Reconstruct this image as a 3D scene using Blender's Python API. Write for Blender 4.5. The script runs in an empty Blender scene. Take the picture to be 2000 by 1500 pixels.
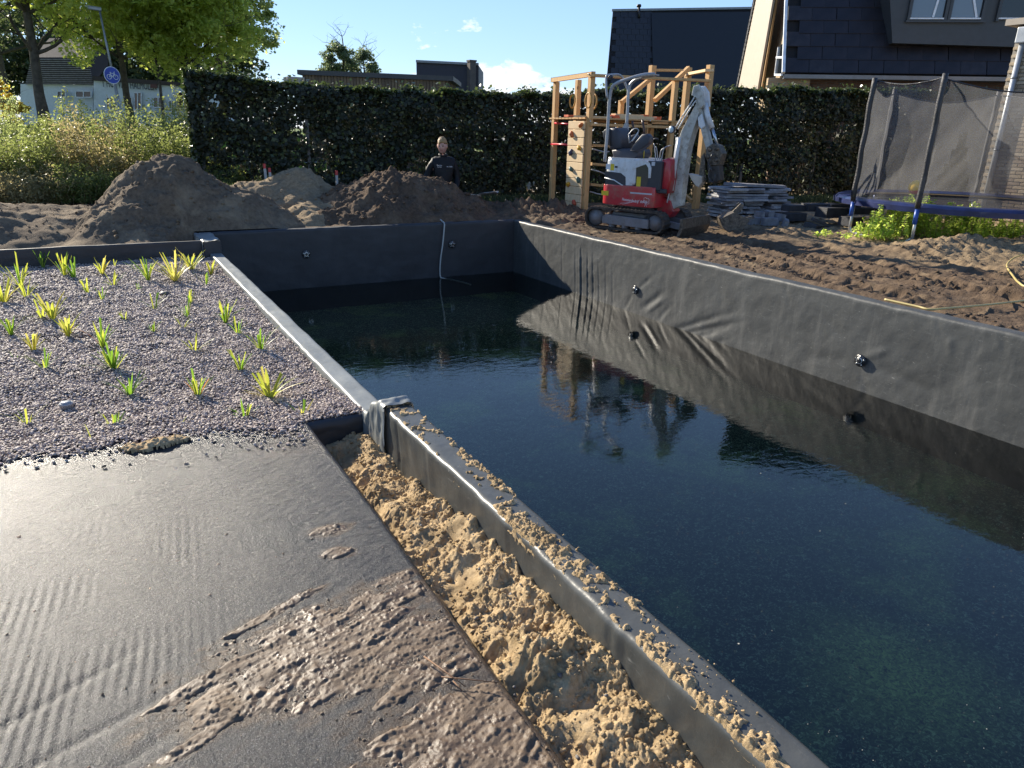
import bpy, bmesh, math, random
import numpy as np
from mathutils import Vector, Matrix
random.seed(7); RNG = np.random.default_rng(7)
SC = bpy.context.scene
COL = SC.collection
R = math.radians

# ---------------------------------------------------------------- camera
CAM_R = np.array([[0.8691492, 0.1455850, -0.4726358], [-0.4939884, 0.3010977, -0.8156689], [0.0235604, 0.9424146, 0.3336161]])
EYE = np.array([0.0, 0.0, 1.3])
FPX = 1387.0
cam_d = bpy.data.cameras.new('camera'); cam = bpy.data.objects.new('camera', cam_d); COL.objects.link(cam)
cam_d.sensor_width = 36.0; cam_d.lens = FPX / 2000 * 36.0; cam_d.clip_start = 0.05; cam_d.clip_end = 2000
m4 = Matrix([list(CAM_R[i]) + [EYE[i]] for i in range(3)] + [[0, 0, 0, 1]])
cam.matrix_world = m4
SC.camera = cam

# ---------------------------------------------------------------- light
SUN = np.array([-0.31, 1.0, 0.506]); SUN = SUN / np.linalg.norm(SUN)      # direction towards the sun
sun_d = bpy.data.lights.new('sun', 'SUN'); sun = bpy.data.objects.new('sun', sun_d); COL.objects.link(sun)
sun_d.energy = 4.4; sun_d.angle = R(0.55); sun_d.color = (1.0, 0.91, 0.76)
sun.rotation_euler = Vector(SUN).to_track_quat('Z', 'Y').to_euler()
sun.location = (-6, 20, 14)
W = bpy.data.worlds.new('World'); SC.world = W; W.use_nodes = True
nt = W.node_tree; nt.nodes.clear()
def wn(t, **k):
    n = nt.nodes.new(t)
    for a, b in k.items(): setattr(n, a, b)
    return n
sky = wn('ShaderNodeTexSky'); sky.sky_type = 'NISHITA'; sky.sun_disc = False
sky.sun_elevation = math.asin(SUN[2]); sky.sun_rotation = math.atan2(SUN[0], SUN[1])
sky.air_density = 1.0; sky.dust_density = 0.0; sky.ozone_density = 1.6
bg = wn('ShaderNodeBackground'); bg.inputs[1].default_value = 0.098
# cumulus low over the horizon, all the way round: noise in (azimuth, elevation)
geo = wn('ShaderNodeNewGeometry'); sep = wn('ShaderNodeSeparateXYZ')
neg = wn('ShaderNodeVectorMath', operation='SCALE'); neg.inputs['Scale'].default_value = -1.0
nt.links.new(geo.outputs['Incoming'], neg.inputs[0]); nt.links.new(neg.outputs[0], sep.inputs[0])
def wm(op, a, b=None, c=None):
    n = wn('ShaderNodeMath', operation=op)
    for i, v in enumerate((a, b, c)):
        if v is None: continue
        if isinstance(v, (int, float)): n.inputs[i].default_value = v
        else: nt.links.new(v, n.inputs[i])
    return n.outputs[0]
mp = wn('ShaderNodeMapping'); mp.inputs['Scale'].default_value = (1, 1, 2.2)
nt.links.new(neg.outputs[0], mp.inputs[0])
n1 = wn('ShaderNodeTexNoise'); n1.inputs['Scale'].default_value = 3.1; n1.inputs['Detail'].default_value = 1.5
n2 = wn('ShaderNodeTexNoise'); n2.inputs['Scale'].default_value = 13.0; n2.inputs['Detail'].default_value = 8.0; n2.inputs['Roughness'].default_value = 0.58
nt.links.new(neg.outputs[0], n1.inputs[0]); nt.links.new(mp.outputs[0], n2.inputs[0])
mp.inputs['Location'].default_value = (0.35, 0.1, 0.0)
hgt = wm('MULTIPLY', wm('SUBTRACT', n1.outputs[0], 0.30), 0.25)              # how high the bank stands in this direction
dens = wm('SUBTRACT', wm('ADD', hgt, wm('MULTIPLY', wm('SUBTRACT', n2.outputs[0], 0.5), 0.26)), sep.outputs[2])
ramp = wn('ShaderNodeMapRange'); ramp.inputs[1].default_value = 0.0; ramp.inputs[2].default_value = 0.022; nt.links.new(dens, ramp.inputs[0])
ccol = wn('ShaderNodeMixRGB'); ccol.inputs[1].default_value = (3.6, 4.1, 4.9, 1); ccol.inputs[2].default_value = (6.2, 6.1, 5.9, 1)
ed = wn('ShaderNodeMapRange'); ed.inputs[1].default_value = 0.10; ed.inputs[2].default_value = 0.0; nt.links.new(dens, ed.inputs[0]); nt.links.new(ed.outputs[0], ccol.inputs[0])
mixc = wn('ShaderNodeMixRGB'); nt.links.new(wm('MULTIPLY', ramp.outputs[0], 0.9), mixc.inputs[0])
grad = wn('ShaderNodeMapRange'); grad.inputs[1].default_value = 0.0; grad.inputs[2].default_value = 0.80; nt.links.new(sep.outputs[2], grad.inputs[0])
blue = wn('ShaderNodeMixRGB'); blue.inputs[1].default_value = (1.5, 2.65, 4.8, 1); blue.inputs[2].default_value = (.20, .58, 1.9, 1); nt.links.new(wm('POWER', grad.outputs[0], 1.7), blue.inputs[0])
skm = wn('ShaderNodeMixRGB'); skm.inputs[0].default_value = 0.70; nt.links.new(sky.outputs[0], skm.inputs[1]); nt.links.new(blue.outputs[0], skm.inputs[2])
nt.links.new(skm.outputs[0], mixc.inputs[1]); nt.links.new(ccol.outputs[0], mixc.inputs[2])
nt.links.new(mixc.outputs[0], bg.inputs[0])
wo = wn('ShaderNodeOutputWorld'); nt.links.new(bg.outputs[0], wo.inputs[0])
VS = SC.view_settings; VS.view_transform = 'Standard'; VS.look = 'None'; VS.exposure = 1.22; VS.gamma = 1.0; VS.use_curve_mapping = False
SC.render.film_transparent = False
SC.cycles.max_bounces = 8; SC.cycles.transparent_max_bounces = 16; SC.cycles.sample_clamp_indirect = 6
SC.cycles.use_denoising = True

# ---------------------------------------------------------------- pixel -> place helpers (pixel of the 2000x1500 photograph)
def ray(p):
    v = CAM_R @ np.array([p[0] - 1000.0, 750.0 - p[1], -FPX]); return v / np.linalg.norm(v)
def onz(p, z=0.0): v = ray(p); return EYE + v * ((z - EYE[2]) / v[2])
def onx(p, x): v = ray(p); return EYE + v * (x / v[0])
def ony(p, y): v = ray(p); return EYE + v * (y / v[1])
def onplane(p, P, n): v = ray(p); n = np.array(n); return EYE + v * (np.dot(np.array(P) - EYE, n) / np.dot(v, n))
def atd(p, d): v = CAM_R @ np.array([p[0] - 1000.0, 750.0 - p[1], -FPX]) / FPX; return EYE + v * d
def proj(P):
    v = CAM_R.T @ (np.array(P, float) - EYE); return (1000 + FPX * v[0] / -v[2], 750 - FPX * v[1] / -v[2])
FW = -CAM_R[:, 2]

# ---------------------------------------------------------------- noise
def _h(ix, iy, s):
    n = (ix.astype(np.int64) * 374761393 + iy.astype(np.int64) * 668265263 + s * 1274126177) & 0xFFFFFFFF
    n = ((n ^ (n >> 13)) * 1274126177) & 0xFFFFFFFF
    return ((n ^ (n >> 16)) & 0xFFFFFF) / float(0xFFFFFF)
def pn(x, y, s=0):
    x = np.asarray(x, float); y = np.asarray(y, float)
    ix = np.floor(x); iy = np.floor(y); fx = x - ix; fy = y - iy
    u = fx * fx * fx * (fx * (fx * 6 - 15) + 10); v = fy * fy * fy * (fy * (fy * 6 - 15) + 10)
    def g(dx, dy):
        a = _h(ix + dx, iy + dy, s) * 6.2831853
        return np.cos(a) * (fx - dx) + np.sin(a) * (fy - dy)
    return ((g(0, 0) * (1 - u) + g(1, 0) * u) * (1 - v) + (g(0, 1) * (1 - u) + g(1, 1) * u) * v) * 1.5
def fbm(x, y, o=4, s=0, gain=0.5):
    r = 0; a = 1.0; f = 1.0
    for i in range(o): r = r + a * pn(x * f + 17.3 * i, y * f - 9.1 * i, s + i); a *= gain; f *= 2.03
    return r
def ridged(x, y, o=3, s=0):
    r = 0; a = 1.0; f = 1.0
    for i in range(o): r = r + a * (1 - 2 * np.abs(pn(x * f + 7.7 * i, y * f, s + i))); a *= .5; f *= 2.1
    return r
def worley(x, y, s=0):
    ix = np.floor(x); iy = np.floor(y); d = np.full(np.shape(x), 9.0); c = np.zeros(np.shape(x))
    for dx in (-1, 0, 1):
        for dy in (-1, 0, 1):
            px = ix + dx + _h(ix + dx, iy + dy, s); py = iy + dy + _h(ix + dx, iy + dy, s + 91)
            q = np.hypot(px - x, py - y); m = q < d; c = np.where(m, _h(ix + dx, iy + dy, s + 5), c); d = np.where(m, q, d)
    return d, c
def clods(x, y, size, s=0, dens=0.5):
    """half-buried lumps: height 0..1 round random cell points"""
    d, c = worley(x / size, y / size, s)
    r = 0.30 + 0.30 * c
    return np.where(c > 1 - dens, np.sqrt(np.clip(1 - (d / r) ** 2, 0, 1)) * r * 2, 0)
def sstep(a, b, x): t = np.clip((x - a) / (b - a), 0, 1); return t * t * (3 - 2 * t)

# ---------------------------------------------------------------- tagging
def tag(o, label=None, cat=None, group=None, kind=None):
    if label: o['label'] = label
    if cat: o['category'] = cat
    if group: o['group'] = group
    if kind: o['kind'] = kind
    return o
def thing(name, label, cat, loc=(0, 0, 0), rotz=0.0, group=None):
    o = bpy.data.objects.new(name, None); COL.objects.link(o)
    o.location = tuple(float(v) for v in loc); o.rotation_euler = (0, 0, rotz); o.empty_display_size = 0.1
    return tag(o, label, cat, group)
def wmat(o):
    m = Matrix.LocRotScale(o.location, o.rotation_euler, o.scale)
    return wmat(o.parent) @ m if o.parent else m
def link(name, mesh, mat=None, parent=None):
    o = bpy.data.objects.new(name, mesh); COL.objects.link(o)
    if mat and not mesh.materials: mesh.materials.append(mat)
    if parent: o.parent = parent
    return o
def npmesh(name, V, F, smooth=True, rnd=None, n=4):
    V = np.ascontiguousarray(V, np.float32); F = np.ascontiguousarray(F, np.int32)
    me = bpy.data.meshes.new(name); me.vertices.add(len(V)); me.vertices.foreach_set('co', V.ravel())
    me.loops.add(F.size); me.loops.foreach_set('vertex_index', F.ravel())
    me.polygons.add(len(F)); me.polygons.foreach_set('loop_start', np.arange(0, F.size, n, dtype=np.int32))
    me.polygons.foreach_set('loop_total', np.full(len(F), n, np.int32))
    me.update(calc_edges=True); me.validate()
    if smooth: me.polygons.foreach_set('use_smooth', np.ones(len(me.polygons), bool))
    if rnd is not None:
        at = me.attributes.new('rnd', 'FLOAT', 'FACE'); at.data.foreach_set('value', np.ascontiguousarray(rnd, np.float32))
    return me
def gridmesh(name, X, Y, Z, keep=None, smooth=True):
    a, b = X.shape; V = np.stack([X, Y, Z], -1).reshape(-1, 3)
    I = np.arange(a * b).reshape(a, b)
    F = np.stack([I[:-1, :-1], I[1:, :-1], I[1:, 1:], I[:-1, 1:]], -1)
    if keep is not None: F = F[keep]
    F = F.reshape(-1, 4)
    if keep is not None:
        used = np.unique(F); mp_ = np.zeros(len(V), np.int64); mp_[used] = np.arange(len(used)); V = V[used]; F = mp_[F]
    return npmesh(name, V, F, smooth)

class MB:
    """collects shapes; build() links them as ONE mesh object"""
    def __init__(s): s.b = bmesh.new()
    def _x(s, vs, M):
        for v in vs: v.co = M @ v.co
    def box(s, c, d, rot=None, bev=0.0, M=None):
        r = bmesh.ops.create_cube(s.b, size=1.0); vs = r['verts']
        T = Matrix.Translation(Vector(c)) @ (rot.to_4x4() if rot else Matrix.Identity(4)) @ Matrix.Diagonal((d[0], d[1], d[2], 1))
        s._x(vs, T)
        if bev > 0:
            es = list({e for v in vs for e in v.link_edges}); bmesh.ops.bevel(s.b, geom=es, offset=bev, segments=2 if bev > .01 else 1, affect='EDGES', profile=0.5)
        return s
    def beam(s, p0, p1, w, h, up=(0, 0, 1), bev=0.0, ext=0.0):
        p0 = Vector(p0); p1 = Vector(p1); d = p1 - p0; L = d.length; d.normalize()
        u = Vector(up); sd = d.cross(u)
        if sd.length < 1e-4: sd = d.cross(Vector((1, 0, 0)))
        sd.normalize(); u = sd.cross(d)
        rot = Matrix((d, sd, u)).transposed()
        return s.box((p0 + p1) / 2, (L + 2 * ext, w, h), rot, bev)
    def tube(s, pts, r, n=8, cap=True):
        pts = [Vector(p) for p in pts]; rs = r if isinstance(r, (list, tuple)) else [r] * len(pts); rings = []
        prev = None
        for i, p in enumerate(pts):
            t = (pts[min(i + 1, len(pts) - 1)] - pts[max(i - 1, 0)]).normalized()
            if prev is None: a = t.orthogonal().normalized()
            else:
                a = prev - t * prev.dot(t)
                a = a.normalized() if a.length > 1e-5 else t.orthogonal().normalized()
            prev = a; b = t.cross(a)
            rings.append([s.b.verts.new(p + (a * math.cos(k * 2 * math.pi / n) + b * math.sin(k * 2 * math.pi / n)) * rs[i]) for k in range(n)])
        for A, B in zip(rings[:-1], rings[1:]):
            for k in range(n): s.b.faces.new((A[k], A[(k + 1) % n], B[(k + 1) % n], B[k])).smooth = True
        if cap: s.b.faces.new(rings[0][::-1]); s.b.faces.new(rings[-1])
        return s
    def cyl(s, p0, p1, r, n=16, r2=None): return s.tube([p0, p1], [r, r if r2 is None else r2], n)
    def prism(s, outline, y0, y1, M=None, bev=0.0):
        """outline in (x,z), extruded along y"""
        a = [s.b.verts.new((p[0], y0, p[1])) for p in outline]; b = [s.b.verts.new((p[0], y1, p[1])) for p in outline]; n = len(a)
        fs = [s.b.faces.new(a), s.b.faces.new(b[::-1])]
        for k in range(n): fs.append(s.b.faces.new((a[k], b[k], b[(k + 1) % n], a[(k + 1) % n])))
        if M: s._x(a + b, M)
        if bev > 0:
            es = list({e for f in fs[:2] for e in f.edges}); bmesh.ops.bevel(s.b, geom=es, offset=bev, segments=2, affect='EDGES', profile=0.5)
        return s
    def poly(s, pts): s.b.faces.new([s.b.verts.new(tuple(p)) for p in pts]); return s
    def lathe(s, prof, c, axis=(0, 0, 1), n=24):
        """prof: (radius, height) along axis"""
        q = Vector(axis).to_track_quat('Z', 'Y'); c = Vector(c); rings = []
        for r, h in prof:
            rings.append([s.b.verts.new(c + q @ Vector((r * math.cos(k * 2 * math.pi / n), r * math.sin(k * 2 * math.pi / n), h))) for k in range(n)])
        for A, B in zip(rings[:-1], rings[1:]):
            for k in range(n): s.b.faces.new((A[k], A[(k + 1) % n], B[(k + 1) % n], B[k])).smooth = True
        s.b.faces.new(rings[0][::-1]); s.b.faces.new(rings[-1])
        return s
    def build(s, name, mat, parent=None, world=False, smooth=False, sub=0):
        bmesh.ops.recalc_face_normals(s.b, faces=s.b.faces)
        if world and parent: bmesh.ops.transform(s.b, matrix=wmat(parent).inverted(), verts=s.b.verts)
        me = bpy.data.meshes.new(name); s.b.to_mesh(me); s.b.free()
        if smooth:
            me.polygons.foreach_set('use_smooth', np.ones(len(me.polygons), bool))
        o = link(name, me, mat, parent)
        return o
    def thing(s, name, mat, label, cat, group=None, base=None, smooth=False):
        """one-mesh thing whose origin stands at its base"""
        vs = np.array([v.co[:] for v in s.b.verts]); 
        if base is None: base = (vs[:, 0].mean(), vs[:, 1].mean(), vs[:, 2].min())
        base = tuple(float(t) for t in base)
        bmesh.ops.translate(s.b, vec=-Vector(base), verts=s.b.verts)
        o = s.build(name, mat, None, False, smooth); o.location = base
        return tag(o, label, cat, group)

# ---------------------------------------------------------------- materials
class Mat:
    def __init__(s, name):
        s.m = bpy.data.materials.new(name); s.m.use_nodes = True; s.t = s.m.node_tree; s.t.nodes.clear()
        s.out = s.n('ShaderNodeOutputMaterial'); s._c = None
    def n(s, t, **k):
        x = s.t.nodes.new(t)
        for a, b in k.items(): setattr(x, a, b)
        return x
    def l(s, a, b): s.t.links.new(a, b)
    def co(s):
        if s._c is None: s._c = s.n('ShaderNodeTexCoord').outputs['Object']
        return s._c
    def map(s, scale, rot=(0, 0, 0)):
        m = s.n('ShaderNodeMapping'); m.inputs['Scale'].default_value = scale; m.inputs['Rotation'].default_value = rot; s.l(s.co(), m.inputs[0]); return m.outputs[0]
    def noise(s, scale, detail=4, rough=.5, vec=None, dist=0):
        x = s.n('ShaderNodeTexNoise'); x.inputs['Scale'].default_value = scale; x.inputs['Detail'].default_value = detail
        x.inputs['Roughness'].default_value = rough; x.inputs['Distortion'].default_value = dist; s.l(vec or s.co(), x.inputs[0]); return x.outputs[0]
    def vor(s, scale, feat='F1', vec=None, out=0):
        x = s.n('ShaderNodeTexVoronoi', feature=feat); x.inputs['Scale'].default_value = scale; s.l(vec or s.co(), x.inputs[0]); return x.outputs[out]
    def mr(s, v, a, b, c=0.0, d=1.0):
        x = s.n('ShaderNodeMapRange'); s.l(v, x.inputs[0])
        for i, q in enumerate((a, b, c, d)): x.inputs[i + 1].default_value = q
        return x.outputs[0]
    def math(s, op, a, b=None):
        x = s.n('ShaderNodeMath', operation=op)
        for i, v in enumerate((a, b)):
            if v is None: continue
            if isinstance(v, (int, float)): x.inputs[i].default_value = v
            else: s.l(v, x.inputs[i])
        return x.outputs[0]
    def mix(s, f, a, b):
        x = s.n('ShaderNodeMixRGB')
        for i, v in enumerate((f, a, b)):
            if isinstance(v, (int, float)): x.inputs[i].default_value = v
            elif isinstance(v, tuple): x.inputs[i].default_value = (*v, 1) if len(v) == 3 else v
            else: s.l(v, x.inputs[i])
        return x.outputs[0]
    def attr(s, name): x = s.n('ShaderNodeAttribute'); x.attribute_name = name; return x.outputs['Fac']
    def rand(s): return s.n('ShaderNodeObjectInfo').outputs['Random']
    def bump(s, h, strength=.5, dist=.01, prev=None):
        x = s.n('ShaderNodeBump'); x.inputs['Strength'].default_value = strength; x.inputs['Distance'].default_value = dist; s.l(h, x.inputs['Height'])
        if prev: s.l(prev, x.inputs['Normal'])
        return x.outputs[0]
    def bsdf(s, color, rough=.6, bump=None, metal=0.0, spec=.5, coat=0.0, sheen=0.0, out=True):
        x = s.n('ShaderNodeBsdfPrincipled')
        def put(k, v):
            if isinstance(v, (int, float)): x.inputs[k].default_value = v
            elif isinstance(v, tuple): x.inputs[k].default_value = (*v, 1) if len(v) == 3 else v
            else: s.l(v, x.inputs[k])
        put('Base Color', color); put('Roughness', rough); put('Metallic', metal); put('Specular IOR Level', spec)
        if coat: put('Coat Weight', coat)
        if sheen: put('Sheen Weight', sheen)
        if bump: s.l(bump, x.inputs['Normal'])
        if out: s.l(x.outputs[0], s.out.inputs[0])
        return x.outputs[0]
def simple(name, c, rough=.6, metal=0.0, var=.12, scale=6.0, bump=0.0, bs=60.0, spec=.5, dirt=None, coat=0.0):
    m = Mat(name); nz = m.noise(scale, 5, .6)
    d = tuple(v * (1 - var * 1.6) for v in c); e = tuple(min(1, v * (1 + var)) for v in c)
    col = m.mix(m.mr(nz, .3, .7), d, e)
    if dirt: col = m.mix(m.math('MULTIPLY', m.mr(m.noise(scale * 2.3, 6, .65), .48, .72), dirt[1]), col, dirt[0])
    bp = m.bump(m.noise(bs, 4, .6), bump, .01) if bump else None
    m.bsdf(col, m.math('ADD', m.math('MULTIPLY', nz, .15), rough - .07), bp, metal, spec, coat)
    return m.m
def leafmat(name, c1, c2, c3=None, rough=.45, trans=.45, spec=.35, tcol=None):
    m = Mat(name); r = m.attr('rnd'); col = m.mix(r, c1, c2)
    if c3: col = m.mix(m.mr(r, .86, .9), col, c3)
    b = m.bsdf(col, rough, None, 0, spec, out=False)
    t = m.n('ShaderNodeBsdfTranslucent'); tc = m.mix(0.55, col, tcol or tuple(min(1, v * 2.2) for v in c2)); m.l(tc, t.inputs[0])
    mx = m.n('ShaderNodeMixShader'); mx.inputs[0].default_value = trans; m.l(b, mx.inputs[1]); m.l(t.outputs[0], mx.inputs[2]); m.l(mx.outputs[0], m.out.inputs[0])
    return m.m
def leaves(P, size, seed=0, up=0.35, aspect=.62, nrm=None, nb=0.0, droop=0.0):
    """one folded rhombus per point: V, F, rnd"""
    r = np.random.default_rng(seed); n = len(P)
    N = r.normal(size=(n, 3)); N[:, 2] = np.abs(N[:, 2]) * (1 + up * 2)
    if nrm is not None: N = N * (1 - nb) + np.asarray(nrm) * nb * 2.2
    N /= np.linalg.norm(N, axis=1)[:, None]
    A = r.normal(size=(n, 3)); A[:, 2] -= droop; A -= N * (A * N).sum(1)[:, None]; A /= np.linalg.norm(A, axis=1)[:, None]; B = np.cross(N, A)
    sz = (size * r.uniform(.6, 1.25, n))[:, None]
    v0 = P - A * sz * .5; v1 = P + B * sz * .5 * aspect + N * sz * .10; v2 = P + A * sz * .5; v3 = P - B * sz * .5 * aspect + N * sz * .10
    V = np.stack([v0, v1, v2, v3], 1).reshape(-1, 3)
    i = np.arange(n) * 4; F = np.stack([i, i + 1, i + 2, i + 3], 1)
    return V, F, r.uniform(0, 1, n)
# ================================================================ MATERIALS FOR THE GROUND AND THE POOL
def mat_soil():
    m = Mat('soil'); n = m.noise(1.1, 6, .6); n2 = m.noise(9, 6, .65); n3 = m.noise(55, 5, .7)
    sep = m.n('ShaderNodeSeparateXYZ'); m.l(m.co(), sep.inputs[0])
    sx = m.mr(m.math('ADD', sep.outputs[0], m.math('MULTIPLY', n, 3.5)), 9.6, 12.2)            # yellower sand towards the trampoline
    dark = m.mix(m.mr(n2, .3, .75), (.070, .046, .030), (.17, .118, .075))
    sand = m.mix(n3, (.26, .19, .11), (.40, .30, .18))
    f = m.math('MAXIMUM', m.math('MULTIPLY', sx, m.mr(n2, .25, .5)), m.math('MULTIPLY', m.mr(m.noise(2.3, 5, .6, dist=.6), .56, .70), .55))
    col = m.mix(f, dark, sand)
    b = m.bump(m.noise(120, 5, .75), .8, .006, m.bump(m.noise(32, 5, .65), .8, .02))
    m.bsdf(col, .93, b, spec=.2); return m.m
def mat_pile(name, c1, c2, c3, k=.5):
    m = Mat(name); n = m.noise(2.0, 5, .6, dist=.8); n2 = m.noise(22, 6, .7)
    col = m.mix(m.mr(n2, .3, .75), c1, c2); col = m.mix(m.math('MULTIPLY', m.mr(n, .5, .68), k), col, c3)
    b = m.bump(m.noise(150, 4, .7), .7, .005, m.bump(m.noise(38, 6, .7), .9, .02))
    m.bsdf(col, .95, b, spec=.15); return m.m
def mat_sand():
    m = Mat('sand'); n = m.noise(7, 5, .6); n2 = m.noise(60, 6, .7)
    col = m.mix(m.mr(n2, .3, .75), (.40, .275, .140), (.72, .54, .32)); col = m.mix(m.mr(n, .50, .72), col, (.40, .29, .155))
    col = m.mix(m.mr(m.noise(26, 5, .6), .66, .74), col, (.12, .082, .045)); col = m.mix(m.math('MULTIPLY', m.mr(m.noise(5.5, 4, .6), .50, .64), .55), col, (.20, .135, .068))
    b = m.bump(m.noise(900, 3, .8), .7, .0025, m.bump(m.noise(210, 5, .7), .9, .007)); m.bsdf(col, .94, b, spec=.15); return m.m
def mat_grass():
    m = Mat('grass_ground'); n = m.noise(.7, 5, .6); n2 = m.noise(14, 5, .7)
    col = m.mix(m.mr(n2, .3, .7), (.060, .105, .018), (.15, .22, .040)); col = m.mix(m.mr(n, .5, .65), col, (.17, .18, .055))
    m.bsdf(col, .8, m.bump(n2, 1, .06), spec=.2); return m.m
def mat_liner(name, base, rough, scuff=.35, fine=140):
    m = Mat(name); n = m.noise(3.0, 6, .6); st = m.noise(5, 6, .7, m.map((1, .8, 7), (0.5, 0, 0)), 1.2)
    sc = m.mr(m.noise(42, 4, .75, m.map((1, .25, 1.3), (.7, .2, 0)), 2.0), .60, .74)
    col = m.mix(m.mr(n, .3, .7), tuple(v * .8 for v in base), tuple(v * 1.25 for v in base))
    col = m.mix(m.math('MULTIPLY', sc, m.math('MULTIPLY', m.mr(st, .42, .6), scuff)), col, (.30, .30, .28))
    rg = m.math('ADD', rough - .08, m.math('MULTIPLY', st, .18))
    stn = m.mr(m.noise(3.5, 6, .7, m.map((1.6, 1.6, .22))), .52, .70); col = m.mix(m.math('MULTIPLY', stn, scuff * .45), col, (.17, .165, .15)); b = m.bump(m.noise(fine, 3, .6), .12, .004, m.bump(m.noise(9, 3, .5), .25, .02))
    m.bsdf(col, rg, b, spec=.5); return m.m
def mat_sheet():
    m = Mat('wet_liner_sheet'); n = m.noise(2.2, 5, .6); f = m.noise(300, 3, .75); g = m.noise(120, 4, .7); gr = m.mr(m.noise(230, 2, .5), .60, .66)
    wet = m.mr(m.noise(1.4, 4, .6, dist=.4), .38, .62)
    col = m.mix(m.mr(n, .3, .7), (.014, .015, .018), (.030, .031, .034))
    silt = m.mr(m.noise(16, 6, .72, m.map((1.0, 2.2, 1), (0, 0, .35)), .6), .60, .76)
    col = m.mix(m.math('MULTIPLY', silt, .40), col, (.16, .12, .08))
    col = m.mix(m.math('MULTIPLY', gr, .5), col, (.165, .17, .175)); si = m.math('MULTIPLY', m.attr('silt'), m.mr(m.noise(38, 6, .75), .30, .62)); col = m.mix(si, col, (.105, .072, .045)); b = m.bump(f, .6, .0025, m.bump(g, .85, .004, m.bump(m.noise(40, 3, .5), .25, .008)))
    m.bsdf(col, m.math('ADD', .19, m.math('MULTIPLY', n, .14)), b, spec=.22); return m.m
def mat_mud():
    m = Mat('wet_mud'); n = m.noise(9, 5, .6); n2 = m.noise(45, 5, .7)
    col = m.mix(m.mr(n, .35, .65), (.066, .043, .026), (.155, .105, .064)); col = m.mix(m.mr(m.noise(4, 4, .6), .56, .7), col, (.20, .135, .07))
    wt = m.mr(m.noise(7, 5, .65, dist=.8), .40, .60, .62, .20); b = m.bump(n2, .4, .006, m.bump(m.noise(210, 4, .7), .55, .003)); m.bsdf(m.mix(m.mr(m.noise(90, 4, .7), .3, .75), col, (.15, .100, .060)), m.math('ADD', wt, m.math('MULTIPLY', n2, .12)), b, spec=.45); return m.m
M_SOIL = mat_soil(); M_SAND = mat_sand(); M_GRASS = mat_grass(); M_MUD = mat_mud(); M_SHEET = mat_sheet()
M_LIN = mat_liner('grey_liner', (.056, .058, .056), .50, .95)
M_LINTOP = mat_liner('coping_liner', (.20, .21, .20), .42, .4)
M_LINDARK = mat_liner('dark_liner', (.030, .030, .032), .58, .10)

# ================================================================ GROUND
def H(x, y):
    h = -0.035 + .035 * fbm(x * .9, y * .9, 3, 3) * sstep(5.9, 6.6, x) 
    right = sstep(5.8, 6.1, x)
    rough = right + sstep(9.9, 10.3, y) * (1 - right)
    h = h + rough * (.020 * fbm(x * 3.1, y * 3.1, 4, 11) + .018 * np.abs(fbm(x * 7 + y * 2, y * 11, 4, 23)))
    h = h + right * (.026 * clods(x, y, .13, 5, .22) * sstep(.05, .3, fbm(x * .8, y * .8, 2, 31)) + .013 * clods(x + .03, y, .075, 8, .4) * sstep(-.2, .2, fbm(x * 1.3, y * 1.3, 2, 33)))
    # tread prints of the digger
    for (ax, ay, bx, by, w) in ((6.75, 7.9, 6.15, 3.2, .13), (7.45, 7.6, 7.0, 2.6, .13), (8.4, 6.6, 6.6, 2.2, .12), (9.2, 6.2, 7.9, 2.2, .12)):
        d = np.array([bx - ax, by - ay]); L = np.hypot(*d); d /= L
        t = (x - ax) * d[0] + (y - ay) * d[1] + .10 * np.sin((x + y) * 1.3); q = (x - ax) * -d[1] + (y - ay) * d[0] + .08 * np.sin(y * 1.7)
        k = sstep(w + .06, w, np.abs(q)) * sstep(0, .4, t) * sstep(L, L - .6, t)
        h = h - k * (.026 + .014 * np.sign(np.sin(t * 52)) ) + .03 * np.exp(-((np.abs(q) - w - .07) / .05) ** 2) * sstep(0, .4, t) * sstep(L, L - .6, t)
    # soil heaped against the far right corner of the pool
    for (cx, cy, rx, ry, a) in ((6.25, 10.6, .55, .5, .17), (7.0, 10.55, .5, .35, .13), (7.0, 9.7, .6, .5, .06), (6.15, 9.5, .3, .6, .05), (9.6, 5.35, .9, .35, .12), (11.2, 5.1, 1.0, .4, .10), (8.9, 7.4, .8, .4, .07)):
        g = np.exp(-(((x - cx) / rx) ** 2 + ((y - cy) / ry) ** 2))
        h = h + a * g * (1 + .45 * fbm(x * 4, y * 4, 3, 41) + .22 * ridged(x * 7, y * 7, 3, 42) + (.5 if cy > 9 else .08) * clods(x, y, .11, 12, .5))
    # low sandy lip where the tube of the trampoline lies, and the trench the man stands in
    g = np.exp(-(((x - 5.6) / .95) ** 2 + ((y - 11.75) / .42) ** 2) ** 2); h = h - .60 * g
    far = sstep(13.0, 40.0, y + np.clip(-x, 0, 20) * .3)
    h = h + 1.0 * far + .05 * fbm(x * .25, y * .25, 3, 51) * sstep(12, 20, y)
    h = h - .10 * sstep(6.1, 5.83, x) * sstep(10.4, 9.9, y) * 0
    return h
PX0, PX1, PY1 = 1.23, 5.70, 9.89
xs = np.concatenate([np.arange(-7, -3.2, .15), np.arange(-3.2, 5.83, .07), [5.83], np.arange(5.85, 10.6, .024), np.arange(10.6, 19, .07)])
ys = np.concatenate([np.arange(-4, .6, .15), np.arange(.6, 10.0, .028), [10.0], np.arange(10.03, 17, .05)])
X, Y = np.meshgrid(xs, ys, indexing='ij'); Z = H(X, Y)
xc = (X[:-1, :-1] + X[1:, 1:]) / 2; yc = (Y[:-1, :-1] + Y[1:, 1:]) / 2
hole = (xc > -3.2) & (xc < 5.83) & (yc < 10.0)
Z = np.where((X < 5.9) & (Y < 10.05), np.minimum(Z, -.03), Z)
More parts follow.
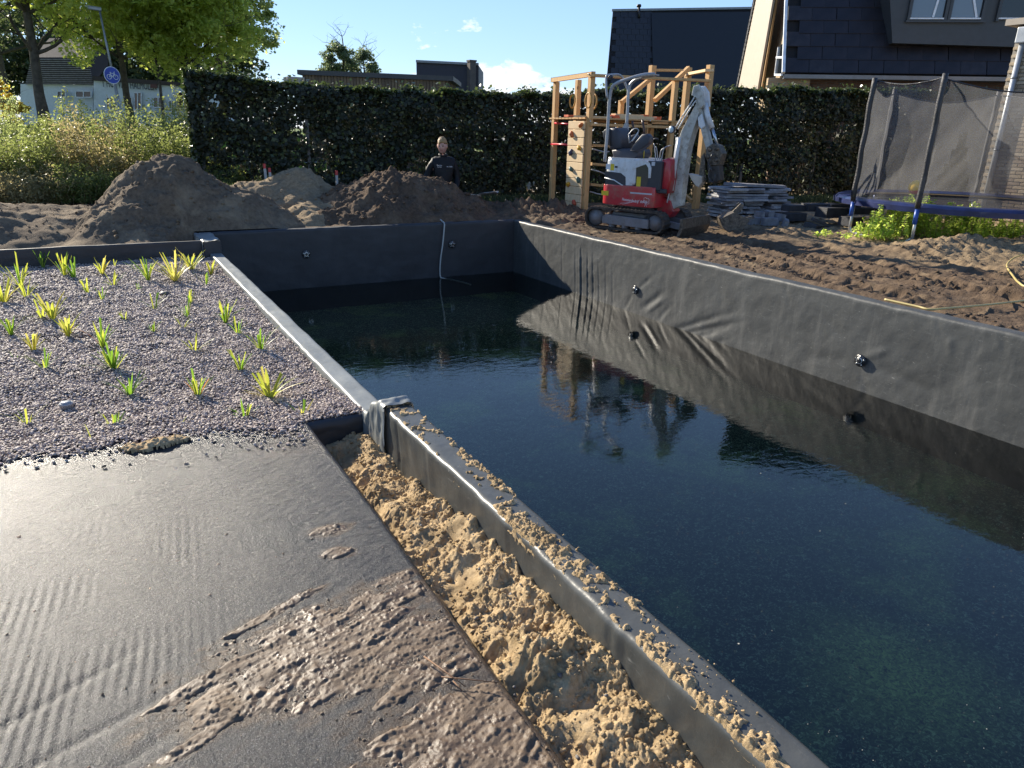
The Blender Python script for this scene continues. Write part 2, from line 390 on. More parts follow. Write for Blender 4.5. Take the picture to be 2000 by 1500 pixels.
soil = link('soil_ground', gridmesh('soil_ground', X, Y, Z, ~hole), M_SOIL); tag(soil, kind='structure')
xs = np.concatenate([np.arange(-160, -40, 8), np.arange(-40, 40, 1.0), np.arange(40, 161, 8)]); ys = np.concatenate([np.arange(-60, -6, 6), np.arange(-6, 60, .9), np.arange(60, 301, 10)])
X, Y = np.meshgrid(xs, ys, indexing='ij'); Z = H(X, Y) - .03
xc = (X[:-1, :-1] + X[1:, 1:]) / 2; yc = (Y[:-1, :-1] + Y[1:, 1:]) / 2
hole = (xc > -6.2) & (xc < 18.2) & (yc > -3.6) & (yc < 15.6)
Z = np.where(((X > -8) & (X < 20)) & (Y < 18), Z - .06, Z)
g_ = link('grass_ground', gridmesh('grass_ground', X, Y, Z, ~hole), M_GRASS); tag(g_, kind='structure')
# pale cycle path and road crossing the verge at the left
M_PATH = simple('pale_path', (.34, .32, .30), .85, bump=.3, bs=30)
def strip(name, y0, y1, x0, x1, mat, dz=.03, sl=-.02):
    X, Y = np.meshgrid(np.linspace(x0, x1, 60), np.linspace(y0, y1, 6), indexing='ij'); Y = Y + X * sl
    return tag(link(name, gridmesh(name, X, Y, H(X, Y) + dz), mat), kind='structure')
strip('path', 22.6, 24.4, -30, 14, M_PATH); strip('road', 33.5, 38.5, -45, 30, simple('asphalt_pale', (.22, .21, .20), .8, bump=.2), .05)

# ================================================================ POOL
def resample(pts, step):
    pts = np.array(pts, float); d = np.r_[0, np.cumsum(np.hypot(*np.diff(pts, axis=0).T))]; n = max(2, int(d[-1] / step) + 1); t = np.linspace(0, d[-1], n)
    return np.stack([np.interp(t, d, pts[:, 0]), np.interp(t, d, pts[:, 1])], 1), t
def rounded(x0, x1, z0a, ztop, z0b, r=.018):
    """liner over a wall: outer foot, over the top with rounded corners, inner foot"""
    s = 1 if x1 > x0 else -1
    p = [(x0, z0a)]
    for k in range(5): a = math.pi * (1 - k / 8); p.append((x0 + s * r + s * r * math.cos(a), ztop - r + r * math.sin(a)))
    for k in range(5): a = math.pi * (.5 - k / 8); p.append((x1 - s * r + s * r * math.cos(a), ztop - r + r * math.sin(a)))
    p.append((x1, z0b)); return p
def sweep(name, prof, t0, t1, dt, mat, axis='y', disp=None, step=.02, parent=None, zoff=None):
    P, s = resample(prof, step); T = np.arange(t0, t1 + dt * .5, dt); n = len(T)
    tn = np.gradient(P, axis=0); tn /= np.hypot(*tn.T)[:, None]; N = np.stack([-tn[:, 1], tn[:, 0]], 1)
    A = np.repeat(P[None, :, 0], n, 0); B = np.repeat(P[None, :, 1], n, 0); TT = np.repeat(T[:, None], len(P), 1)
    if disp is not None:
        d = disp(TT, A, B); A = A + d * N[None, :, 0]; B = B + d * N[None, :, 1]
    if zoff is not None: B = B + zoff(TT)
    X, Y = (A, TT) if axis == 'y' else (TT, A)
    return link(name, gridmesh(name, X, Y, B), mat, parent)
def seg(y, z, a, b, w, amp, pw=1.0):
    ax, ay = a; bx, by = b; dx, dy = bx - ax, by - ay; L2 = dx * dx + dy * dy
    t = np.clip(((y - ax) * dx + (z - ay) * dy) / L2, 0, 1); d = np.hypot(y - ax - t * dx, z - ay - t * dy)
    return amp * np.exp(-(d / w) ** 2) * np.clip(np.minimum((t + .12) * 3.0, (1.06 - t) * 2.2), 0, 1) ** pw
FIT_R = ((3.67, -.53), (6.81, -.51)); FIT_F = ((2.41, -.34), (4.61, -.32))
def wrinkle_right(T, A, B):
    vert = (A < 5.705).astype(float)
    w = (T * 0).astype(float)
    for y0, a, top in ((8.02, .034, -.18), (7.86, .020, -.22), (7.74, .017, -.2), (7.60, .012, -.3), (8.16, .013, -.15), (8.5, .009, -.12), (7.45, .010, -.25), (7.3, .007, -.3)):
        w = w + seg(T, B, (y0 + .03, top), (y0 - .06, -.98), .016 if a > .02 else .022, a)
        w = w - seg(T, B, (y0 + .045, top), (y0 - .04, -.98), .016, a * .7)
    for a, b, am, wd in (((4.6, -.03), (4.52, -.20), .006, .02), ((3.1, -.02), (3.04, -.16), .007, .018), ((2.6, -.03), (2.55, -.2), .006, .02), ((7.0, -.02), (6.9, -.18), .006, .02), ((5.9, -.02), (5.8, -.16), .006, .02), ((1.9, -.3), (1.75, -.7), .007, .03), ((4.2, -.2), (3.9, -.35), .005, .04), ((9.0, -.1), (8.9, -.6), .008, .03), ((9.3, -.1), (9.25, -.7), .006, .02),((6.20, -.92), (5.15, -.40), .020, .035), ((6.02, -.90), (5.05, -.50), .024, .033), ((5.85, -.92), (5.25, -.62), .018, .03), ((5.72, -1.0), (5.2, -.73), .014, .03),
                         ((6.66, -.70), (6.28, -.42), .020, .035), ((6.58, -.74), (6.25, -.50), -.016, .03), ((6.38, -.8), (6.1, -.52), .010, .03), ((6.76, -.47), (6.52, -.28), .015, .03),
                         ((3.64, -.49), (3.42, -.36), -.010, .03), ((3.6, -.55), (2.9, -.60), .010, .05), ((3.75, -.56), (4.3, -.66), .008, .05), ((3.66, -.6), (3.5, -.95), .009, .04),
                         ((2.98, -.15), (2.92, -.30), -.010, .03), ((4.9, -.5), (4.1, -.62), .006, .07), ((5.5, -.2), (5.35, -.35), .006, .05), ((2.4, -.62), (1.6, -.7), .008, .07), ((6.86, -.56), (7.05, -.85), .008, .03)):
        w = w + seg(T, B, a, b, wd, am)
    w = w * .56 + .005 * fbm(T * .9, B * 2, 2, 61) + .0018 * fbm(T * 6 + B * 4, B * 5, 3, 62)
    return w * vert + (1 - vert) * (.004 * fbm(T * 4, A * 8, 2, 63))
pool = thing('pool', None, None, (3.5, 4, 0)); tag(pool, kind='structure')
def child_world(o, par): 
    o.parent = par; o.matrix_parent_inverse = wmat(par).inverted(); return o
top_wave = lambda T: .006 * fbm(T * .8, T * 0, 3, 71)
rw = sweep('liner_wall', rounded(5.835, 5.70, -.12, 0, -1.16), -2.2, 9.93, .016, M_LIN, disp=wrinkle_right, zoff=top_wave)
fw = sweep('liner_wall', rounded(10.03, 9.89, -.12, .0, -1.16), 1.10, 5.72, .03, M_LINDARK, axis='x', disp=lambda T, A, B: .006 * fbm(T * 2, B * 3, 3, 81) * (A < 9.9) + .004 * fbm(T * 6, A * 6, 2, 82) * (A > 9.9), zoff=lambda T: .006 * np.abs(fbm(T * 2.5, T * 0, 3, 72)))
def disp_left(T, A, B):
    out = (A < 1.105).astype(float)
    w = .007 * fbm(T * 1.6, B * 3, 3, 91) + .003 * fbm(T * 8, B * 4, 2, 92)
    for y0, q in ((2.99, .008), (2.64, .004), (1.9, .003), (1.30, .005), (1.24, .004)): w = w + seg(T, B, (y0, .02), (y0 - .02, -.35), .010, -q) 
    return w * out + (1 - out) * .003 * fbm(T * 5, A * 10, 2, 93)
lw = sweep('liner_wall', rounded(1.10, 1.235, -.48, 0, -1.16, .02), -1.6, 3.17, .014, mat_liner('strip_liner', (.062, .064, .060), .40, .45), disp=disp_left, step=.012)
# folded flap of liner where the high wall steps down to the overflow edge
def flap_z(T): return -.135 * sstep(3.22, 3.44, T) + .014 * np.sin((T - 3.15) * 46) * sstep(3.14, 3.2, T) * sstep(3.44, 3.34, T)
fl = sweep('liner_fold', rounded(1.082, 1.242, -.34, .012, -.7, .02), 3.13, 3.46, .008, M_LINTOP, disp=lambda T, A, B: .006 * ridged(T * 11 + A * 5, B * 6 + A * 9, 2, 95) + .003 * np.sin(T * 60 + B * 25), step=.01, zoff=flap_z)
ov = sweep('overflow_edge', rounded(1.10, 1.232, -.26, -.145, -1.16, .012), 3.44, 9.2, .03, M_LINTOP, disp=lambda T, A, B: .004 * fbm(T * 2.4, A * 6 + B * 6, 3, 96) + .004 * fbm(T * 11, B * 9, 2, 97) * (A < 1.108), step=.012)
cb = sweep('liner_corner', rounded(1.03, 1.235, -.3, .004, -1.16, .015), 9.16, 9.95, .03, M_LINTOP, disp=lambda T, A, B: .012 * ridged(T * 3 + A * 4, A * 5, 2, 98) - .008, step=.015)
cf = MB(); cf.box((1.138, 9.155, -.19), (.19, .012, .37)); cfo = cf.build('liner_corner', M_LINDARK)
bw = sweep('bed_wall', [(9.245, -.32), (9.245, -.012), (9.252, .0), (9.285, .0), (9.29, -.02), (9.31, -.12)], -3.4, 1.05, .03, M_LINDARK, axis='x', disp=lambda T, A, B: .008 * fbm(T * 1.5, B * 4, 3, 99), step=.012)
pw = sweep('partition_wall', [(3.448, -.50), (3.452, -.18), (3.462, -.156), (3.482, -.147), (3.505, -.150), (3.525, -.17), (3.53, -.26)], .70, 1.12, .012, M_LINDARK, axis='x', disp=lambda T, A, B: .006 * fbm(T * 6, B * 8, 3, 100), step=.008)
for o in (rw, fw, lw, fl, ov, cb, cfo, bw, pw): child_world(o, pool)
fl['label'] = 'crumpled fold of grey liner at the step'
# floor, seen through the water: dark greenish liner, with sun caustics painted into its colour
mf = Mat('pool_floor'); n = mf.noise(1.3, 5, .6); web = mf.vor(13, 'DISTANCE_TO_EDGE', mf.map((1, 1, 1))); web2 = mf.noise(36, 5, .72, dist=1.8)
caustic_col = mf.mix(mf.mr(web2, .52, .66), (.052, .064, .038), (.70, .72, .44)); caustic_col = mf.mix(mf.math('MULTIPLY', mf.mr(n, .52, .74), mf.mr(web2, .35, .6)), caustic_col, (.62, .68, .20))  # pale and green caustic mottling put in the floor colour
pd = mf.n('ShaderNodeVectorMath', operation='DISTANCE'); mf.l(mf.co(), pd.inputs[0]); pd.inputs[1].default_value = (3.05, 1.42, -1.13); pk = mf.mr(mf.math('ADD', pd.outputs['Value'], mf.math('MULTIPLY', n, .9)), .55, 1.05, 1, 0); caustic_col = mf.mix(mf.math('MULTIPLY', pk, mf.mr(web2, .36, .62)), caustic_col, (.75, .80, .24))  # bright patch of caustic light painted on the near floor
mf.bsdf(caustic_col, .8, None, spec=.1); M_FLOOR = mf.m
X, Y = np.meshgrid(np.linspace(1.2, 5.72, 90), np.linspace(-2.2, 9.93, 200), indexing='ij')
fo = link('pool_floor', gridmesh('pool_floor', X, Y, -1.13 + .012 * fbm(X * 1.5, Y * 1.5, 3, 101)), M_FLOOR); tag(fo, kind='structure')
mw = Mat('pool_water'); fr = mw.n('ShaderNodeFresnel'); fr.inputs[0].default_value = 1.55
rip = mw.math('ADD', mw.math('MULTIPLY', mw.noise(2.6, 2, .5, mw.map((1, 1.3, 1), (0, 0, .5)), .4), .30), mw.math('MULTIPLY', mw.noise(11, 3, .55, mw.map((1, 1.8, 1), (0, 0, .3)), .6), .16))
calm = mw.mr(mw.noise(.45, 3, .5), .38, .66, .35, 1.0)
bb = mw.bump(mw.math('MULTIPLY', rip, calm), .26, .03)
mw.l(bb, fr.inputs['Normal'])
gl = mw.n('ShaderNodeBsdfGlossy'); gl.inputs['Roughness'].default_value = .012; mw.l(bb, gl.inputs['Normal'])
tr = mw.n('ShaderNodeBsdfTransparent'); tr.inputs[0].default_value = (.88, .92, .76, 1)
mx = mw.n('ShaderNodeMixShader'); mw.l(fr.outputs[0], mx.inputs[0]); mw.l(tr.outputs[0], mx.inputs[1]); mw.l(gl.outputs[0], mx.inputs[2]); mw.l(mx.outputs[0], mw.out.inputs[0])
X, Y = np.meshgrid(np.linspace(1.2, 5.72, 12), np.linspace(-2.2, 9.93, 24), indexing='ij')
wo_ = link('pool_water', gridmesh('pool_water', X, Y, X * 0 - .81), mw.m); tag(wo_, kind='structure')
# bits floating on the water
b = MB(); r = np.random.default_rng(3)
for i in range(420):
    px = r.uniform(1100, 2000) if i < 330 else r.uniform(760, 1500); py = r.uniform(760, 1500) if i < 330 else r.uniform(680, 1100)
    p = onz((px, py), -.81)
    if not (1.3 < p[0] < 5.65 and -1 < p[1] < 9.8): continue
    s = r.uniform(.0010, .0026) * (2.2 if r.random() < .05 else 1); a = r.uniform(0, 6.28); e = r.uniform(.35, .9)
    b.poly([(p[0] + s * math.cos(a + k * 1.047), p[1] + s * e * math.sin(a + k * 1.047), -.8085) for k in range(6)])
fl_o = b.build('floating_specks', simple('floating_speck', (.42, .41, .36), .6)); tag(fl_o, 'pale specks of dust and petals floating on the pond water', 'debris', kind='stuff')

# wall fittings
M_BLK = simple('black_plastic', (.018, .018, .019), .28, spec=.6); M_CHR = simple('bright_steel', (.62, .62, .60), .25, .9)
def fitting(p, ax, label):
    t = thing('wall_fitting', label, 'fitting', p, 0, 'round inlet fittings on the liner walls')
    a = Vector(ax); c = Vector((0, 0, 0)); q = a.to_track_quat('Z', 'Y')
    MB().lathe([(.052, 0), (.056, .004), (.056, .010), (.048, .014), (.036, .014), (.034, .018)], c, a, 28).build('flange', M_BLK, t)
    MB().lathe([(.026, .012), (.030, .012), (.030, .020), (.026, .022), (.020, .020)], c, a, 24).build('ring', M_CHR, t)
    MB().lathe([(.020, .012), (.020, .024), (.013, .026), (.006, .026)], c, a, 20).build('nozzle', M_BLK, t)
    for k in range(5):
        v = q @ Vector((.042 * math.cos(k * 1.2566 + .3), .042 * math.sin(k * 1.2566 + .3), 0))
        MB().lathe([(.0065, .012), (.0065, .0165), (.003, .018)], v, a, 10).build('screw', M_CHR, t)
fitting((5.688, FIT_R[0][0], FIT_R[0][1]), (-1, 0, 0), 'black inlet fitting with bright ring on the lit wall, nearer the camera')
fitting((5.690, FIT_R[1][0], FIT_R[1][1]), (-1, 0, 0), 'black inlet fitting on the lit wall, farther off beside the liner folds')
fitting((FIT_F[0][0], 9.88, FIT_F[0][1]), (0, -1, 0), 'black inlet fitting on the shaded end wall, near the planted bed')
fitting((FIT_F[1][0], 9.88, FIT_F[1][1]), (0, -1, 0), 'black inlet fitting on the shaded end wall, just right of the white hose')

# ================================================================ SHEET, MUD, SAND
def sheet_z(x, y):
    z = -.148 + .004 * fbm(x * 1.3, y * 1.3, 3, 111)
    k = sstep(.35, -.35, x) * sstep(1.2, 1.9, y) * sstep(3.3, 2.5, y)                    # row of soft furrows pressed in the left part
    z = z + k * .0026 * np.sin((x * .98 + y * -.10) * 205 + 2.2 * fbm(x * 3, y * 1.4, 2, 112)) * np.clip(.15 + 1.5 * pn(x * 4.5, y * 2.4, 113), 0, 1)
    z = z + seg(x, y, (-.52, 1.78), (-.05, 2.02), .018, -.006) + seg(x, y, (-.5, 1.62), (.02, 1.78), .016, -.006) + seg(x, y, (-.3, 1.50), (.05, 1.66), .02, -.004)
    z = z + seg(x, y, (-.58, 1.3), (-.56, 1.75), .02, -.006)
    z = z + seg(x, y, (-.55, 2.0), (-.53, 2.6), .012, .003) + .0012 * ridged(x * 9, y * 22 - x * 6, 2, 114) * sstep(.1, .6, x)
    return z
xs = np.concatenate([np.arange(-3.3, -1.0, .05), np.arange(-1.0, .7805, .0075)]); ys = np.concatenate([np.arange(-1.6, .9, .05), np.arange(.9, 3.74, .009)])
X, Y = np.meshgrid(xs, ys, indexing='ij'); Z = sheet_z(X, Y)
EX = .782 + .004 * np.sin(ys * 3.1) + .003 * pn(ys * 6, ys * 0, 115)
X = X + (EX - xs[-1])[None, :] * sstep(.5, .78, X)
# hang the edge over the bank
addx = [.010, .018, .021, .020]; addz = [-.003, -.013, -.035, -.12]
X = np.vstack([X] + [(EX + a)[None, :] for a in addx]); Y = np.vstack([Y] + [Y[-1:]] * 4); Z = np.vstack([Z] + [(Z[-1] + a)[None, :] for a in addz])
KS = (Y < 3.67 + (X < .2) * (.2 - X) * .005 - .17 * sstep(.2, .75, X))[:-1, :-1]
sh = link('liner_sheet', gridmesh('liner_sheet', X, Y, Z, KS), M_SHEET); tag(sh, kind='structure'); SHEET_CO = (X, Y)
def mudm(x, y):
    """mud thickness on the sheet"""
    def blob(cx, cy, rx, ry, a):
        c, s = math.cos(a), math.sin(a); u = (x - cx) * c + (y - cy) * s; v = -(x - cx) * s + (y - cy) * c
        return 1 - np.hypot(u / rx, v / ry)
    e = .36 * fbm(x * 6 + y * 3, y * 15 - x * 5, 4, 121)
    m = np.maximum.reduce([blob(.40, 1.74, .36, .20, .10), blob(.62, 1.62, .24, .18, .1), blob(.62, 1.22, .30, .22, .25), blob(.42, 1.04, .36, .18, .3), blob(.25, 1.70, .30, .12, .2), blob(.62, 1.88, .20, .08, .1) - .1,
                           blob(.06, 1.76, .15, .035, .35) , blob(.72, 1.98, .075, .035, .25), blob(.02, 1.56, .14, .03, .3) - .15, blob(.60, 2.38, .09, .05, .2) - .2, blob(.58, 2.22, .06, .05, -.3) - .2, blob(.3, 1.98, .16, .022, .35)])
    return m + e - .02
_c = np.empty(len(sh.data.vertices) * 3, np.float32); sh.data.vertices.foreach_get('co', _c); _c = _c.reshape(-1, 3); _a = sh.data.attributes.new('silt', 'FLOAT', 'POINT'); _s = sstep(-.42, .05, mudm(_c[:, 0], _c[:, 1])) * (_c[:, 1] < 2.7) * (_c[:, 0] > -.6); _s = np.maximum(_s, .5 * np.exp(-((_c[:, 1] - 3.25) / .16) ** 2) * sstep(.35, .6, _c[:, 0])); _a.data.foreach_set('value', _s.astype(np.float32))
xs = np.arange(-.28, .80, .0034); ys = np.arange(.86, 2.55, .0036); X, Y = np.meshgrid(xs, ys, indexing='ij')
m_ = mudm(X, Y); u = (X * math.cos(.33) + Y * math.sin(.33)); v = (-X * math.sin(.33) + Y * math.cos(.33))
stroke = ridged(u * 3.2 + .3 * pn(u * 5, v * 9, 125), v * 17 + 1.2 * pn(u * 4, v * 4, 124), 2, 122); m_ = m_ + .20 * (stroke - .5) * sstep(.7, .1, m_)
thick = sstep(-.08, .40, m_) * (.0048 + .0036 * stroke * sstep(-.4, .5, pn(u * 3, v * 5, 129)) + .0034 * fbm(u * 5, v * 19, 4, 123)) + .004 * clods(X, Y, .026, 126, .08) * sstep(.0, .2, m_) + .0026 * clods(X, Y, .010, 127, .22) * sstep(-.12, .15, m_) + .0012 * fbm(X * 24, Y * 24, 3, 128)
thick = np.where(m_ < -.06, -.02, thick - .0022) - .03 * sstep(-.03, -.07, m_) - .03 * sstep(.772, .785, X)
Z = sheet_z(X, Y) + thick; kq = (np.maximum(thick[:-1, :-1], thick[1:, 1:]) > -.006)
mud = link('wet_mud', gridmesh('wet_mud', X, Y, Z, kq), M_MUD); tag(mud, 'smears of wet brown mud dragged across the black sheet', 'mud', kind='stuff')
# dry splatter of crumbs
def crumbs(name, pts, smin, smax, mat, label, cat, seed=1, flat=.7):
    r = np.random.default_rng(seed); base = bmesh.new(); bmesh.ops.create_icosphere(base, subdivisions=1, radius=1)
    bv = np.array([v.co[:] for v in base.verts]); bf = np.array([[v.index for v in f.verts] for f in base.faces]); base.free()
    n = len(pts); sz = smin * (smax / smin) ** (r.random(n) ** 2.2)
    V = bv[None] * (1 + .28 * r.normal(size=(n, len(bv), 1))) * sz[:, None, None] * np.array([1, 1, flat]) * r.uniform(.75, 1.25, (n, 1, 3)) + pts[:, None, :]
    F = bf[None] + (np.arange(n) * len(bv))[:, None, None]
    me = npmesh(name, V.reshape(-1, 3), F.reshape(-1, 3), False, np.repeat(r.random(n), len(bf)), n=3)
    return tag(link(name, me, mat), label, cat, kind='stuff')
r = np.random.default_rng(21); n = 2600; px_ = r.uniform(-.5, .78, n); py_ = 1.0 + 1.9 * r.random(n) ** 1.2; k = (mudm(px_, py_) + .45 * r.random(n) > .05) | (r.random(n) < .06)
px_, py_ = px_[k], py_[k]; _r = np.random.default_rng(77); n_ = 9000; x_ = 5.95 + 9 * _r.random(n_) ** 1.3; y_ = _r.uniform(1.2, 11.5, n_); k_ = fbm(x_ * .9, y_ * .9, 3, 211) + .3 * _r.random(n_) > .1
crumbs('soil_clods', np.stack([x_[k_], y_[k_], H(x_[k_], y_[k_]) + .002], 1), .004, .032, M_SOIL, 'loose clods of dug soil on the ground right of the pool', 'soil', 78, .65)
crumbs('mud_crumbs', np.stack([px_, py_, sheet_z(px_, py_) + .001], 1), .0012, .006, M_MUD, 'small wet mud crumbs spattered over the black sheet', 'mud', 22)
# sand strip between sheet and pool wall
def sand_z(x, y):
    z = -.175 - .10 * sstep(1.9, 3.0, y) - .045 * sstep(.98, .80, x) - .02 * fbm(x * 3, y * 3, 3, 131) + .030 * sstep(1.0, 1.09, x) * sstep(3.3, 2.2, y)
    z = z + .05 * np.exp(-(((x - .93) / .07) ** 2 + ((y - 1.38) / .12) ** 2)) + .06 * np.exp(-(((x - .90) / .06) ** 2 + ((y - 2.62) / .22) ** 2)) + .05 * np.exp(-(((x - 1.05) / .05) ** 2 + ((y - 3.28) / .10) ** 2)) + .05 * np.exp(-(((x - 1.06) / .05) ** 2 + ((y - 2.2) / .10) ** 2))
    z = z + .030 * fbm(x * 6, y * 6, 3, 132) + .014 * ridged(x * 11, y * 11, 3, 133) * sstep(-.3, .3, pn(x * 4, y * 4, 134))
    wx = x + .007 * pn(x * 60, y * 60, 138); wy = y + .007 * pn(x * 60 + 9, y * 60, 139); q_ = sstep(-.25, .2, pn(x * 5.5, y * 5.5, 145)); z = z + q_ * (.014 * clods(wx, wy, .060, 135, .25) + .010 * clods(wx, wy, .026, 136, .36) + .005 * clods(wx, wy, .013, 137, .5)) + (.25 + .75 * q_) * .0035 * ridged(x * 75, y * 75, 2, 140)
    return z
xs = np.arange(.68, 1.13, .0033); ys = np.concatenate([np.arange(-1.6, .8, .03), np.arange(.8, 3.56, .0038)]); X, Y = np.meshgrid(xs, ys, indexing='ij')
sd = link('sand_strip', gridmesh('sand_strip', X, Y, sand_z(X, Y)), M_SAND); tag(sd, kind='structure')
r = np.random.default_rng(31); n = 2600; a = r.uniform(.79, 1.10, n); c = .85 + 2.6 * r.random(n) ** 1.2
crumbs('sand_clumps', np.stack([a, c, sand_z(a, c) + .002], 1), .0018, .012, M_SAND, 'loose crumbs and clumps of yellow sand in the strip by the wall', 'sand', 32)
# sand lying on top of the near wall
def top_sand(y):
    return np.interp(y, [.5, .95, 1.12, 1.22, 1.32, 1.55, 1.75, 1.98, 2.1, 2.3, 2.6, 2.8, 2.95, 3.1, 3.2], [.5, .55, .7, .05, .02, .35, .8, .55, -.3, -.2, -.3, .1, -.1, .2, -.1])
xs = np.arange(1.085, 1.232, .0026); ys = np.arange(.7, 3.2, .0032); X, Y = np.meshgrid(xs, ys, indexing='ij')
cen = 1.140 + .018 * np.sin(Y * 5) - .02 * sstep(1.6, 1.0, Y); mk = top_sand(Y) * (1 - np.abs(X - cen) / .055) + .40 * fbm(X * 22, Y * 22, 3, 141) - .12
th = np.clip(mk, 0, 1) * .010 + (.008 * clods(X, Y, .020, 142, .35) + .006 * clods(X, Y, .010, 143, .6)) * sstep(0, .25, mk)
Z = .002 + th - .012 * sstep(.04, -.04, mk) - .05 * sstep(1.118, 1.095, X) ** 2; kq = (mk[:-1, :-1] > -.05) & (X[:-1, :-1] > 1.10)
ts = link('spilled_sand', gridmesh('spilled_sand', X, Y, Z, kq), M_SAND); tag(ts, 'ridge of yellow sand spilled along the top of the near pool wall', 'sand', kind='stuff')
r = np.random.default_rng(41); n = 1500; c = .8 + 2.4 * r.random(n); a = np.clip(1.15 + .035 * r.normal(size=n), 1.103, 1.23); k = r.random(n) < top_sand(c) * .8 + .06
crumbs('sand_crumbs', np.stack([a[k], c[k], np.full(k.sum(), .004)], 1), .0012, .0055, M_SAND, 'small sand crumbs scattered on the grey wall top', 'sand', 42)
r = np.random.default_rng(61); n = 70; a = r.uniform(.80, 1.09, n); c = r.uniform(.95, 3.3, n)
crumbs('small_stones', np.stack([a, c, sand_z(a, c) + .002], 1), .003, .011, simple('stone', (.16, .15, .14), .7, var=.4), 'a few small dark stones lying in the sand strip', 'stones', 62)
# clod with roots, half-buried ball and the twigs
t = MB(); bmesh.ops.create_icosphere(t.b, subdivisions=4, radius=.038)
for v in t.b.verts: c0 = v.co.copy(); v.co *= 1 + .14 * float(pn(c0.x * 60, c0.y * 60 + c0.z * 44, 5)) + .08 * float(pn(c0.x * 160, c0.z * 160, 6)); v.co.z *= .75
p = onz((1000, 1255), -.10); cl = t.thing('root_clod', simple('dark_clod', (.085, .055, .03), .95, bump=1, bs=150), 'dark earth clod with fine roots lying on the sand by the sheet', 'clod', None, (p[0], p[1], -.12), True)
b = MB(); r = random.Random(4)
for i in range(16):
    a = r.uniform(0, 6.28); q = Vector((.03 * math.cos(a), .03 * math.sin(a), r.uniform(-.01, .02))); b.tube([q, q * 1.3 + Vector((0, 0, .01)), q * 1.7 + Vector((r.uniform(-.01, .01), r.uniform(-.01, .01), -.012))], .0005, 4)
b.build('roots', simple('root', (.35, .26, .14), .8), cl)
def twig(pts, rr, label):
    P = [onz(q, -.128 + .003 * i) for i, q in enumerate(pts)]; b = MB(); b.tube(P, [rr * (1 - .5 * i / len(P)) for i in range(len(P))], 6)
    return b.thing('twig', simple('reed_twig', (.20, .10, .045), .6), label, 'twig', 'broken twigs stuck in the mud')
twig([(828, 1282), (875, 1316), (908, 1340)], .0024, 'brown broken twig pointing down to the right on the mud')
twig([(862, 1322), (905, 1326), (972, 1333)], .0020, 'dark thin twig lying across the edge of the mud')
twig([(885, 1330), (902, 1348)], .0018, 'short orange straw stub below the crossed twigs')
# ================================================================ GRAVEL BED
def bed_z(x, y):
    z = -.198 + .016 * fbm(x * 1.1, y * 1.1, 3, 151) + .012 * ridged(x * 2.6, y * 2.6, 2, 153) * .6 + .014 * fbm(x * 4, y * 4, 3, 152) + .020 * sstep(4.3, 3.7, y)
    z = z + .022 * np.exp(-((y - 3.64 + (x - .2) * .10) / .16) ** 2)
    return z
xs = np.arange(-3.3, 1.105, .03); ys = np.arange(3.30, 9.26, .03); X, Y = np.meshgrid(xs, ys, indexing='ij')
gb = link('gravel_bed', gridmesh('gravel_bed', X, Y, bed_z(X, Y) - .012, ~((X[:-1, :-1] > .70) & (Y[:-1, :-1] < 3.50))), simple('gravel_dust', (.10, .085, .085), .9)); tag(gb, kind='structure')
def edge_y(x): return 3.625 + .01 * np.sin(x * 9) - .17 * sstep(.2, .75, x) + (x < .2) * (.2 - x) * .005
def pebble_points():
    r = np.random.default_rng(55); out = []
    for (y0, y1, st) in ((3.2, 5.2, .0105), (5.2, 7.2, .0125), (7.2, 9.24, .0145)):
        gx, gy = np.meshgrid(np.arange(-1.75, 1.098, st), np.arange(y0, y1, st), indexing='ij'); n = gx.size
        x = gx.ravel() + r.uniform(-.5, .5, n) * st; y = gy.ravel() + r.uniform(-.5, .5, n) * st
        out.append(np.stack([x, y, np.full(n, st / .0105)], 1))
    P = np.concatenate(out); x, y = P[:, 0], P[:, 1]; e = edge_y(x) + .05 * fbm(x * 8, y * 8, 3, 156)
    onsheet = y < e
    keep = (~onsheet) | (r.random(len(P)) < .75 * np.exp(-(e - y) / .035) + .5 * sstep(.35, .6, x) * np.exp(-(e - y) / .13) * .8 + .004)
    keep &= (y > 3.49) | (x < .76)
    P = P[keep]; x, y = P[:, 0], P[:, 1]; on = onsheet[keep]
    z = np.where(on, sheet_z(x, y) + .003, np.maximum(bed_z(x, y), np.where(y < edge_y(x) + .12, sheet_z(x, y) + .004, -9))) + r.uniform(-.005, .007, len(P))
    return np.stack([x, y, z], 1), P[:, 2]
PP, PS = pebble_points()
me = bpy.data.meshes.new('pebbles'); me.vertices.add(len(PP)); me.vertices.foreach_set('co', PP.astype(np.float32).ravel())
at = me.attributes.new('psize', 'FLOAT', 'POINT'); at.data.foreach_set('value', PS.astype(np.float32)); me.update()
mpb = Mat('pebble'); rr = mpb.rand(); c = mpb.mix(rr, (.17, .12, .10), (.54, .44, .38)); c = mpb.mix(mpb.mr(rr, .93, .94), c, (.06, .05, .045))
mpb.bsdf(mpb.mix(mpb.mr(mpb.noise(1.5, 3), .55, .65), c, mpb.mix(.5, c, (.12, .09, .09))), .62, spec=.35)
pebbles = link('gravel', me, mpb.m); tag(pebbles, 'mauve grey gravel covering the planted bed', 'gravel', kind='stuff')
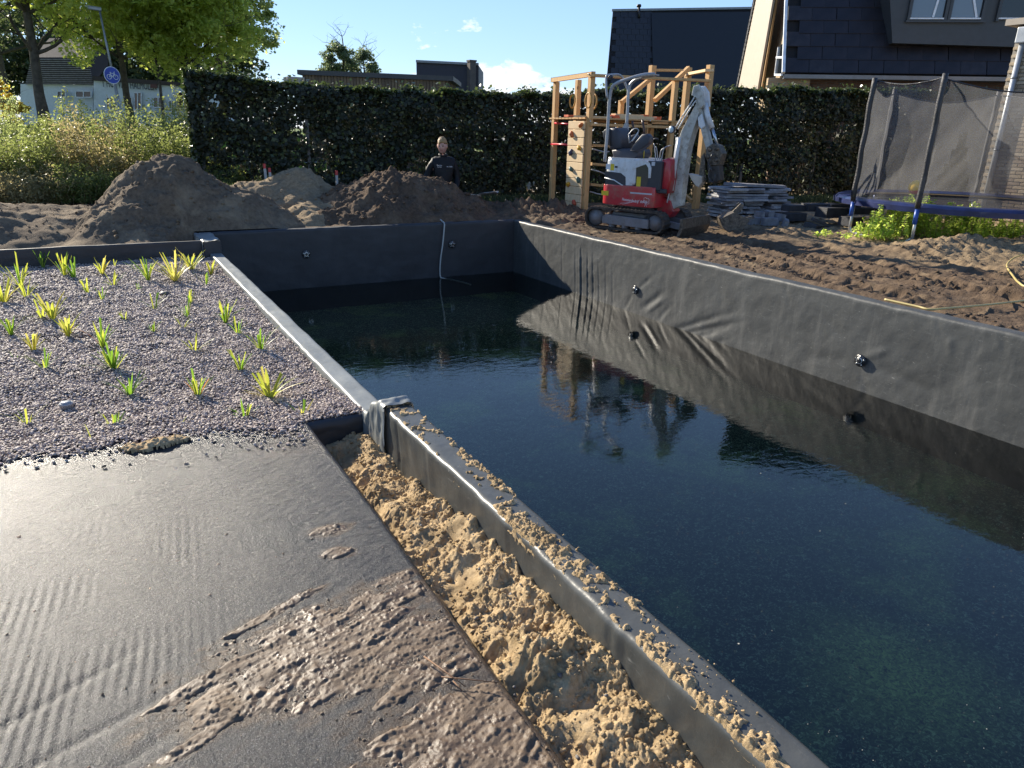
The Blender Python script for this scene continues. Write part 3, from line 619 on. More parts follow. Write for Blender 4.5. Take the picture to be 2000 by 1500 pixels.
def scatter_nodes(name, mat, radius, sub, squash, smin, smax, noise_amt=.5):
    ng = bpy.data.node_groups.new(name, 'GeometryNodeTree'); ng.interface.new_socket('Geometry', in_out='INPUT', socket_type='NodeSocketGeometry'); ng.interface.new_socket('Geometry', in_out='OUTPUT', socket_type='NodeSocketGeometry')
    N = ng.nodes.new; L = ng.links.new; gi = N('NodeGroupInput'); go = N('NodeGroupOutput')
    ico = N('GeometryNodeMeshIcoSphere'); ico.inputs['Radius'].default_value = radius; ico.inputs['Subdivisions'].default_value = sub
    sp = N('GeometryNodeSetPosition'); nz = N('ShaderNodeTexNoise'); nz.inputs['Scale'].default_value = .55 / radius; nz.inputs['Detail'].default_value = 1
    pos = N('GeometryNodeInputPosition'); L(pos.outputs[0], nz.inputs['Vector'])
    sb = N('ShaderNodeVectorMath'); sb.operation = 'SUBTRACT'; sb.inputs[1].default_value = (.5, .5, .5); L(nz.outputs['Color'], sb.inputs[0])
    sc = N('ShaderNodeVectorMath'); sc.operation = 'SCALE'; sc.inputs['Scale'].default_value = radius * noise_amt * 3; L(sb.outputs[0], sc.inputs[0])
    L(ico.outputs[0], sp.inputs[0]); L(sc.outputs[0], sp.inputs['Offset'])
    sm = N('GeometryNodeSetMaterial'); sm.inputs['Material'].default_value = mat; L(sp.outputs[0], sm.inputs[0])
    ss = N('GeometryNodeSetShadeSmooth'); L(sm.outputs[0], ss.inputs[0]); ss.inputs['Shade Smooth'].default_value = False
    m2p = N('GeometryNodeMeshToPoints'); L(gi.outputs[0], m2p.inputs[0])
    io = N('GeometryNodeInstanceOnPoints'); L(m2p.outputs[0], io.inputs['Points']); L(ss.outputs[0], io.inputs['Instance'])
    rv = N('FunctionNodeRandomValue'); rv.data_type = 'FLOAT_VECTOR'; rv.inputs[0].default_value = (-.5, -.5, 0); rv.inputs[1].default_value = (.5, .5, 6.28); L(rv.outputs[0], io.inputs['Rotation'])
    rs = N('FunctionNodeRandomValue'); rs.data_type = 'FLOAT_VECTOR'; rs.inputs['Seed'].default_value = 3
    rs.inputs[0].default_value = (smin, smin, smin * squash); rs.inputs[1].default_value = (smax, smax, smax * squash)
    na = N('GeometryNodeInputNamedAttribute'); na.data_type = 'FLOAT'; na.inputs['Name'].default_value = 'psize'
    ml = N('ShaderNodeVectorMath'); ml.operation = 'SCALE'; L(rs.outputs[0], ml.inputs[0]); L(na.outputs[0], ml.inputs['Scale']); L(ml.outputs[0], io.inputs['Scale'])
    L(io.outputs[0], go.inputs[0]); return ng
md = pebbles.modifiers.new('scatter', 'NODES'); md.node_group = scatter_nodes('scatter_pebbles', mpb.m, .0070, 2, .70, .60, 1.5)

# small heap of yellow sand where the sheet meets the gravel
xs = np.arange(-.22, .30, .0035); ys = np.arange(3.40, 3.75, .0035); X, Y = np.meshgrid(xs, ys, indexing='ij')
q0 = onz((308, 866), -.14); mk = 1 - np.hypot((X - q0[0]) / .125, (Y - q0[1]) / .055) + .45 * fbm(X * 14, Y * 14, 3, 161)
th = np.clip(mk, 0, 1) * .022 + .006 * clods(X, Y, .016, 162, .6) * sstep(0, .2, mk); kq = mk[:-1, :-1] > -.03
hs = link('sand_heap', gridmesh('sand_heap', X, Y, -.142 + .006 + th - .02 * sstep(.03, -.03, mk), kq), M_SAND); tag(hs, 'small patch of yellow sand between the gravel and the black sheet', 'sand', kind='stuff')

# round caps standing in the gravel
def cap(p, r, h, label, mat):
    t = thing('round_cap', label, 'cap', p, 0, 'round caps in the gravel bed')
    MB().lathe([(r * .9, -.03), (r * .95, h * .6), (r, h * .62), (r, h), (r * .93, h * 1.15)], (0, 0, 0), n=28).build('lid', mat, t)
    MB().lathe([(r * .80, h * 1.15), (r * .78, h * 1.35), (r * .3, h * 1.5)], (0, 0, 0), n=28).build('dome', mat, t)
p = onz((130, 793), -.185); cap((p[0], p[1], -.188), .034, .020, 'pale grey round cap near the sheet at the left', simple('grey_cap', (.30, .32, .34), .35))
p = onz((322, 575), -.185); cap((p[0], p[1], -.190), .045, .022, 'dark round cap lying further back in the gravel', simple('dark_cap', (.10, .09, .09), .5))

# clipped iris and sedge clumps
def bladem(name, a, b): return leafmat(name, a, b, rough=.4, trans=.5, spec=.4)
M_BL = [bladem('blade_green', (.075, .17, .012), (.15, .26, .025)), bladem('blade_lime', (.20, .28, .03), (.36, .38, .05)), bladem('blade_yellow', (.38, .32, .07), (.50, .42, .10)), bladem('blade_rust', (.30, .11, .03), (.38, .17, .05))]
def blade_mesh(h, w, lean, cut, seed):
    r = random.Random(seed); n = 6; V = []; F = []
    for i in range(n + 1):
        t = i / n; x = lean * t ** 1.6 * h; z = h * t * (1 - .12 * lean * t); ww = w * (.62 + .5 * t - .35 * t * t) * (1 if (cut or t < .7) else (1 - (t - .7) / .3) ** .8 + .02)
        V += [(x, -ww / 2, z), (x + w * .12, 0, z), (x, ww / 2, z + (cut * w * .5 if i == n else 0))]
    for i in range(n):
        a = i * 3; F += [(a, a + 1, a + 4, a + 3), (a + 1, a + 2, a + 5, a + 4)]
    return npmesh('blade', np.array(V), np.array(F), True, [r.random()] * len(F))
BLADES = {}
for k in range(4):
    BLADES[k] = []
    for j in range(7):
        m_ = blade_mesh(1.0, [.105, .115, .105, .10][k] * [1, .7, .85, 1.1, .6, .9, 1.2][j], [.1, .35, .6, .2, .8, .05, .45][j], j % 2, j); m_.materials.append(M_BL[k]); BLADES[k].append(m_)
PLANTS = [  # base px, height px, n, spread, kinds
 (430, 800 - 735 + 660, 0, 0, 0, '')]
PL = [(84, 522, 36, 6, .5, (0, 1), 'thin green clump nearest the back left edge of the bed'), (127, 540, 50, 9, .45, (1, 1, 0), 'lime clump with one tall blade, back left of the bed'), (146, 545, 45, 6, .5, (0, 3), 'sparse clump with a dry rust tip beside the tall lime blade'),
 (200, 535, 38, 8, .35, (1, 1, 2), 'broad bundled lime clump at the back of the bed'), (222, 558, 34, 6, .8, (1, 0), 'wide open lime clump in front of the bundled one'), (224, 522, 24, 3, .6, (1,), 'pair of short lime blades by the back liner wall'),
 (264, 530, 22, 3, .4, (1, 0), 'small lime sprig left of the tall sedge tuft'), (290, 548, 52, 9, .3, (0, 0, 1), 'upright green sedge tuft at the back centre'), (342, 548, 62, 14, .75, (2, 2, 1), 'large yellow clump by the back corner of the bed'),
 (374, 527, 48, 12, .7, (2, 2, 1), 'large yellow clump behind, touching the back corner'), (412, 535, 34, 8, .6, (2, 3, 1), 'yellow and rust clump beside the overflow edge'), (402, 555, 30, 5, .4, (1, 0), 'small lime clump just below the one at the overflow edge'),
 (171, 572, 34, 6, .25, (0, 1), 'narrow pale green sedge in the back left gravel'), (200, 586, 28, 5, .3, (0, 1), 'short pale sedge right of the narrow one'), (302, 604, 34, 5, .3, (1, 0), 'slim lime clump in front of the dark round cap'),
 (270, 565, 16, 4, .8, (1, 0), 'tiny pale sprig left of the dark round cap'), (372, 592, 30, 7, .3, (0, 1), 'pale green tuft right of the dark round cap'), (366, 618, 36, 5, .25, (0, 1), 'thin grassy tuft below the pale green tuft'),
 (40, 560, 66, 9, .55, (1, 0, 1), 'tall lime clump at the far left edge'), (52, 582, 44, 7, .5, (1, 1), 'lime clump in front of the far left one'), (8, 592, 58, 12, .8, (1, 2, 3), 'rust based clump cut by the left picture border'),
 (103, 625, 60, 9, .45, (1, 2), 'yellow green clump with three thick blades left of centre'), (83, 622, 40, 4, .9, (1,), 'single leaning lime blades beside the thick bladed clump'), (133, 655, 48, 9, .4, (1, 2), 'stout lime clump joined by a dry brown stalk'),
 (22, 652, 42, 8, .5, (1, 0), 'lime clump at the left border, middle of the bed'), (66, 684, 40, 8, .35, (2, 1), 'yellowish clump right of the border clump'), (88, 720, 44, 6, .6, (0, 1), 'green clump at the foot of the yellowish clump'),
 (200, 676, 60, 7, .45, (0, 1, 3), 'green clump with rusty middle blade'), (222, 722, 58, 13, .65, (0, 0, 1), 'largest bright green clump in the middle of the bed'), (254, 771, 52, 9, .5, (0, 0), 'deep green clump below the largest green one'),
 (245, 625, 26, 5, .3, (0, 1), 'faint pale sprig in the middle gravel'), (300, 648, 26, 6, .4, (1, 0), 'short lime tuft in the middle of the bed'), (357, 640, 26, 4, .6, (1,), 'leaning lime sprig above the rusty shoot'),
 (381, 688, 40, 6, .35, (1, 3), 'lime clump with a rusty shoot at its foot'), (440, 628, 50, 9, .55, (1, 0), 'lime clump left of the overflow edge'), (464, 652, 38, 6, .45, (0, 1), 'thin green clump just below that by the overflow edge'),
 (509, 686, 52, 8, .35, (0, 1), 'upright bright clump closest to the overflow edge'), (470, 722, 46, 8, .4, (1, 0), 'fine lime clump above the big yellow one'), (386, 773, 56, 8, .6, (1, 0, 3), 'green clump with a brown tip, front centre'),
 (527, 778, 72, 13, .8, (2, 2, 1), 'biggest yellow clump at the front right of the bed'), (478, 820, 46, 8, .75, (0, 0, 1), 'green clump in front of the biggest yellow one'), (592, 818, 42, 5, .25, (1, 0, 2), 'small upright clump by the partition wall'),
 (224, 838, 44, 9, .5, (1, 0), 'lime clump near the front edge of the gravel'), (346, 843, 36, 2, .35, (1,), 'single lime blade in front by the sand patch'), (187, 870, 50, 1, .25, (1,), 'lone lime blade standing at the gravel edge'),
 (53, 830, 44, 4, .4, (0, 1), 'thin green clump left of the front, behind the sheet'), (8, 898, 34, 5, .9, (0, 0), 'low green clump in the front left corner'), (30, 700, 16, 3, .8, (0,), 'faint short sprig at the left')]
for i, (px_, py_, hp, n, sp_, kinds, lab) in enumerate(PL):
    r = random.Random(100 + i); p = onz((px_, py_), -.19); dep = float(np.dot(p - EYE, FW)); h = hp / FPX * dep * 1.03
    t = thing('water_plant', lab, 'plant', (p[0], p[1], -.20), 0, 'clipped water plants set in the gravel bed')
    for j in range(n if n < 4 else int(n * 1.5)):
        k = r.choice(kinds if (3 not in kinds or r.random() < .25) else [q_ for q_ in kinds if q_ != 3]); o = link('blade', BLADES[k][r.randrange(7)], None, t); a = r.uniform(0, 6.283); tilt = sp_ * r.uniform(.1, 1.0) * .75
        o.location = (.010 * math.cos(a), .010 * math.sin(a), 0); hh = h * r.uniform(.55, 1.0) if j else h
        o.scale = (hh, min(hh, .16) * (1.4 if 2 in kinds else 1.0), hh); o.rotation_euler = (0, tilt if j else tilt * .3, a)

# ================================================================ SOIL HEAPS
M_P1 = mat_pile('brown_earth', (.10, .072, .048), (.23, .17, .112), (.34, .26, .165), .6)
M_P2 = mat_pile('sandy_earth', (.20, .145, .085), (.38, .285, .175), (.11, .076, .048), .5)
M_P3 = mat_pile('dark_earth', (.062, .041, .027), (.16, .108, .07), (.27, .19, .12), .4)
def heap(name, label, cx, cy, parts, mat, seed, x0, x1, y0, y1, st=.028, cl=1.0):
    xs = np.arange(x0, x1, st); ys = np.arange(y0, y1, st); X, Y = np.meshgrid(xs, ys, indexing='ij'); Z = np.full(X.shape, -.4)
    wx = X + .16 * fbm(X * 1.6, Y * 1.6, 3, seed); wy = Y + .16 * fbm(X * 1.6 + 9, Y * 1.6, 3, seed + 1)
    for (px_, py_, h, rx, ry, top) in parts:
        q = np.hypot((wx - px_) / rx, (wy - py_) / ry); c = (h + .12) * (1 - np.sqrt(q * q + top * top) + top) - .12
        k = .09; Z = np.maximum(Z, c) + k * .25 * np.clip(1 - np.abs(Z - c) / k, 0, 1) ** 2
    Z = np.minimum(Z, .01 + (Y - (9.31 + .69 * sstep(.45, 1.02, X + .06 * pn(Y * 4, X * 3, 2)))) * 1.15); Z = np.where((X > 1.03) & (Y < 10.0), -.4, Z); Z = np.minimum(Z, np.minimum(np.minimum(X - xs[0], xs[-1] - X), np.minimum(Y - ys[0] + .3, ys[-1] - Y)) * 1.3 - .08); slope = sstep(-.1, .2, Z)
    Z = Z + slope * (.030 * fbm(X * 3.5, Y * 3.5, 4, seed + 2) + .018 * ridged(X * 5 + Y * 2, Y * 5, 3, seed + 3) * .6 + cl * (.040 * clods(X + .03 * pn(X * 9, Y * 9, 1), Y, .15, seed + 4, .30) * sstep(-.2, .3, fbm(X * 1.2, Y * 1.2, 2, seed + 6)) + .020 * clods(X, Y, .08, seed + 5, .45)))
    Z = np.where(X > 1.035, np.minimum(Z, .004 + np.maximum(Y - 10.0, 0) * 1.15 - .4 * (Y < 10.0)), Z)
    bx, by = cx, cy; o = link(name, gridmesh(name, X - bx, Y - by, Z + 0, Z[:-1, :-1] > -.2), mat); o.location = (bx, by, 0)
    tag(o, label, 'heap', 'heaps of dug earth behind the pool'); rr_ = np.random.default_rng(seed); nn = 1500; ii = rr_.integers(0, X.shape[0], nn); jj = rr_.integers(0, X.shape[1], nn); ok = (Z[ii, jj] > .0) & ((X[ii, jj] < 1.0) | (Y[ii, jj] > 10.1)); ii, jj = ii[ok], jj[ok]
    c_ = crumbs('clods', np.stack([X[ii, jj] - bx, Y[ii, jj] - by, Z[ii, jj] + .003], 1), .005, .036 * min(cl, 1.2), mat, None, None, seed + 9, .8); c_.parent = o; return o, (X, Y, Z)
heap('earth_heap', 'largest brown earth heap, at the left behind the planted bed', .9, 10.9, [(.92, 11.0, .90, 1.25, 1.15, .10), (1.3, 10.8, .60, 1.35, .95, .2), (.35, 10.6, .42, .75, .8, .2), (.5, 9.9, .10, .9, .5, .3)], M_P1, 200, -.9, 3.1, 9.36, 12.6, .024)
heap('earth_heap', 'pale sandy heap between the two brown heaps, behind the end wall', 2.9, 12.0, [(2.95, 12.3, .66, 1.2, 1.1, .14), (2.2, 12.3, .46, .9, .8, .5), (3.3, 11.3, .28, 1.2, .8, .3), (2.9, 11.0, .18, .9, .6, .4)], M_P2, 230, .9, 5.2, 10.0, 13.9, .028, .7)
heap('earth_heap', 'rounded dark clumpy heap in front of the standing person', 4.3, 11.3, [(4.3, 11.3, .64, 1.25, 1.0, .6), (4.85, 11.15, .48, 1.0, .85, .5), (3.65, 11.3, .42, .95, .8, .5)], M_P3, 260, 2.4, 6.4, 10.0, 12.9, .022, 1.5)
heap('earth_heap', 'small yellow sand heap just behind the end wall', 3.8, 10.45, [(3.82, 10.45, .13, .45, .3, .2), (4.42, 10.4, .11, .35, .26, .2), (4.1, 10.35, .07, .6, .25, .3)], mat_pile('yellow_earth', (.24, .17, .09), (.42, .31, .18), (.16, .11, .06), .4), 290, 3.2, 5.0, 10.06, 10.95, .018, .6)
heap('earth_heap', 'low flat bank of grey brown soil at the left border', -1.2, 11.0, [(-1.6, 11.2, .30, 1.6, 1.0, .8), (-.4, 11.3, .22, 1.1, .9, .8)], M_P1, 320, -3.6, .7, 9.5, 12.8, .035, .5)

# ================================================================ IVY HEDGE
HD = np.array([.97, -.243]); HO = np.array([7.76, 13.6])
def hpt(s, off=0.0): return HO[0] + HD[0] * s + HD[1] * off * -1 * -1, HO[1] + HD[1] * s + HD[0] * off * 1
# s runs along the hedge, off away from the camera
def h_top(s): return np.interp(s, [-6.2, -4.4, 0, 6, 14], [2.22, 2.03, 2.02, 2.34, 2.54]) + .09 * fbm(s * 1.3, s * 0, 4, 171)
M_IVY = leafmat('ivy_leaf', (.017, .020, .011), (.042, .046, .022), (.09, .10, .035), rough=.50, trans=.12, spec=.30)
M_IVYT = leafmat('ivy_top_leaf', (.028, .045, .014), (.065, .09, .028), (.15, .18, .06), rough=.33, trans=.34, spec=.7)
S0, S1 = -6.15, 13.5
hedge = thing('ivy_hedge', 'long dark ivy covered fence running behind the climbing frame and digger', 'hedge', (HO[0], HO[1], 0), math.atan2(HD[1], HD[0]))
r = np.random.default_rng(77); n = 62000
s = r.uniform(S0, S1, n); tz = h_top(s); z = r.uniform(-.02, 1, n) ** .9 * tz
thin = fbm(s * .9, z * 1.1, 3, 172) + .35 * sstep(.9, .2, z) * sstep(2.5, 4.5, s)
keep = (thin < .42) | (r.random(n) < .35); s, z, tz = s[keep], z[keep], tz[keep]; n = len(s)
off = -.15 + .17 * fbm(s * 1.4, z * 1.4, 4, 173) + r.uniform(-.06, .10, n)
V, F, q = leaves(np.stack([s, off, z], 1), .085, 78, up=.2, nrm=(0, -1, .25), nb=.5, aspect=.85)
link('foliage', npmesh('foliage', V, F, True, q), M_IVY, hedge)
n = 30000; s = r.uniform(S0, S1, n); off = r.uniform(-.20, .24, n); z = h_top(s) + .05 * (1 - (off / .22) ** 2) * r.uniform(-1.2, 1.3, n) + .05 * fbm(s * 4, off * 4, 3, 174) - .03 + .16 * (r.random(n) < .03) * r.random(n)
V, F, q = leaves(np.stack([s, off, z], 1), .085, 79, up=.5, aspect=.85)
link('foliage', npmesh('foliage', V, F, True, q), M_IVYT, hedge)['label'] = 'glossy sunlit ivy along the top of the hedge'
n = 34000; s = r.uniform(S0, S1, n); z = r.uniform(0, 1, n) * (h_top(s) - .05); off = r.uniform(-.02, .20, n); kk = fbm(s * 2.2, z * 2.2, 3, 175) < .35 + .0 * z; s, z, off = s[kk], z[kk], off[kk]
V, F, q = leaves(np.stack([s, off, z], 1), .11, 80, up=.1, aspect=.9)
link('foliage', npmesh('foliage', V, F, True, q), M_IVY, hedge)
# left end face
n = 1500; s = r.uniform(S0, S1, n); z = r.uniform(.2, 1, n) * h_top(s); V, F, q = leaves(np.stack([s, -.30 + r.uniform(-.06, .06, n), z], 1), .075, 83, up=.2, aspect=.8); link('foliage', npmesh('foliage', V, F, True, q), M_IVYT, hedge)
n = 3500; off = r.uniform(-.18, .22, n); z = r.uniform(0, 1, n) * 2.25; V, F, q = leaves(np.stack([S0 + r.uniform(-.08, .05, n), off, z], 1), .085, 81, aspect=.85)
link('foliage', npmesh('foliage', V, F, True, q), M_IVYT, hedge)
M_POST = simple('grey_fence_post', (.13, .12, .11), .8)
for i, s_ in enumerate(np.arange(S0 + .1, S1, 1.92)):
    b = MB(); b.box((s_, -.13 if i == 1 else -.03, .85 if i == 1 else .75), (.06, .05, 1.7 if i == 1 else 1.5), None, .004); b.build('fence_post', M_POST, hedge)
b = MB()
for s_ in np.arange(S0, S1, .10): b.cyl((s_, .03, 0), (s_, .03, 2.0), .0035, 4)
for z_ in np.arange(.1, 2.1, .25): b.cyl((S0, .037, z_), (S1, .037, z_), .004, 4)
o = b.build('fence_mesh', simple('dull_wire', (.16, .17, .15), .6, .3), hedge); o['kind'] = 'stuff'
b = MB(); r2 = random.Random(9)
for i in range(150):
    s_ = r2.uniform(S0, S1); z_ = 0; P_ = []
    while z_ < 2.1: P_.append((s_, r2.uniform(-.05, .12), z_)); z_ += r2.uniform(.25, .5); s_ += r2.uniform(-.12, .12)
    b.tube(P_, [.014 - .009 * k / len(P_) for k in range(len(P_))], 5)
o = b.build('ivy_stems', simple('ivy_stem', (.10, .08, .06), .9), hedge); o['kind'] = 'stuff'
for s_, zz in ((-3.75, 0), (-5.2, 0), (-5.33, 0)): pass
# marker stakes with red tips
M_ST = simple('pale_stake', (.50, .46, .40), .7); M_RED = simple('red_paint', (.55, .05, .035), .5)
for (p0, p1, d, lab) in (((659, 372), (657, 333), 13.2, 'white stake with red tip alone in front of the hedge'), ((521, 360), (516, 320), 12.9, 'left and taller of the two red tipped stakes on the sandy heap'), ((530, 362), (526, 328), 12.9, 'right and shorter of the two red tipped stakes on the sandy heap')):
    A = atd(p0, d); B = atd(p1, d); A[2] -= .25; t = thing('marker_stake', lab, 'stake', A, 0, 'red tipped marker stakes'); D = Vector(B - A)
    MB().beam((0, 0, 0), D * .86, .042, .03, (0, 1, 0), .003).build('stake', M_ST, t); MB().beam(D * .86, D, .044, .032, (0, 1, 0), .003).build('painted_tip', M_RED, t)
# ================================================================ TREES AND BUSHES
M_BARK = simple('bark', (.085, .070, .052), .95, var=.4, scale=5, bump=1.0, bs=22)
def limb(b, r, p, d, L, rad, lev, tips):
    n = 5; P_ = [Vector(p)]; R_ = [rad]; d = Vector(d).normalized()
    for i in range(n):
        d = (d + Vector((r.gauss(0, .16), r.gauss(0, .16), r.gauss(.05, .10)))).normalized(); P_.append(P_[-1] + d * L / n); R_.append(rad * (1 - .62 * (i + 1) / n))
    b.tube(P_, R_, 7 if lev < 1 else 5)
    if lev >= 2: tips.append(P_[-1]); tips.append(P_[-3]); return
    for k in range(5 if lev == 0 else 4):
        j = r.randint(2, n); a = r.uniform(0, 6.28); e = r.uniform(.15, .9)
        dd = Vector((math.cos(a), math.sin(a), e)); limb(b, r, P_[j], dd, L * r.uniform(.42, .62), R_[j] * .6, lev + 1, tips)
    tips.append(P_[-1])
def tree(name, label, base, h, crown, nleaf, leaf, lmat, seed, trunk_r=.16, lean=(0, 0), clump=.55, cat='tree', group=None, low=0.25):
    """crown: list of (dx,dy,z,rx,ry,rz) ellipsoids relative to the base"""
    r = random.Random(seed); rn = np.random.default_rng(seed); t = thing(name, label, cat, base, 0, group); b = MB(); tips = []
    P_ = [Vector((lean[0] * k / 8, lean[1] * k / 8, h * .93 * k / 8)) + Vector((r.gauss(0, .05), r.gauss(0, .05), 0)) * (k > 0) for k in range(9)]
    b.tube(P_, [trunk_r * (1.25 if k == 0 else 1 - .1 * k) for k in range(9)], 10)
    for k in range(2, 9):
        for m in range(3):
            a = r.uniform(0, 6.28); limb(b, r, P_[k], (math.cos(a), math.sin(a), r.uniform(.2, .9)), h * r.uniform(.14, .24), trunk_r * (.5 - .045 * k), 1, tips)
    b.build('trunk', M_BARK, t, smooth=True)
    C = []; tot = sum(c[3] * c[4] * c[5] for c in crown) 
    for c in crown:
        m = max(8, int(nleaf / 60 * c[3] * c[4] * c[5] / tot)); u = rn.normal(size=(m, 3)); u /= np.linalg.norm(u, axis=1)[:, None]; rad = rn.uniform(.35, 1, m) ** .5
        C.append(u * rad[:, None] * np.array(c[3:6]) + np.array(c[:3]))
    C = np.concatenate(C); per = int(nleaf / len(C)); sz = clump * rn.uniform(.45, 1.2, len(C))
    Q = rn.normal(size=(len(C), per, 3)); Q /= np.linalg.norm(Q, axis=2)[:, :, None]; Q = Q * (rn.uniform(.2, 1, (len(C), per, 1)) ** .6) * sz[:, None, None] * np.array([1, 1, .62]) + C[:, None, :]
    Q = Q.reshape(-1, 3); V, F, q = leaves(Q, leaf, seed + 1, up=.5, aspect=.7, droop=.4)
    q = np.clip(q * .75 + np.repeat(rn.random(len(C)), per) * .3, 0, 1) * .85 + (rn.random(len(q)) < .03) * .15
    link('crown', npmesh('crown', V, F, True, q), lmat, t); return t
M_L1 = leafmat('leaf_green', (.22, .27, .055), (.38, .42, .09), (.52, .47, .12), trans=.7)
M_L2 = leafmat('leaf_dark', (.05, .07, .03), (.10, .13, .05), trans=.4)
M_L3 = leafmat('leaf_bluegreen', (.18, .22, .08), (.30, .34, .13), trans=.65)
M_L5 = leafmat('leaf_distant', (.09, .12, .06), (.16, .20, .10), trans=.5)
M_L4 = leafmat('leaf_yellow', (.45, .26, .02), (.70, .42, .04), trans=.5)
def gz(x, y): return float(H(np.array([x]), np.array([y]))[0])
def at_base(px_, d, yy=235):
    p = atd((px_, yy), d); return (p[0], p[1], gz(p[0], p[1]) - .05)
F2 = Vector((CAM_R[0, 0], CAM_R[1, 0], 0)).normalized()             # picture-right on the ground
def off(a, z, b_=0.0): return (F2.x * a - F2.y * b_, F2.y * a + F2.x * b_, z)   # a: to the right in the picture, b_: away
T = [
 ('thick trunked broadleaf tree at the far left, in front of the tiled roof', 88, 21, 9, [(*off(1.5, 3.2), .9, .9, .7), (*off(-1.2, 5.2), 2.6, 2.4, 2.0), (*off(.6, 4.6), 1.5, 1.6, 1.3), (*off(-2.2, 3.6), 1.5, 1.6, 1.2)], 26000, M_L1, 301, .24, (0.1, 0)),
 ('bright green broadleaf tree just right of the street lamp', 258, 25, 10, [(*off(-.6, 4.4), 2.2, 2.0, 1.6), (*off(1.0, 5.4), 2.3, 2.2, 1.8), (*off(-1.3, 2.7), .8, 1.0, .8), (*off(.9, 3.0), 1.0, 1.0, .8)], 30000, M_L1, 302, .20, (-.2, 0)),
 ('slim young tree between the two larger green trees', 318, 22, 7.5, [(*off(0, 3.9), 1.5, 1.4, 1.5), (*off(.6, 2.3), .8, .8, .55), (*off(-.7, 2.7), .6, .7, .5)], 14000, M_L1, 303, .08, (.1, 0)),
 ('leafy tree standing over the left end of the ivy hedge', 375, 22, 8.5, [(*off(.2, 4.6), 1.9, 1.9, 1.9), (*off(1.2, 3.0), 1.1, 1.1, .8), (*off(-.7, 2.6), .8, .9, .7), (*off(.3, 1.9), .6, .6, .6)], 28000, M_L1, 304, .12, (.2, .1)),
 ('rightmost of the big trees, darker, reaching into the open sky', 440, 27, 9.5, [(*off(.1, 4.6), 2.0, 2.0, 1.5), (*off(.6, 6.2), 1.9, 1.9, 1.8), (*off(.9, 3.6), 1.3, 1.4, .9)], 34000, M_L3, 305, .16, (.1, 0)),
 ('dark dense tree filling the upper left corner', 20, 30, 12, [(*off(-1, 6.5), 3.2, 3, 3.2), (*off(1.6, 6.0), 2.6, 2.6, 2.6), (*off(4.2, 7.2), 2.4, 2.4, 2.2), (*off(-3.5, 4.5), 2, 2, 2)], 36000, M_L2, 306, .3, (0, 0)),
]
for (lab, px_, d, h, cr, n, mt, sd_, tr_, ln) in T:
    K = 1.38; tree('broadleaf_tree', lab, at_base(px_, d * K), h * K, [tuple(K * q for q in c_) for c_ in cr], int(n * .8), .20, mt, sd_, tr_ * K * .62, (ln[0] * K, ln[1] * K),.60, group='roadside trees at the left')
for (px_, d_, h_, lab_) in ((20, 66, 11, 'dark background tree behind the white house, leftmost'), (110, 70, 12, 'dark background tree rising behind the tiled roof'), (215, 68, 11, 'dark background tree behind the joint of the two roofs'), (320, 72, 11, 'dark background tree behind the lettered front'), (400, 66, 10, 'dark background tree behind the end of the white house')):
    tree('background_tree', lab_, at_base(px_, d_), h_, [(*off(0, h_ * .62), 5.2, 4.5, h_ * .36), (*off(2.5, h_ * .42), 4.0, 3.5, h_ * .28), (*off(-2.5, h_ * .40), 4.0, 3.5, h_ * .28)], 9000, .42, M_L2, 320 + px_, .3, (0, 0), 1.3, group='dark trees behind the white house')
b0 = atd((672, 160), 44); tree('broadleaf_tree', 'distant bluish tree top, left one above the wooden shed', (b0[0], b0[1], .8), 6.2, [(*off(-.2, 4.0), 1.1, 1.1, 1.5), (*off(-.9, 3.5), .7, .7, .8)], 9000, .16, M_L5, 307, .14, (0, 0), .4, group='distant tree tops')
b0 = atd((712, 160), 46); tree('broadleaf_tree', 'distant bluish tree top, right one above the wooden shed', (b0[0], b0[1], .8), 5.9, [(*off(0, 4.0), .8, .8, 1.3), (*off(.5, 3.2), .6, .6, .7)], 7000, .16, M_L5, 308, .12, (0, 0), .4, group='distant tree tops')
b0 = at_base(14, 17, 240); tree('shrub', 'young maple with orange yellow leaves in front of the dark trunk', (b0[0], b0[1], b0[2]), 2.2, [(*off(0, 1.7), .22, .25, .35), (*off(.32, 1.25), .28, .25, .25)], 900, .10, M_L4, 309, .03, (0, 0), .16, cat='shrub')
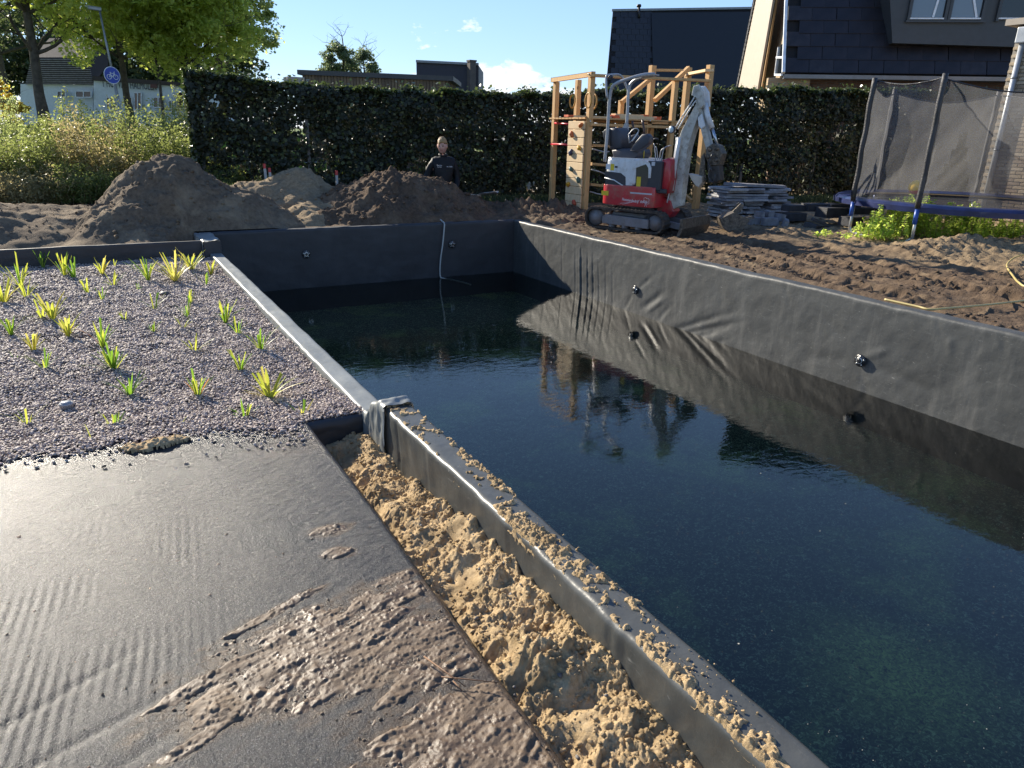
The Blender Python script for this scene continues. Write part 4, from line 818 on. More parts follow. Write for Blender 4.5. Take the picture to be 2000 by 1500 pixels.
# shrubs and tall weeds at the left
M_W1 = leafmat('weed_leaf', (.085, .115, .032), (.20, .23, .065), (.30, .27, .10), trans=.6)
M_W2 = leafmat('weed_dry', (.20, .17, .07), (.36, .30, .14), trans=.5)
M_STEM = simple('dry_stem', (.24, .18, .10), .85)
def bush(label, x, y, w, d, h, n, leaf, mat, seed, name='shrub', stems=26, cat='shrub', group='wild shrubs along the verge'):
    rn = np.random.default_rng(seed); r = random.Random(seed); t = thing(name, label, cat, (x, y, gz(x, y)), 0, group); b = MB(); Q = []
    for i in range(stems):
        a = r.uniform(0, 6.28); q = math.sqrt(r.random()); bx, by = q * w * .7 * math.cos(a), q * d * .7 * math.sin(a); H_ = h * r.uniform(.45, 1.08) * (1 - .35 * q); P_ = [Vector((bx, by, -.1))]
        lx, ly = bx * .35 / max(w, .1) * w, by * .35
        for k in range(1, 6): P_.append(Vector((bx + lx * (k / 5) ** 1.5 + r.gauss(0, .02), by + ly * (k / 5) ** 1.5 + r.gauss(0, .02), H_ * k / 5)))
        b.tube(P_, [.007 - .001 * k for k in range(6)], 4)
        m = n // stems; tt = rn.uniform(.12, 1, m); PA = np.array([v[:] for v in P_]); pos = np.stack([np.interp(tt * 5, range(6), PA[:, c]) for c in range(3)], 1)
        pos += rn.normal(size=(m, 3)) * (.05 + .11 * w * (1.1 - tt))[:, None] * np.array([1, 1, .7]); Q.append(pos)
    b.build('stems', M_STEM, t); Q = np.concatenate(Q); Q = Q[Q[:, 2] > .02]; V, F, q = leaves(Q, leaf, seed, up=.2, aspect=.42, droop=.0); link('foliage', npmesh('foliage', V, F, True, q), mat, t); return t
k = 0
for (px_, py_, d, w, h, n, mt, lab) in (
 (60, 392, 12.9, .8, .55, 3000, M_W2, 'dry weeds standing behind the low bank at the left'), (5, 396, 12.8, .8, .60, 3000, M_W1, 'green weeds at the very left border behind the low bank'), (120, 390, 12.7, .7, .55, 3000, M_W2, 'brown weeds between the low bank and the tall bushes'), (195, 385, 12.9, .6, .55, 2600, M_W1, 'green weeds behind the left shoulder of the largest heap'),
 (25, 410, 11.9, .7, .38, 2600, M_W2, 'low dry weeds at the left border just behind the soil'), (95, 404, 12.2, .7, .42, 2600, M_W2, 'low brownish weeds left of the largest heap'), (160, 396, 12.4, .6, .50, 2600, M_W1, 'low green weeds touching the left flank of the largest heap'),
 (30, 395, 12.6, .9, .95, 5200, M_W1, 'yellow green shrub at the left border behind the low bank'), (120, 385, 13.0, .9, 1.05, 5200, M_W1, 'mixed green shrub left of the largest heap'), (205, 372, 13.2, .8, 1.15, 5000, M_W2, 'brownish shrub with many thin twigs behind the largest heap'),
 (270, 350, 13.6, .8, 1.25, 5200, M_W1, 'tall green shrub rising over the left slope of the largest heap'), (345, 340, 14.0, .7, 1.10, 4200, M_W1, 'lime shrub over the peak of the largest heap'), (395, 345, 13.7, .65, .80, 4000, M_W1, 'bright low shrub at the foot of the hedge end'),
 (435, 352, 13.6, .5, .48, 2600, M_W1, 'lowest bright shrub right of the hedge end'), (60, 330, 15.5, .9, 1.25, 4600, M_W1, 'green bush further back at the far left'), (150, 320, 16.0, .8, 1.45, 4600, M_W1, 'tall bush below the tiled roof'),
 (235, 315, 16.5, .8, 1.15, 4200, M_W2, 'dry reddish bush beneath the cycle sign'), (310, 312, 16.5, .8, 1.50, 4600, M_W1, 'tall bush below the white house, right of the sign'), (365, 305, 15.8, .5, 1.75, 3600, M_W1, 'tall narrow bush against the hedge end'), (8, 340, 14.5, .5, 1.7, 2600, M_L3, 'grey green branchy bush cut by the left border')):
    p = atd((px_, py_), d); bush(lab, p[0], p[1], w, w * .9, h * (1.5 if d < 15 else 1.35), n * 2, .060 if d < 15 else .07, mt, 400 + k, stems=44); k += 1
# long grass hanging over the heap
def tufts(name, label, pts, hmin, hmax, mat, seed, per=14, cat='grass', w=.006):
    r = np.random.default_rng(seed); P = np.repeat(pts, per, 0); n = len(P); a = r.uniform(0, 6.283, n); h = r.uniform(hmin, hmax, n); ln = r.uniform(.15, .9, n) * h
    B = P + np.stack([.03 * r.normal(size=n), .03 * r.normal(size=n), np.zeros(n)], 1); D = np.stack([np.cos(a), np.sin(a), np.zeros(n)], 1); S = np.stack([-np.sin(a), np.cos(a), np.zeros(n)], 1) * w
    v = [B - S, B + S]
    m = B + D * ln[:, None] * .35; m[:, 2] += h * .65; v += [m + S * .8, m - S * .8]
    t = B + D * ln[:, None]; t[:, 2] += h; v += [t + S * .15, t - S * .15]
    V = np.stack(v, 1).reshape(-1, 3); i = np.arange(n) * 6; F = np.concatenate([np.stack([i, i + 1, i + 2, i + 3], 1), np.stack([i + 3, i + 2, i + 4, i + 5], 1)]); q = r.random(n)
    return tag(link(name, npmesh(name, V, F, True, np.concatenate([q, q])), mat), label, cat, kind='stuff')
r = np.random.default_rng(12); n = 4200; px_ = r.uniform(-4, 3.4, n); py_ = r.uniform(12.4, 17, n); kk = px_ > 1.0; px_, py_ = px_[kk], py_[kk]
gzv = H(px_, py_); tufts('long_grass', 'long uncut grass on the verge behind the earth heaps', np.stack([px_, py_, gzv], 1), .10, .42, M_W1, 13, 9, w=.007)
n = 9000; px_ = r.uniform(-12, 9, n); py_ = r.uniform(17, 40, n); tufts('lawn_grass', 'sunlit rough lawn beyond the verge', np.stack([px_, py_, H(px_, py_) - .03], 1), .06, .2, leafmat('lawn_blade', (.12, .20, .03), (.22, .30, .05), trans=.55), 14, 6, w=.015)
n = 2600; s = r.uniform(-5.5, 10, n); o_ = r.uniform(-1.1, -.15, n); px_ = HO[0] + HD[0] * s - HD[1] * o_ * 0 + .243 * o_; py_ = HO[1] + HD[1] * s + .97 * o_
tufts('hedge_foot_grass', 'dark grass and weeds at the foot of the ivy hedge', np.stack([px_, py_, H(px_, py_) - .02], 1), .04, .16, M_L2, 15, 10, w=.006)
# nettles under the trampoline
M_NET = leafmat('nettle_leaf', (.20, .36, .04), (.42, .60, .10), trans=.6, rough=.5)
def nettle(px_, py_, h, seed, lab):
    h = h * 1.35 if h > .12 else h; py_ = py_ + 5
    p = onz((px_, py_), -.02); rn = np.random.default_rng(seed); t = thing('nettle_clump', lab, 'weed', p, 0, 'bright nettle clumps under the trampoline'); b = MB(); Q = []; NN = []
    for i in range(18):
        a = rn.uniform(0, 6.28); q = rn.random() ** .5 * .26; bx, by = q * math.cos(a), q * math.sin(a); hh = h * rn.uniform(.5, 1.05) * (1 - .8 * q); b.tube([(bx, by, 0), (bx * 1.2, by * 1.2, hh)], .003, 4)
        for z in np.arange(.04, hh, .03):
            for kx in range(4): aa = rn.uniform(0, 6.28); rr_ = .028 + .03 * (1 - z / hh); Q.append((bx * (1 + .2 * z / hh) + rr_ * math.cos(aa), by * (1 + .2 * z / hh) + rr_ * math.sin(aa), z))
    b.build('stems', M_STEM, t); V, F, q = leaves(np.array(Q), .062, seed, up=.6, aspect=.55, droop=.3); link('foliage', npmesh('foliage', V, F, True, q), M_NET, t)
for i, (a, b_, h, lab) in enumerate(((1700, 462, .26, 'nettle clump beside the bent tube of the trampoline'), (1735, 462, .38, 'nettle clump between bent tube and near leg'), (1765, 455, .50, 'tallest nettle clump just left of the near leg'), (1790, 448, .46, 'tall nettle clump directly behind the near leg'),
     (1828, 462, .32, 'low nettle clump right of the near leg'), (1855, 452, .42, 'nettle clump midway below the blue rim'), (1880, 452, .38, 'nettle clump left of the second leg'), (1905, 462, .30, 'nettle clump in front of the second leg'), (1935, 464, .24, 'low nettle clump towards the brick wall'),
     (1965, 468, .20, 'sparse nettle clump near the right border'), (1988, 468, .30, 'nettle clump cut by the right border'), (1721, 448, .28, 'nettle clump under the back of the trampoline'), (1618, 458, .10, 'single small weed on the bare sand'))):
    nettle(a, b_, h, 600 + i, lab)

# ================================================================ BUILDINGS
UR = Vector((CAM_R[0, 0], CAM_R[1, 0], 0)).normalized(); UA = Vector((-UR.y, UR.x, 0))        # along the picture, away from it
# --- house at the right
HU = Vector((.784, -.621, 0)); HN = Vector((.621, .784, 0))
P0 = Vector(atd((1531, 142), 18.8)); house = thing('brick_house', 'large house with black tiled roof, grey dormer and cream verge board', 'house', (P0.x, P0.y, 0))
M_TILE = simple('black_roof_tile', (.017, .014, .017), .48, var=.3, scale=3, bump=.3, bs=70); M_YB = None
def brickmat(name, c1, c2, mortar, sc=1.0):
    m = Mat(name); bt = m.n('ShaderNodeTexBrick'); bt.inputs['Scale'].default_value = sc; bt.inputs['Color1'].default_value = (*c1, 1); bt.inputs['Color2'].default_value = (*c2, 1); bt.inputs['Mortar'].default_value = (*mortar, 1)
    bt.inputs['Mortar Size'].default_value = .008; bt.inputs['Brick Width'].default_value = .22; bt.inputs['Row Height'].default_value = .0625; bt.offset = .5
    uv = m.n('ShaderNodeUVMap'); m.l(uv.outputs[0], bt.inputs[0]); m.bsdf(m.mix(m.math('MULTIPLY', m.noise(9, 4), .35), bt.outputs[0], (.2, .16, .1)), .85, m.bump(m.math('MULTIPLY', bt.outputs['Fac'], -1.0), .8, .01)); return m.m
M_BRY = brickmat('yellow_brick', (.46, .33, .19), (.36, .24, .13), (.30, .26, .20)); M_BRR = brickmat('red_brown_brick', (.16, .075, .045), (.11, .05, .035), (.12, .10, .085))
M_CREAM = simple('cream_board', (.40, .34, .27), .6, var=.05); M_ZINC = simple('zinc', (.22, .23, .24), .45, .5); M_GREY = simple('grey_cladding', (.045, .05, .055), .5); M_WHITE = simple('white_frame', (.72, .74, .76), .4); M_OCHRE = simple('ochre_trim', (.30, .17, .06), .6)
mg = Mat('window_glass'); mg.bsdf((.10, .13, .16), .04, spec=1.0); M_GLASS = mg.m
mg = Mat('window_glass_dark'); mg.bsdf((.012, .014, .014), .06, spec=.6); M_GLASSD = mg.m
def facepoly(name, pts, mat, parent, thick=0.0, nrm=None, uv=None, label=None):
    me = bpy.data.meshes.new(name); inv = wmat(parent).inverted() if parent else Matrix.Identity(4)
    P = [Vector(p) for p in pts]; n = len(P)
    if thick: P2 = [p + Vector(nrm) * thick for p in P]; F = [list(range(n)), [n + k for k in range(n)][::-1]] + [[k, (k + 1) % n, n + (k + 1) % n, n + k] for k in range(n)]
    else: P2 = []; F = [list(range(n))]
    me.from_pydata([inv @ p for p in P + P2], [], F)
    if uv:
        ul = me.uv_layers.new(name='UVMap'); O, A, B = Vector(uv[0]), Vector(uv[1]), Vector(uv[2]); al = P + P2
        for lp in me.loops: d = al[lp.vertex_index] - O; ul.data[lp.index].uv = (d.dot(A), d.dot(B))
    bm = bmesh.new(); bm.from_mesh(me); bmesh.ops.recalc_face_normals(bm, faces=bm.faces); bm.to_mesh(me); bm.free()
    o = link(name, me, mat, parent)
    if label: o['label'] = label
    return o
Zv = Vector((0, 0, 1))
def onH(px_, P=P0, n=HN): return Vector(onplane(px_, P, n))
# roof: steep front slope, tilted back from the gutter
RT = (Zv * 1.0 + HN * .42).normalized(); RN = HU.cross(RT) 
if RN.dot(HN) > 0: RN = -RN
def onR(px_, lift=0.0): return Vector(onplane(px_, P0 + RN * lift, RN))
ru = lambda p: ((Vector(p) - P0).dot(HU), (Vector(p) - P0).dot(RT))
wl = P0 - Zv * .06
facepoly('roof', [P0 - HU * 0 - RN * .05, P0 + HU * 12 - RN * .05, P0 + HU * 12 + RT * 5.2 - RN * .05, P0 + RT * 5.2 - RN * .05], simple('roof_underlay', (.01, .01, .012), .9), house, .1, -RN)
tm = {}
r = random.Random(3); TW, TH = .62, .355; rowi = 0
tile_src = []
for k in range(4):
    b = MB(); b.box((TW / 2, .013, TH / 2 + .02), (TW - .004 - .002 * k, .022, TH + .05), None, .005); me = bpy.data.meshes.new('roof_tile'); b.b.to_mesh(me); b.b.free(); me.materials.append(M_TILE if k < 3 else simple('roof_tile_worn', (.024, .021, .024), .5, var=.3)); tile_src.append(me)
Mr = Matrix((HU, -RN * -1, RT)).transposed()
inv = wmat(house).inverted(); cnt = 0
for row in range(12):
    for c in range(-1, 26):
        u = c * TW + (TW / 2 if row % 2 else 0) + r.uniform(-.006, .006); v = row * TH
        if u < -.02: continue
        P = P0 + HU * u + RT * v
        q = proj(P + RT * .2)
        if q[0] > 2080 or q[1] < -60 or q[0] > 1745 and q[1] < 82: continue
        o = link('roof_tile', tile_src[r.choice((0, 0, 0, 1, 1, 1, 2, 2, 2, 3))], None, house)
        M = Matrix((HU, RN, RT)).transposed().to_4x4(); tilt = Matrix.Rotation(R(2.2) + r.uniform(-.006, .006), 4, 'X')
        o.matrix_local = inv @ Matrix.Translation(P + RN * .012) @ M @ tilt; cnt += 1
# gutter
A = onH((1530, 146)); B = A + HU * 9.5
b = MB(); pr = [(-.02, .06), (.0, .07), (.02, .06), (.10, .06), (.12, .075), (.115, -.02), (.02, -.04), (-.02, -.03)]
for e in (0,): b.prism([(p[0], p[1]) for p in pr], 0, 9.5)
Mg = Matrix((RN * Vector((1, 1, 0)), HU, Zv)).transposed(); g0 = Vector((-HN.x, -HN.y, 0)); Mg = Matrix((g0, HU, Zv)).transposed().to_4x4()
bmesh.ops.transform(b.b, matrix=Matrix.Translation(A - Zv * .07) @ Mg, verts=b.b.verts); b.build('gutter', M_ZINC, house, True)
# walls under the eaves (set back) and the gable at the left end
Wb = P0 + HN * .45; top = P0.z - .10
x_l = onplane((1496, 160), Wb, HN); x_m = onplane((1582, 160), Wb, HN)
uL = (Vector(x_l) - Wb).dot(HU); uM = (Vector(x_m) - Wb).dot(HU)
def wq(u0, u1, z0, z1, mat, lab=None):
    a, b_ = Wb + HU * u0, Wb + HU * u1; return facepoly('wall', [(a.x, a.y, z0), (b_.x, b_.y, z0), (b_.x, b_.y, z1), (a.x, a.y, z1)], mat, house, .2, HN, (Wb, HU, Zv), lab)
wq(.02, 11, -.1, top, M_BRR, 'dark red brown brick wall in the shade under the gutter')
# pale brick return in front of it (sunlit bay at the left end)
GA = P0 + HU * .30 - HN * .0; GN = -HU
def onG(px_, d=0.0): return Vector(onplane(px_, P0 + HU * d, HU))
gp = [onG((1497, 178), .10), onG((1586, 178), .10)]
gpl = [onG(p, .10) for p in ((1478, 185), (1531, 176), (1531, 136), (1538, -60), (1520, -60), (1498, 60))]
gpl[0].z = 1.0; gpl[1].z = 1.0
facepoly('gable_wall', gpl, M_BRY, house, .2, HU, (P0, HN, Zv), 'sunlit yellow brick gable')
c0 = onG((1500, 149), -.02); 
bay0 = P0 + HN * .10; p1, p2 = Vector(onplane((1500, 160), bay0, HN)), Vector(onplane((1582, 160), bay0, HN))
facepoly('wall', [(p1.x, p1.y, .8), (p2.x, p2.y, .8), (p2.x, p2.y, top - .02), (p1.x, p1.y, top - .02)], M_BRY, house, .25, HN, (P0, HU, Zv), 'pale yellow brick panel under the left end of the gutter')
# cream verge board of the rear slope, wide soffit seen from below
def quadG(pts, d, mat, name, th=.08, lab=None): return facepoly(name, [onG(p, d) for p in pts], mat, house, th, HU, None, lab)
quadG([(1441, 176), (1479, 176), (1516, -40), (1484, -40)], -.28, M_CREAM, 'verge_board', .06, 'wide cream board under the steep tiled edge')
quadG([(1476, 176), (1487, 176), (1522, -40), (1514, -40)], -.20, M_OCHRE, 'trim', .05, 'narrow ochre trim beside the cream board')
for k in range(26):                                                        # stepped tile ends along that edge
    t0 = k / 26; y_ = 172 - 212 * t0; x_ = 1441 + 43 * t0; p = onG((x_ - 2, y_), -.30); b = MB(); b.beam(p - HN * .04 - Zv * .08, p + HN * .10 + Zv * .13, .30, .035, HU, .004); b.build('edge_tile', M_TILE, house, True)
b = MB(); b.beam(onG((1530, 142), -.14), onG((1537, -40), -.14), .07, .07, HN, .006); b.build('verge_strip', M_WHITE, house, True)
b = MB(); a_ = [onG(p, -.02) for p in ((1514, 146), (1527, 146), (1533, 84), (1521, 92))]
facepoly('window', a_, M_GLASSD, house, .04, -HU); 
for (q0_, q1_) in (((1514, 146), (1521, 92)), ((1514, 146), (1527, 146)), ((1517, 112), (1530, 112))): b.beam(onG(q0_, -.07), onG(q1_, -.07), .05, .05, HU)
b.build('window_frame', M_WHITE, house, True)
# dormer
dz0 = onR((1745, 80)); DP = P0 + HN * .25 - Zv * 0
DPl = Vector(onR((1745, 84), .30)); 
def onD(px_, d=0.0): return Vector(onplane(px_, DPl - HN * d, HN))
dor = facepoly('dormer', [onD((1743, 84)), onD((2120, 96)), onD((2120, -60)), onD((1735, -60))], M_GREY, house, 1.6, HN, None, 'flat dark grey dormer with three windows')
def dpart(name, x0, y0, x1, y1, d, mat, par, th=.03):
    c = [onD(p, d) for p in ((x0, y1), (x1, y1), (x1 + (x1 > 0) * 0, y0), (x0, y0))]
    lo = min(c[0].z, c[1].z); c[0].z = c[1].z = (c[0].z + c[1].z) / 2; c[2].z = c[3].z = (c[2].z + c[3].z) / 2
    c[3].x, c[3].y = c[0].x, c[0].y; c[2].x, c[2].y = c[1].x, c[1].y
    return facepoly(name, c, mat, par, th, -HN)
for (x0, x1, gm) in ((1777, 1840, M_GLASS), (1855, 1912, M_GLASS), (1950, 2070, M_GLASSD)):
    w = dpart('window', x0, -55, x1, 34, .015, gm, dor, .01); 
    for nm, a in (('sill', (x0 - 2, 35, x1 + 2, 38)), ('frame', (x0 - 7, -55, x0 - 1, 42)), ('frame', (x1 + 1, -55, x1 + 7, 42))): dpart(nm, *a, .03, M_WHITE if nm == 'sill' else M_GREY, dor, .05)
b = MB(); b.beam(onD((1822, 34), .04), onD((1846, -45), .04), .05, .02, HN); b.build('sash', M_WHITE, dor, True); b = MB(); b.beam(onD((1907, 34), .04), onD((1896, -45), .04), .05, .02, HN); b.build('sash', M_WHITE, dor, True)
dpart('ledge', 1768, 40, 1925, 44, .05, M_GREY, dor, .04)
# --- further house with dark roof
hp = Vector(atd((1197, 20), 36)); 
def onF(px_, d=0.0): return Vector(onplane(px_, hp - FN * d, FN))
FN = (UA - Zv * .0).normalized(); FT = (Zv + UA * .30).normalized(); FN = UR.cross(FT)
if FN.dot(UA) < 0: FN = -FN
h2 = thing('dark_roofed_house', 'farther house with wide near black roof behind the hedge', 'house', (hp.x, hp.y, 0))
facepoly('roof', [onF((1182, 185)), onF((1480, 185)), onF((1480, 15)), onF((1197, 20))], simple('near_black_roof', (.013, .013, .017), .55), h2, .3, UR)
b = MB(); b.beam(onF((1195, 20), .05), onF((1478, 15.5), .05), .12, .10, Zv); b.build('ridge_trim', M_ZINC, h2, True)
TM = bpy.data.meshes.new('roof_tile'); b = MB(); b.box((.2, .02, .14), (.385, .03, .33), None, .004); b.b.to_mesh(TM); b.b.free(); TM.materials.append(simple('slate_tile', (.026, .026, .034), .5, var=.3, scale=2))
inv = wmat(h2).inverted(); O = onF((1184, 178))
for row in range(17):
    for c in range(0, 8):
        P = O + UR * (c * .40 + (.2 if row % 2 else 0)) + FT * row * .285; q = proj(P)
        if q[0] > 1268 or q[1] < 32: continue
        if q[0] < 1182 + (178 - q[1]) * .095: continue
        o = link('roof_tile', TM, None, h2); o.matrix_local = inv @ Matrix.Translation(P - FN * .01) @ Matrix((UR, -FN, FT)).transposed().to_4x4() @ Matrix.Rotation(R(2), 4, 'X')
b = MB(); b.cyl(onF((1248, 34), .1), onF((1248, 12), .1), .07, 10); b.cyl(onF((1248, 13), .1), onF((1248, 10), .1), .12, 10); b.build('roof_vent', M_TILE, h2, True)
facepoly('solar_panels', [onF((1276, 172), .08), onF((1462, 172), .08), onF((1464, 24), .08), onF((1272, 26), .08)], simple('flat_black_panel', (.012, .012, .015), .42), h2, .05, -FN)
# --- garden shed behind the hedge
SP = Vector(atd((590, 146), 21)); shd = thing('wooden_shed', 'long wooden shed with upright boards and dark roof edge above the hedge', 'shed', (SP.x, SP.y, 0))
SE = Vector(atd((876, 158), 21)); SU = (SE - SP); L_ = SU.length; SU.z = 0; L_ = SU.length; SU.normalize(); SNn = Vector((-SU.y, SU.x, 0)); zt0, zt1 = SP.z, SE.z
M_BOARD = simple('weathered_board', (.20, .135, .075), .8, var=.25, scale=8); M_BOARD2 = simple('weathered_board_dark', (.15, .10, .06), .8, var=.25, scale=8)
nb_ = 46; wb = L_ / nb_; bm_ = []
for mt in (M_BOARD, M_BOARD2): b = MB(); b.box((0, 0, 0), (wb * .84, .025, 1.5)); me = bpy.data.meshes.new('board'); b.b.to_mesh(me); b.b.free(); me.materials.append(mt); bm_.append(me)
inv = wmat(shd).inverted(); rot = Matrix((SU, SNn, Zv)).transposed().to_4x4(); r = random.Random(5)
for k in range(nb_):
    u = (k + .5) * wb; zt = zt0 + (zt1 - zt0) * u / L_; o = link('board', r.choice(bm_), None, shd); o.matrix_local = inv @ Matrix.Translation(Vector((SP.x, SP.y, zt - .75)) + SU * u + SNn * r.uniform(0, .01)) @ rot
def slab(name, u0, u1, dz0, dz1, y0, y1, mat, par):
    P = []
    for (u, dz) in ((u0, dz0), (u1, dz0), (u1, dz1), (u0, dz1)): P.append(Vector((SP.x, SP.y, zt0 + (zt1 - zt0) * u / L_ + dz)) + SU * u + SNn * y0)
    return facepoly(name, P, mat, par, y1 - y0, SNn)
slab('back_panel', 0, L_, -2.9, -.01, .03, 2.6, simple('shed_dark', (.05, .035, .025), .9), shd); slab('roof_edge', -.12, L_ + .15, .0, .13, -.08, 2.8, simple('bitumen_edge', (.07, .065, .06), .6), shd)
b = MB(); p = SP - SU * .25; b.box((p.x, p.y, p.z - .25), (.5, .5, .35)); b.build('box_end', M_CREAM, shd, True)
# --- dark flat building with chimney
DB = Vector(atd((813, 122), 33)); DE = Vector(atd((935, 128), 33)); dk = thing('dark_flat_building', 'dark flat roofed building block with square chimney right of the shed', 'building', (DB.x, DB.y, 0))
DU = DE - DB; DU.z = 0; Ld = DU.length; DU.normalize(); DN = Vector((-DU.y, DU.x, 0)); mdk = simple('dark_cladding', (.030, .030, .045), .6)
facepoly('wall', [Vector((DB.x, DB.y, 0)), Vector((DE.x, DE.y, 0)), DE, DB], mdk, dk, 4, DN)
b = MB(); b.beam(DB + Zv * .05 - DN * .05, DE + Zv * .05 - DN * .05, .15, .10, Zv); b.build('roof_edge', M_ZINC, dk, True)
b = MB(); c = Vector(atd((921, 140), 32.7)); b.box((c.x, c.y, c.z - .2), (.30, .30, 1.25)); b.box((c.x, c.y, c.z + .45), (.36, .36, .07)); b.build('chimney', simple('chimney_brick', (.10, .085, .08), .9, bump=.5), dk, True)
# --- white building at the left
LB = Vector(atd((55, 167), 52)); wh = thing('white_house', 'white plastered house with grey tiled roof and lettering behind the trees', 'house', (LB.x, LB.y, 0))
M_PL = simple('white_plaster', (.62, .66, .68), .8, var=.06); gzl = gz(LB.x, LB.y)
def onL(px_, d=0.0): return Vector(onplane(px_, LB - UA * d, UA))
def lq(name, pts, d, mat, th, dirn=None, lab=None, par=None): return facepoly(name, [onL(p, d) for p in pts], mat, par or wh, th, dirn or UA, None, lab)
lq('wall', [(40, 250), (182, 250), (182, 166), (40, 164)], 0, M_PL, 4); lq('wall', [(183, 250), (420, 258), (420, 172), (183, 156)], .35, M_PL, 5, lab='taller white front carrying the lettering')
rfo = lq('roof', [(50, 165), (182, 165), (172, 112), (62, 112)], .1, simple('roof_batten_dark', (.035, .03, .03), .8), 3, (UA + Zv * .6).normalized())
M_RT = simple('light_grey_tile', (.26, .235, .22), .6, var=.25, scale=5); rbt = []
for k in range(13):
    y_ = 164 - k * 4.0; x0, x1 = 50 + k * .9, 182 - k * .8; A, B = onL((x0, y_), .16), onL((x1, y_), .16); b = MB(); b.beam(A, B, .09, .06, Zv); b.build('tile_course', M_RT, rfo, True)
lq('roof_band', [(180, 157), (402, 172), (402, 164), (180, 148)], .5, simple('fascia_dark', (.05, .035, .03), .7), 5)
for (x0, y0, x1, y1) in ((246, 190, 258, 212), (262, 181, 276, 214), (208, 190, 222, 214), (148, 178, 178, 190), (112, 178, 128, 190), (345, 180, 372, 212), (330, 196, 340, 212), (300, 190, 318, 210)):
    wd = lq('window', [(x0, y1), (x1, y1), (x1, y0), (x0, y0)], .42, M_GLASSD, .06, -UA)
    b = MB(); xm = (x0 + x1) / 2
    for (q0_, q1_) in (((x0, y0), (x1, y0)), ((x0, y1), (x1, y1)), ((x0, y0), (x0, y1)), ((x1, y0), (x1, y1)), ((xm, y0), (xm, y1))): b.beam(onL(q0_, .50), onL(q1_, .50), .06, .05, UA)
    b.build('frame', M_WHITE, wd, True)
def text_mesh(body, size, extr=.004):
    c = bpy.data.curves.new('lettering', 'FONT'); c.body = body; c.size = size; c.extrude = extr; c.align_x = 'CENTER'; c.align_y = 'CENTER'; c.resolution_u = 2
    o = bpy.data.objects.new('tmp', c); COL.objects.link(o); dg = bpy.context.evaluated_depsgraph_get(); dg.update(); me = bpy.data.meshes.new_from_object(o.evaluated_get(dg)); bpy.data.objects.remove(o); me.name = 'lettering'; return me
def lettering(body, size, c, right, up, mat, parent, extr=.004, width=None):
    me = text_mesh(body, size, extr); me.materials.clear(); right = Vector(right).normalized(); up = Vector(up); up = (up - right * up.dot(right)).normalized(); nn = right.cross(up)
    if width:
        xs_ = [v.co.x for v in me.vertices]; f = width / (max(xs_) - min(xs_)); me.transform(Matrix.Diagonal((f, 1, 1, 1)))
    me.transform(wmat(parent).inverted() @ Matrix.Translation(Vector(c)) @ Matrix((right, up, nn)).transposed().to_4x4()); return link('lettering', me, mat, parent)
tl = onL((198, 163), .42); tr2 = onL((306, 170), .42); lettering("'T HOF VAN HALMOLEN", .74, (tl + tr2) / 2 - UA * .05, tr2 - tl, Zv, simple('dark_lettering', (.05, .06, .07), .6), wh, .01, (tr2 - tl).length)
lq('sign', [(294, 172), (308, 172), (307, 165), (295, 164)], .5, simple('dark_red_sign', (.10, .03, .025), .5), .08, -UA, 'small dark oval sign on the white wall')
# --- street lamp and cycle sign
LP = Vector(atd((236, 222), 27)); LT = Vector(atd((194, 18), 27)); lamp = thing('street_lamp', 'tall grey street lamp leaning left among the trees', 'lamp', (LP.x, LP.y, gz(LP.x, LP.y)))
M_GALV = simple('galvanised', (.30, .31, .30), .5, .5); bot = Vector((LP.x, LP.y, gz(LP.x, LP.y) - .1)); 
MB().tube([bot, LP, LP.lerp(LT, .42)], [.075, .07, .06], 10).build('pole', M_GALV, lamp, True, True); MB().tube([LP.lerp(LT, .42), LT], [.042, .036], 10).build('pole', M_GALV, lamp, True, True)
le = Vector(atd((168, 14), 26.8)); b = MB(); b.beam(LT + (LT - le) * .1, le, .16, .09, Zv, .02); b.build('lamp_head', M_GALV, lamp, True)
sc_ = Vector(atd((219, 147), 26.5)); sgn = thing('cycle_sign', 'round blue cycle path sign with white bicycle on the lamp post', 'sign', sc_)
nv = (Vector(EYE) - sc_); nv.z = 0; nv = (nv.normalized() * .8 + UR * .62).normalized(); RS = .30
MB().lathe([(RS, -.012), (RS, .0), (RS * .99, .002)], (0, 0, 0), nv, 40).build('sign_rim', M_WHITE, sgn); MB().lathe([(RS * .93, .001), (RS * .93, .006)], (0, 0, 0), nv, 40).build('sign_disc', simple('sign_blue', (.015, .06, .38), .4), sgn)
rx = Zv.cross(nv).normalized(); b = MB(); cc = nv * .012
def S(u, v): return rx * (u * RS) + Zv * (v * RS) + cc
for cx_ in (-.40, .40): b.tube([S(cx_ + .27 * math.cos(a), -.20 + .27 * math.sin(a)) for a in np.linspace(0, 6.283, 19)], .011, 5)
for pa, pb in (((-.40, -.20), (-.18, .22)), ((-.18, .22), (.26, .20)), ((-.18, .10), (.0, -.2)), ((.0, -.2), (.26, .20)), ((.40, -.20), (.22, .38)), ((.22, .38), (.36, .40)), ((-.27, .32), (-.10, .32)), ((-.18, .22), (-.2, .32)), ((-.40, -.20), (.0, -.2))): b.tube([S(*pa), S(*pb)], .011, 5)
b.build('bicycle_symbol', M_WHITE, sgn)
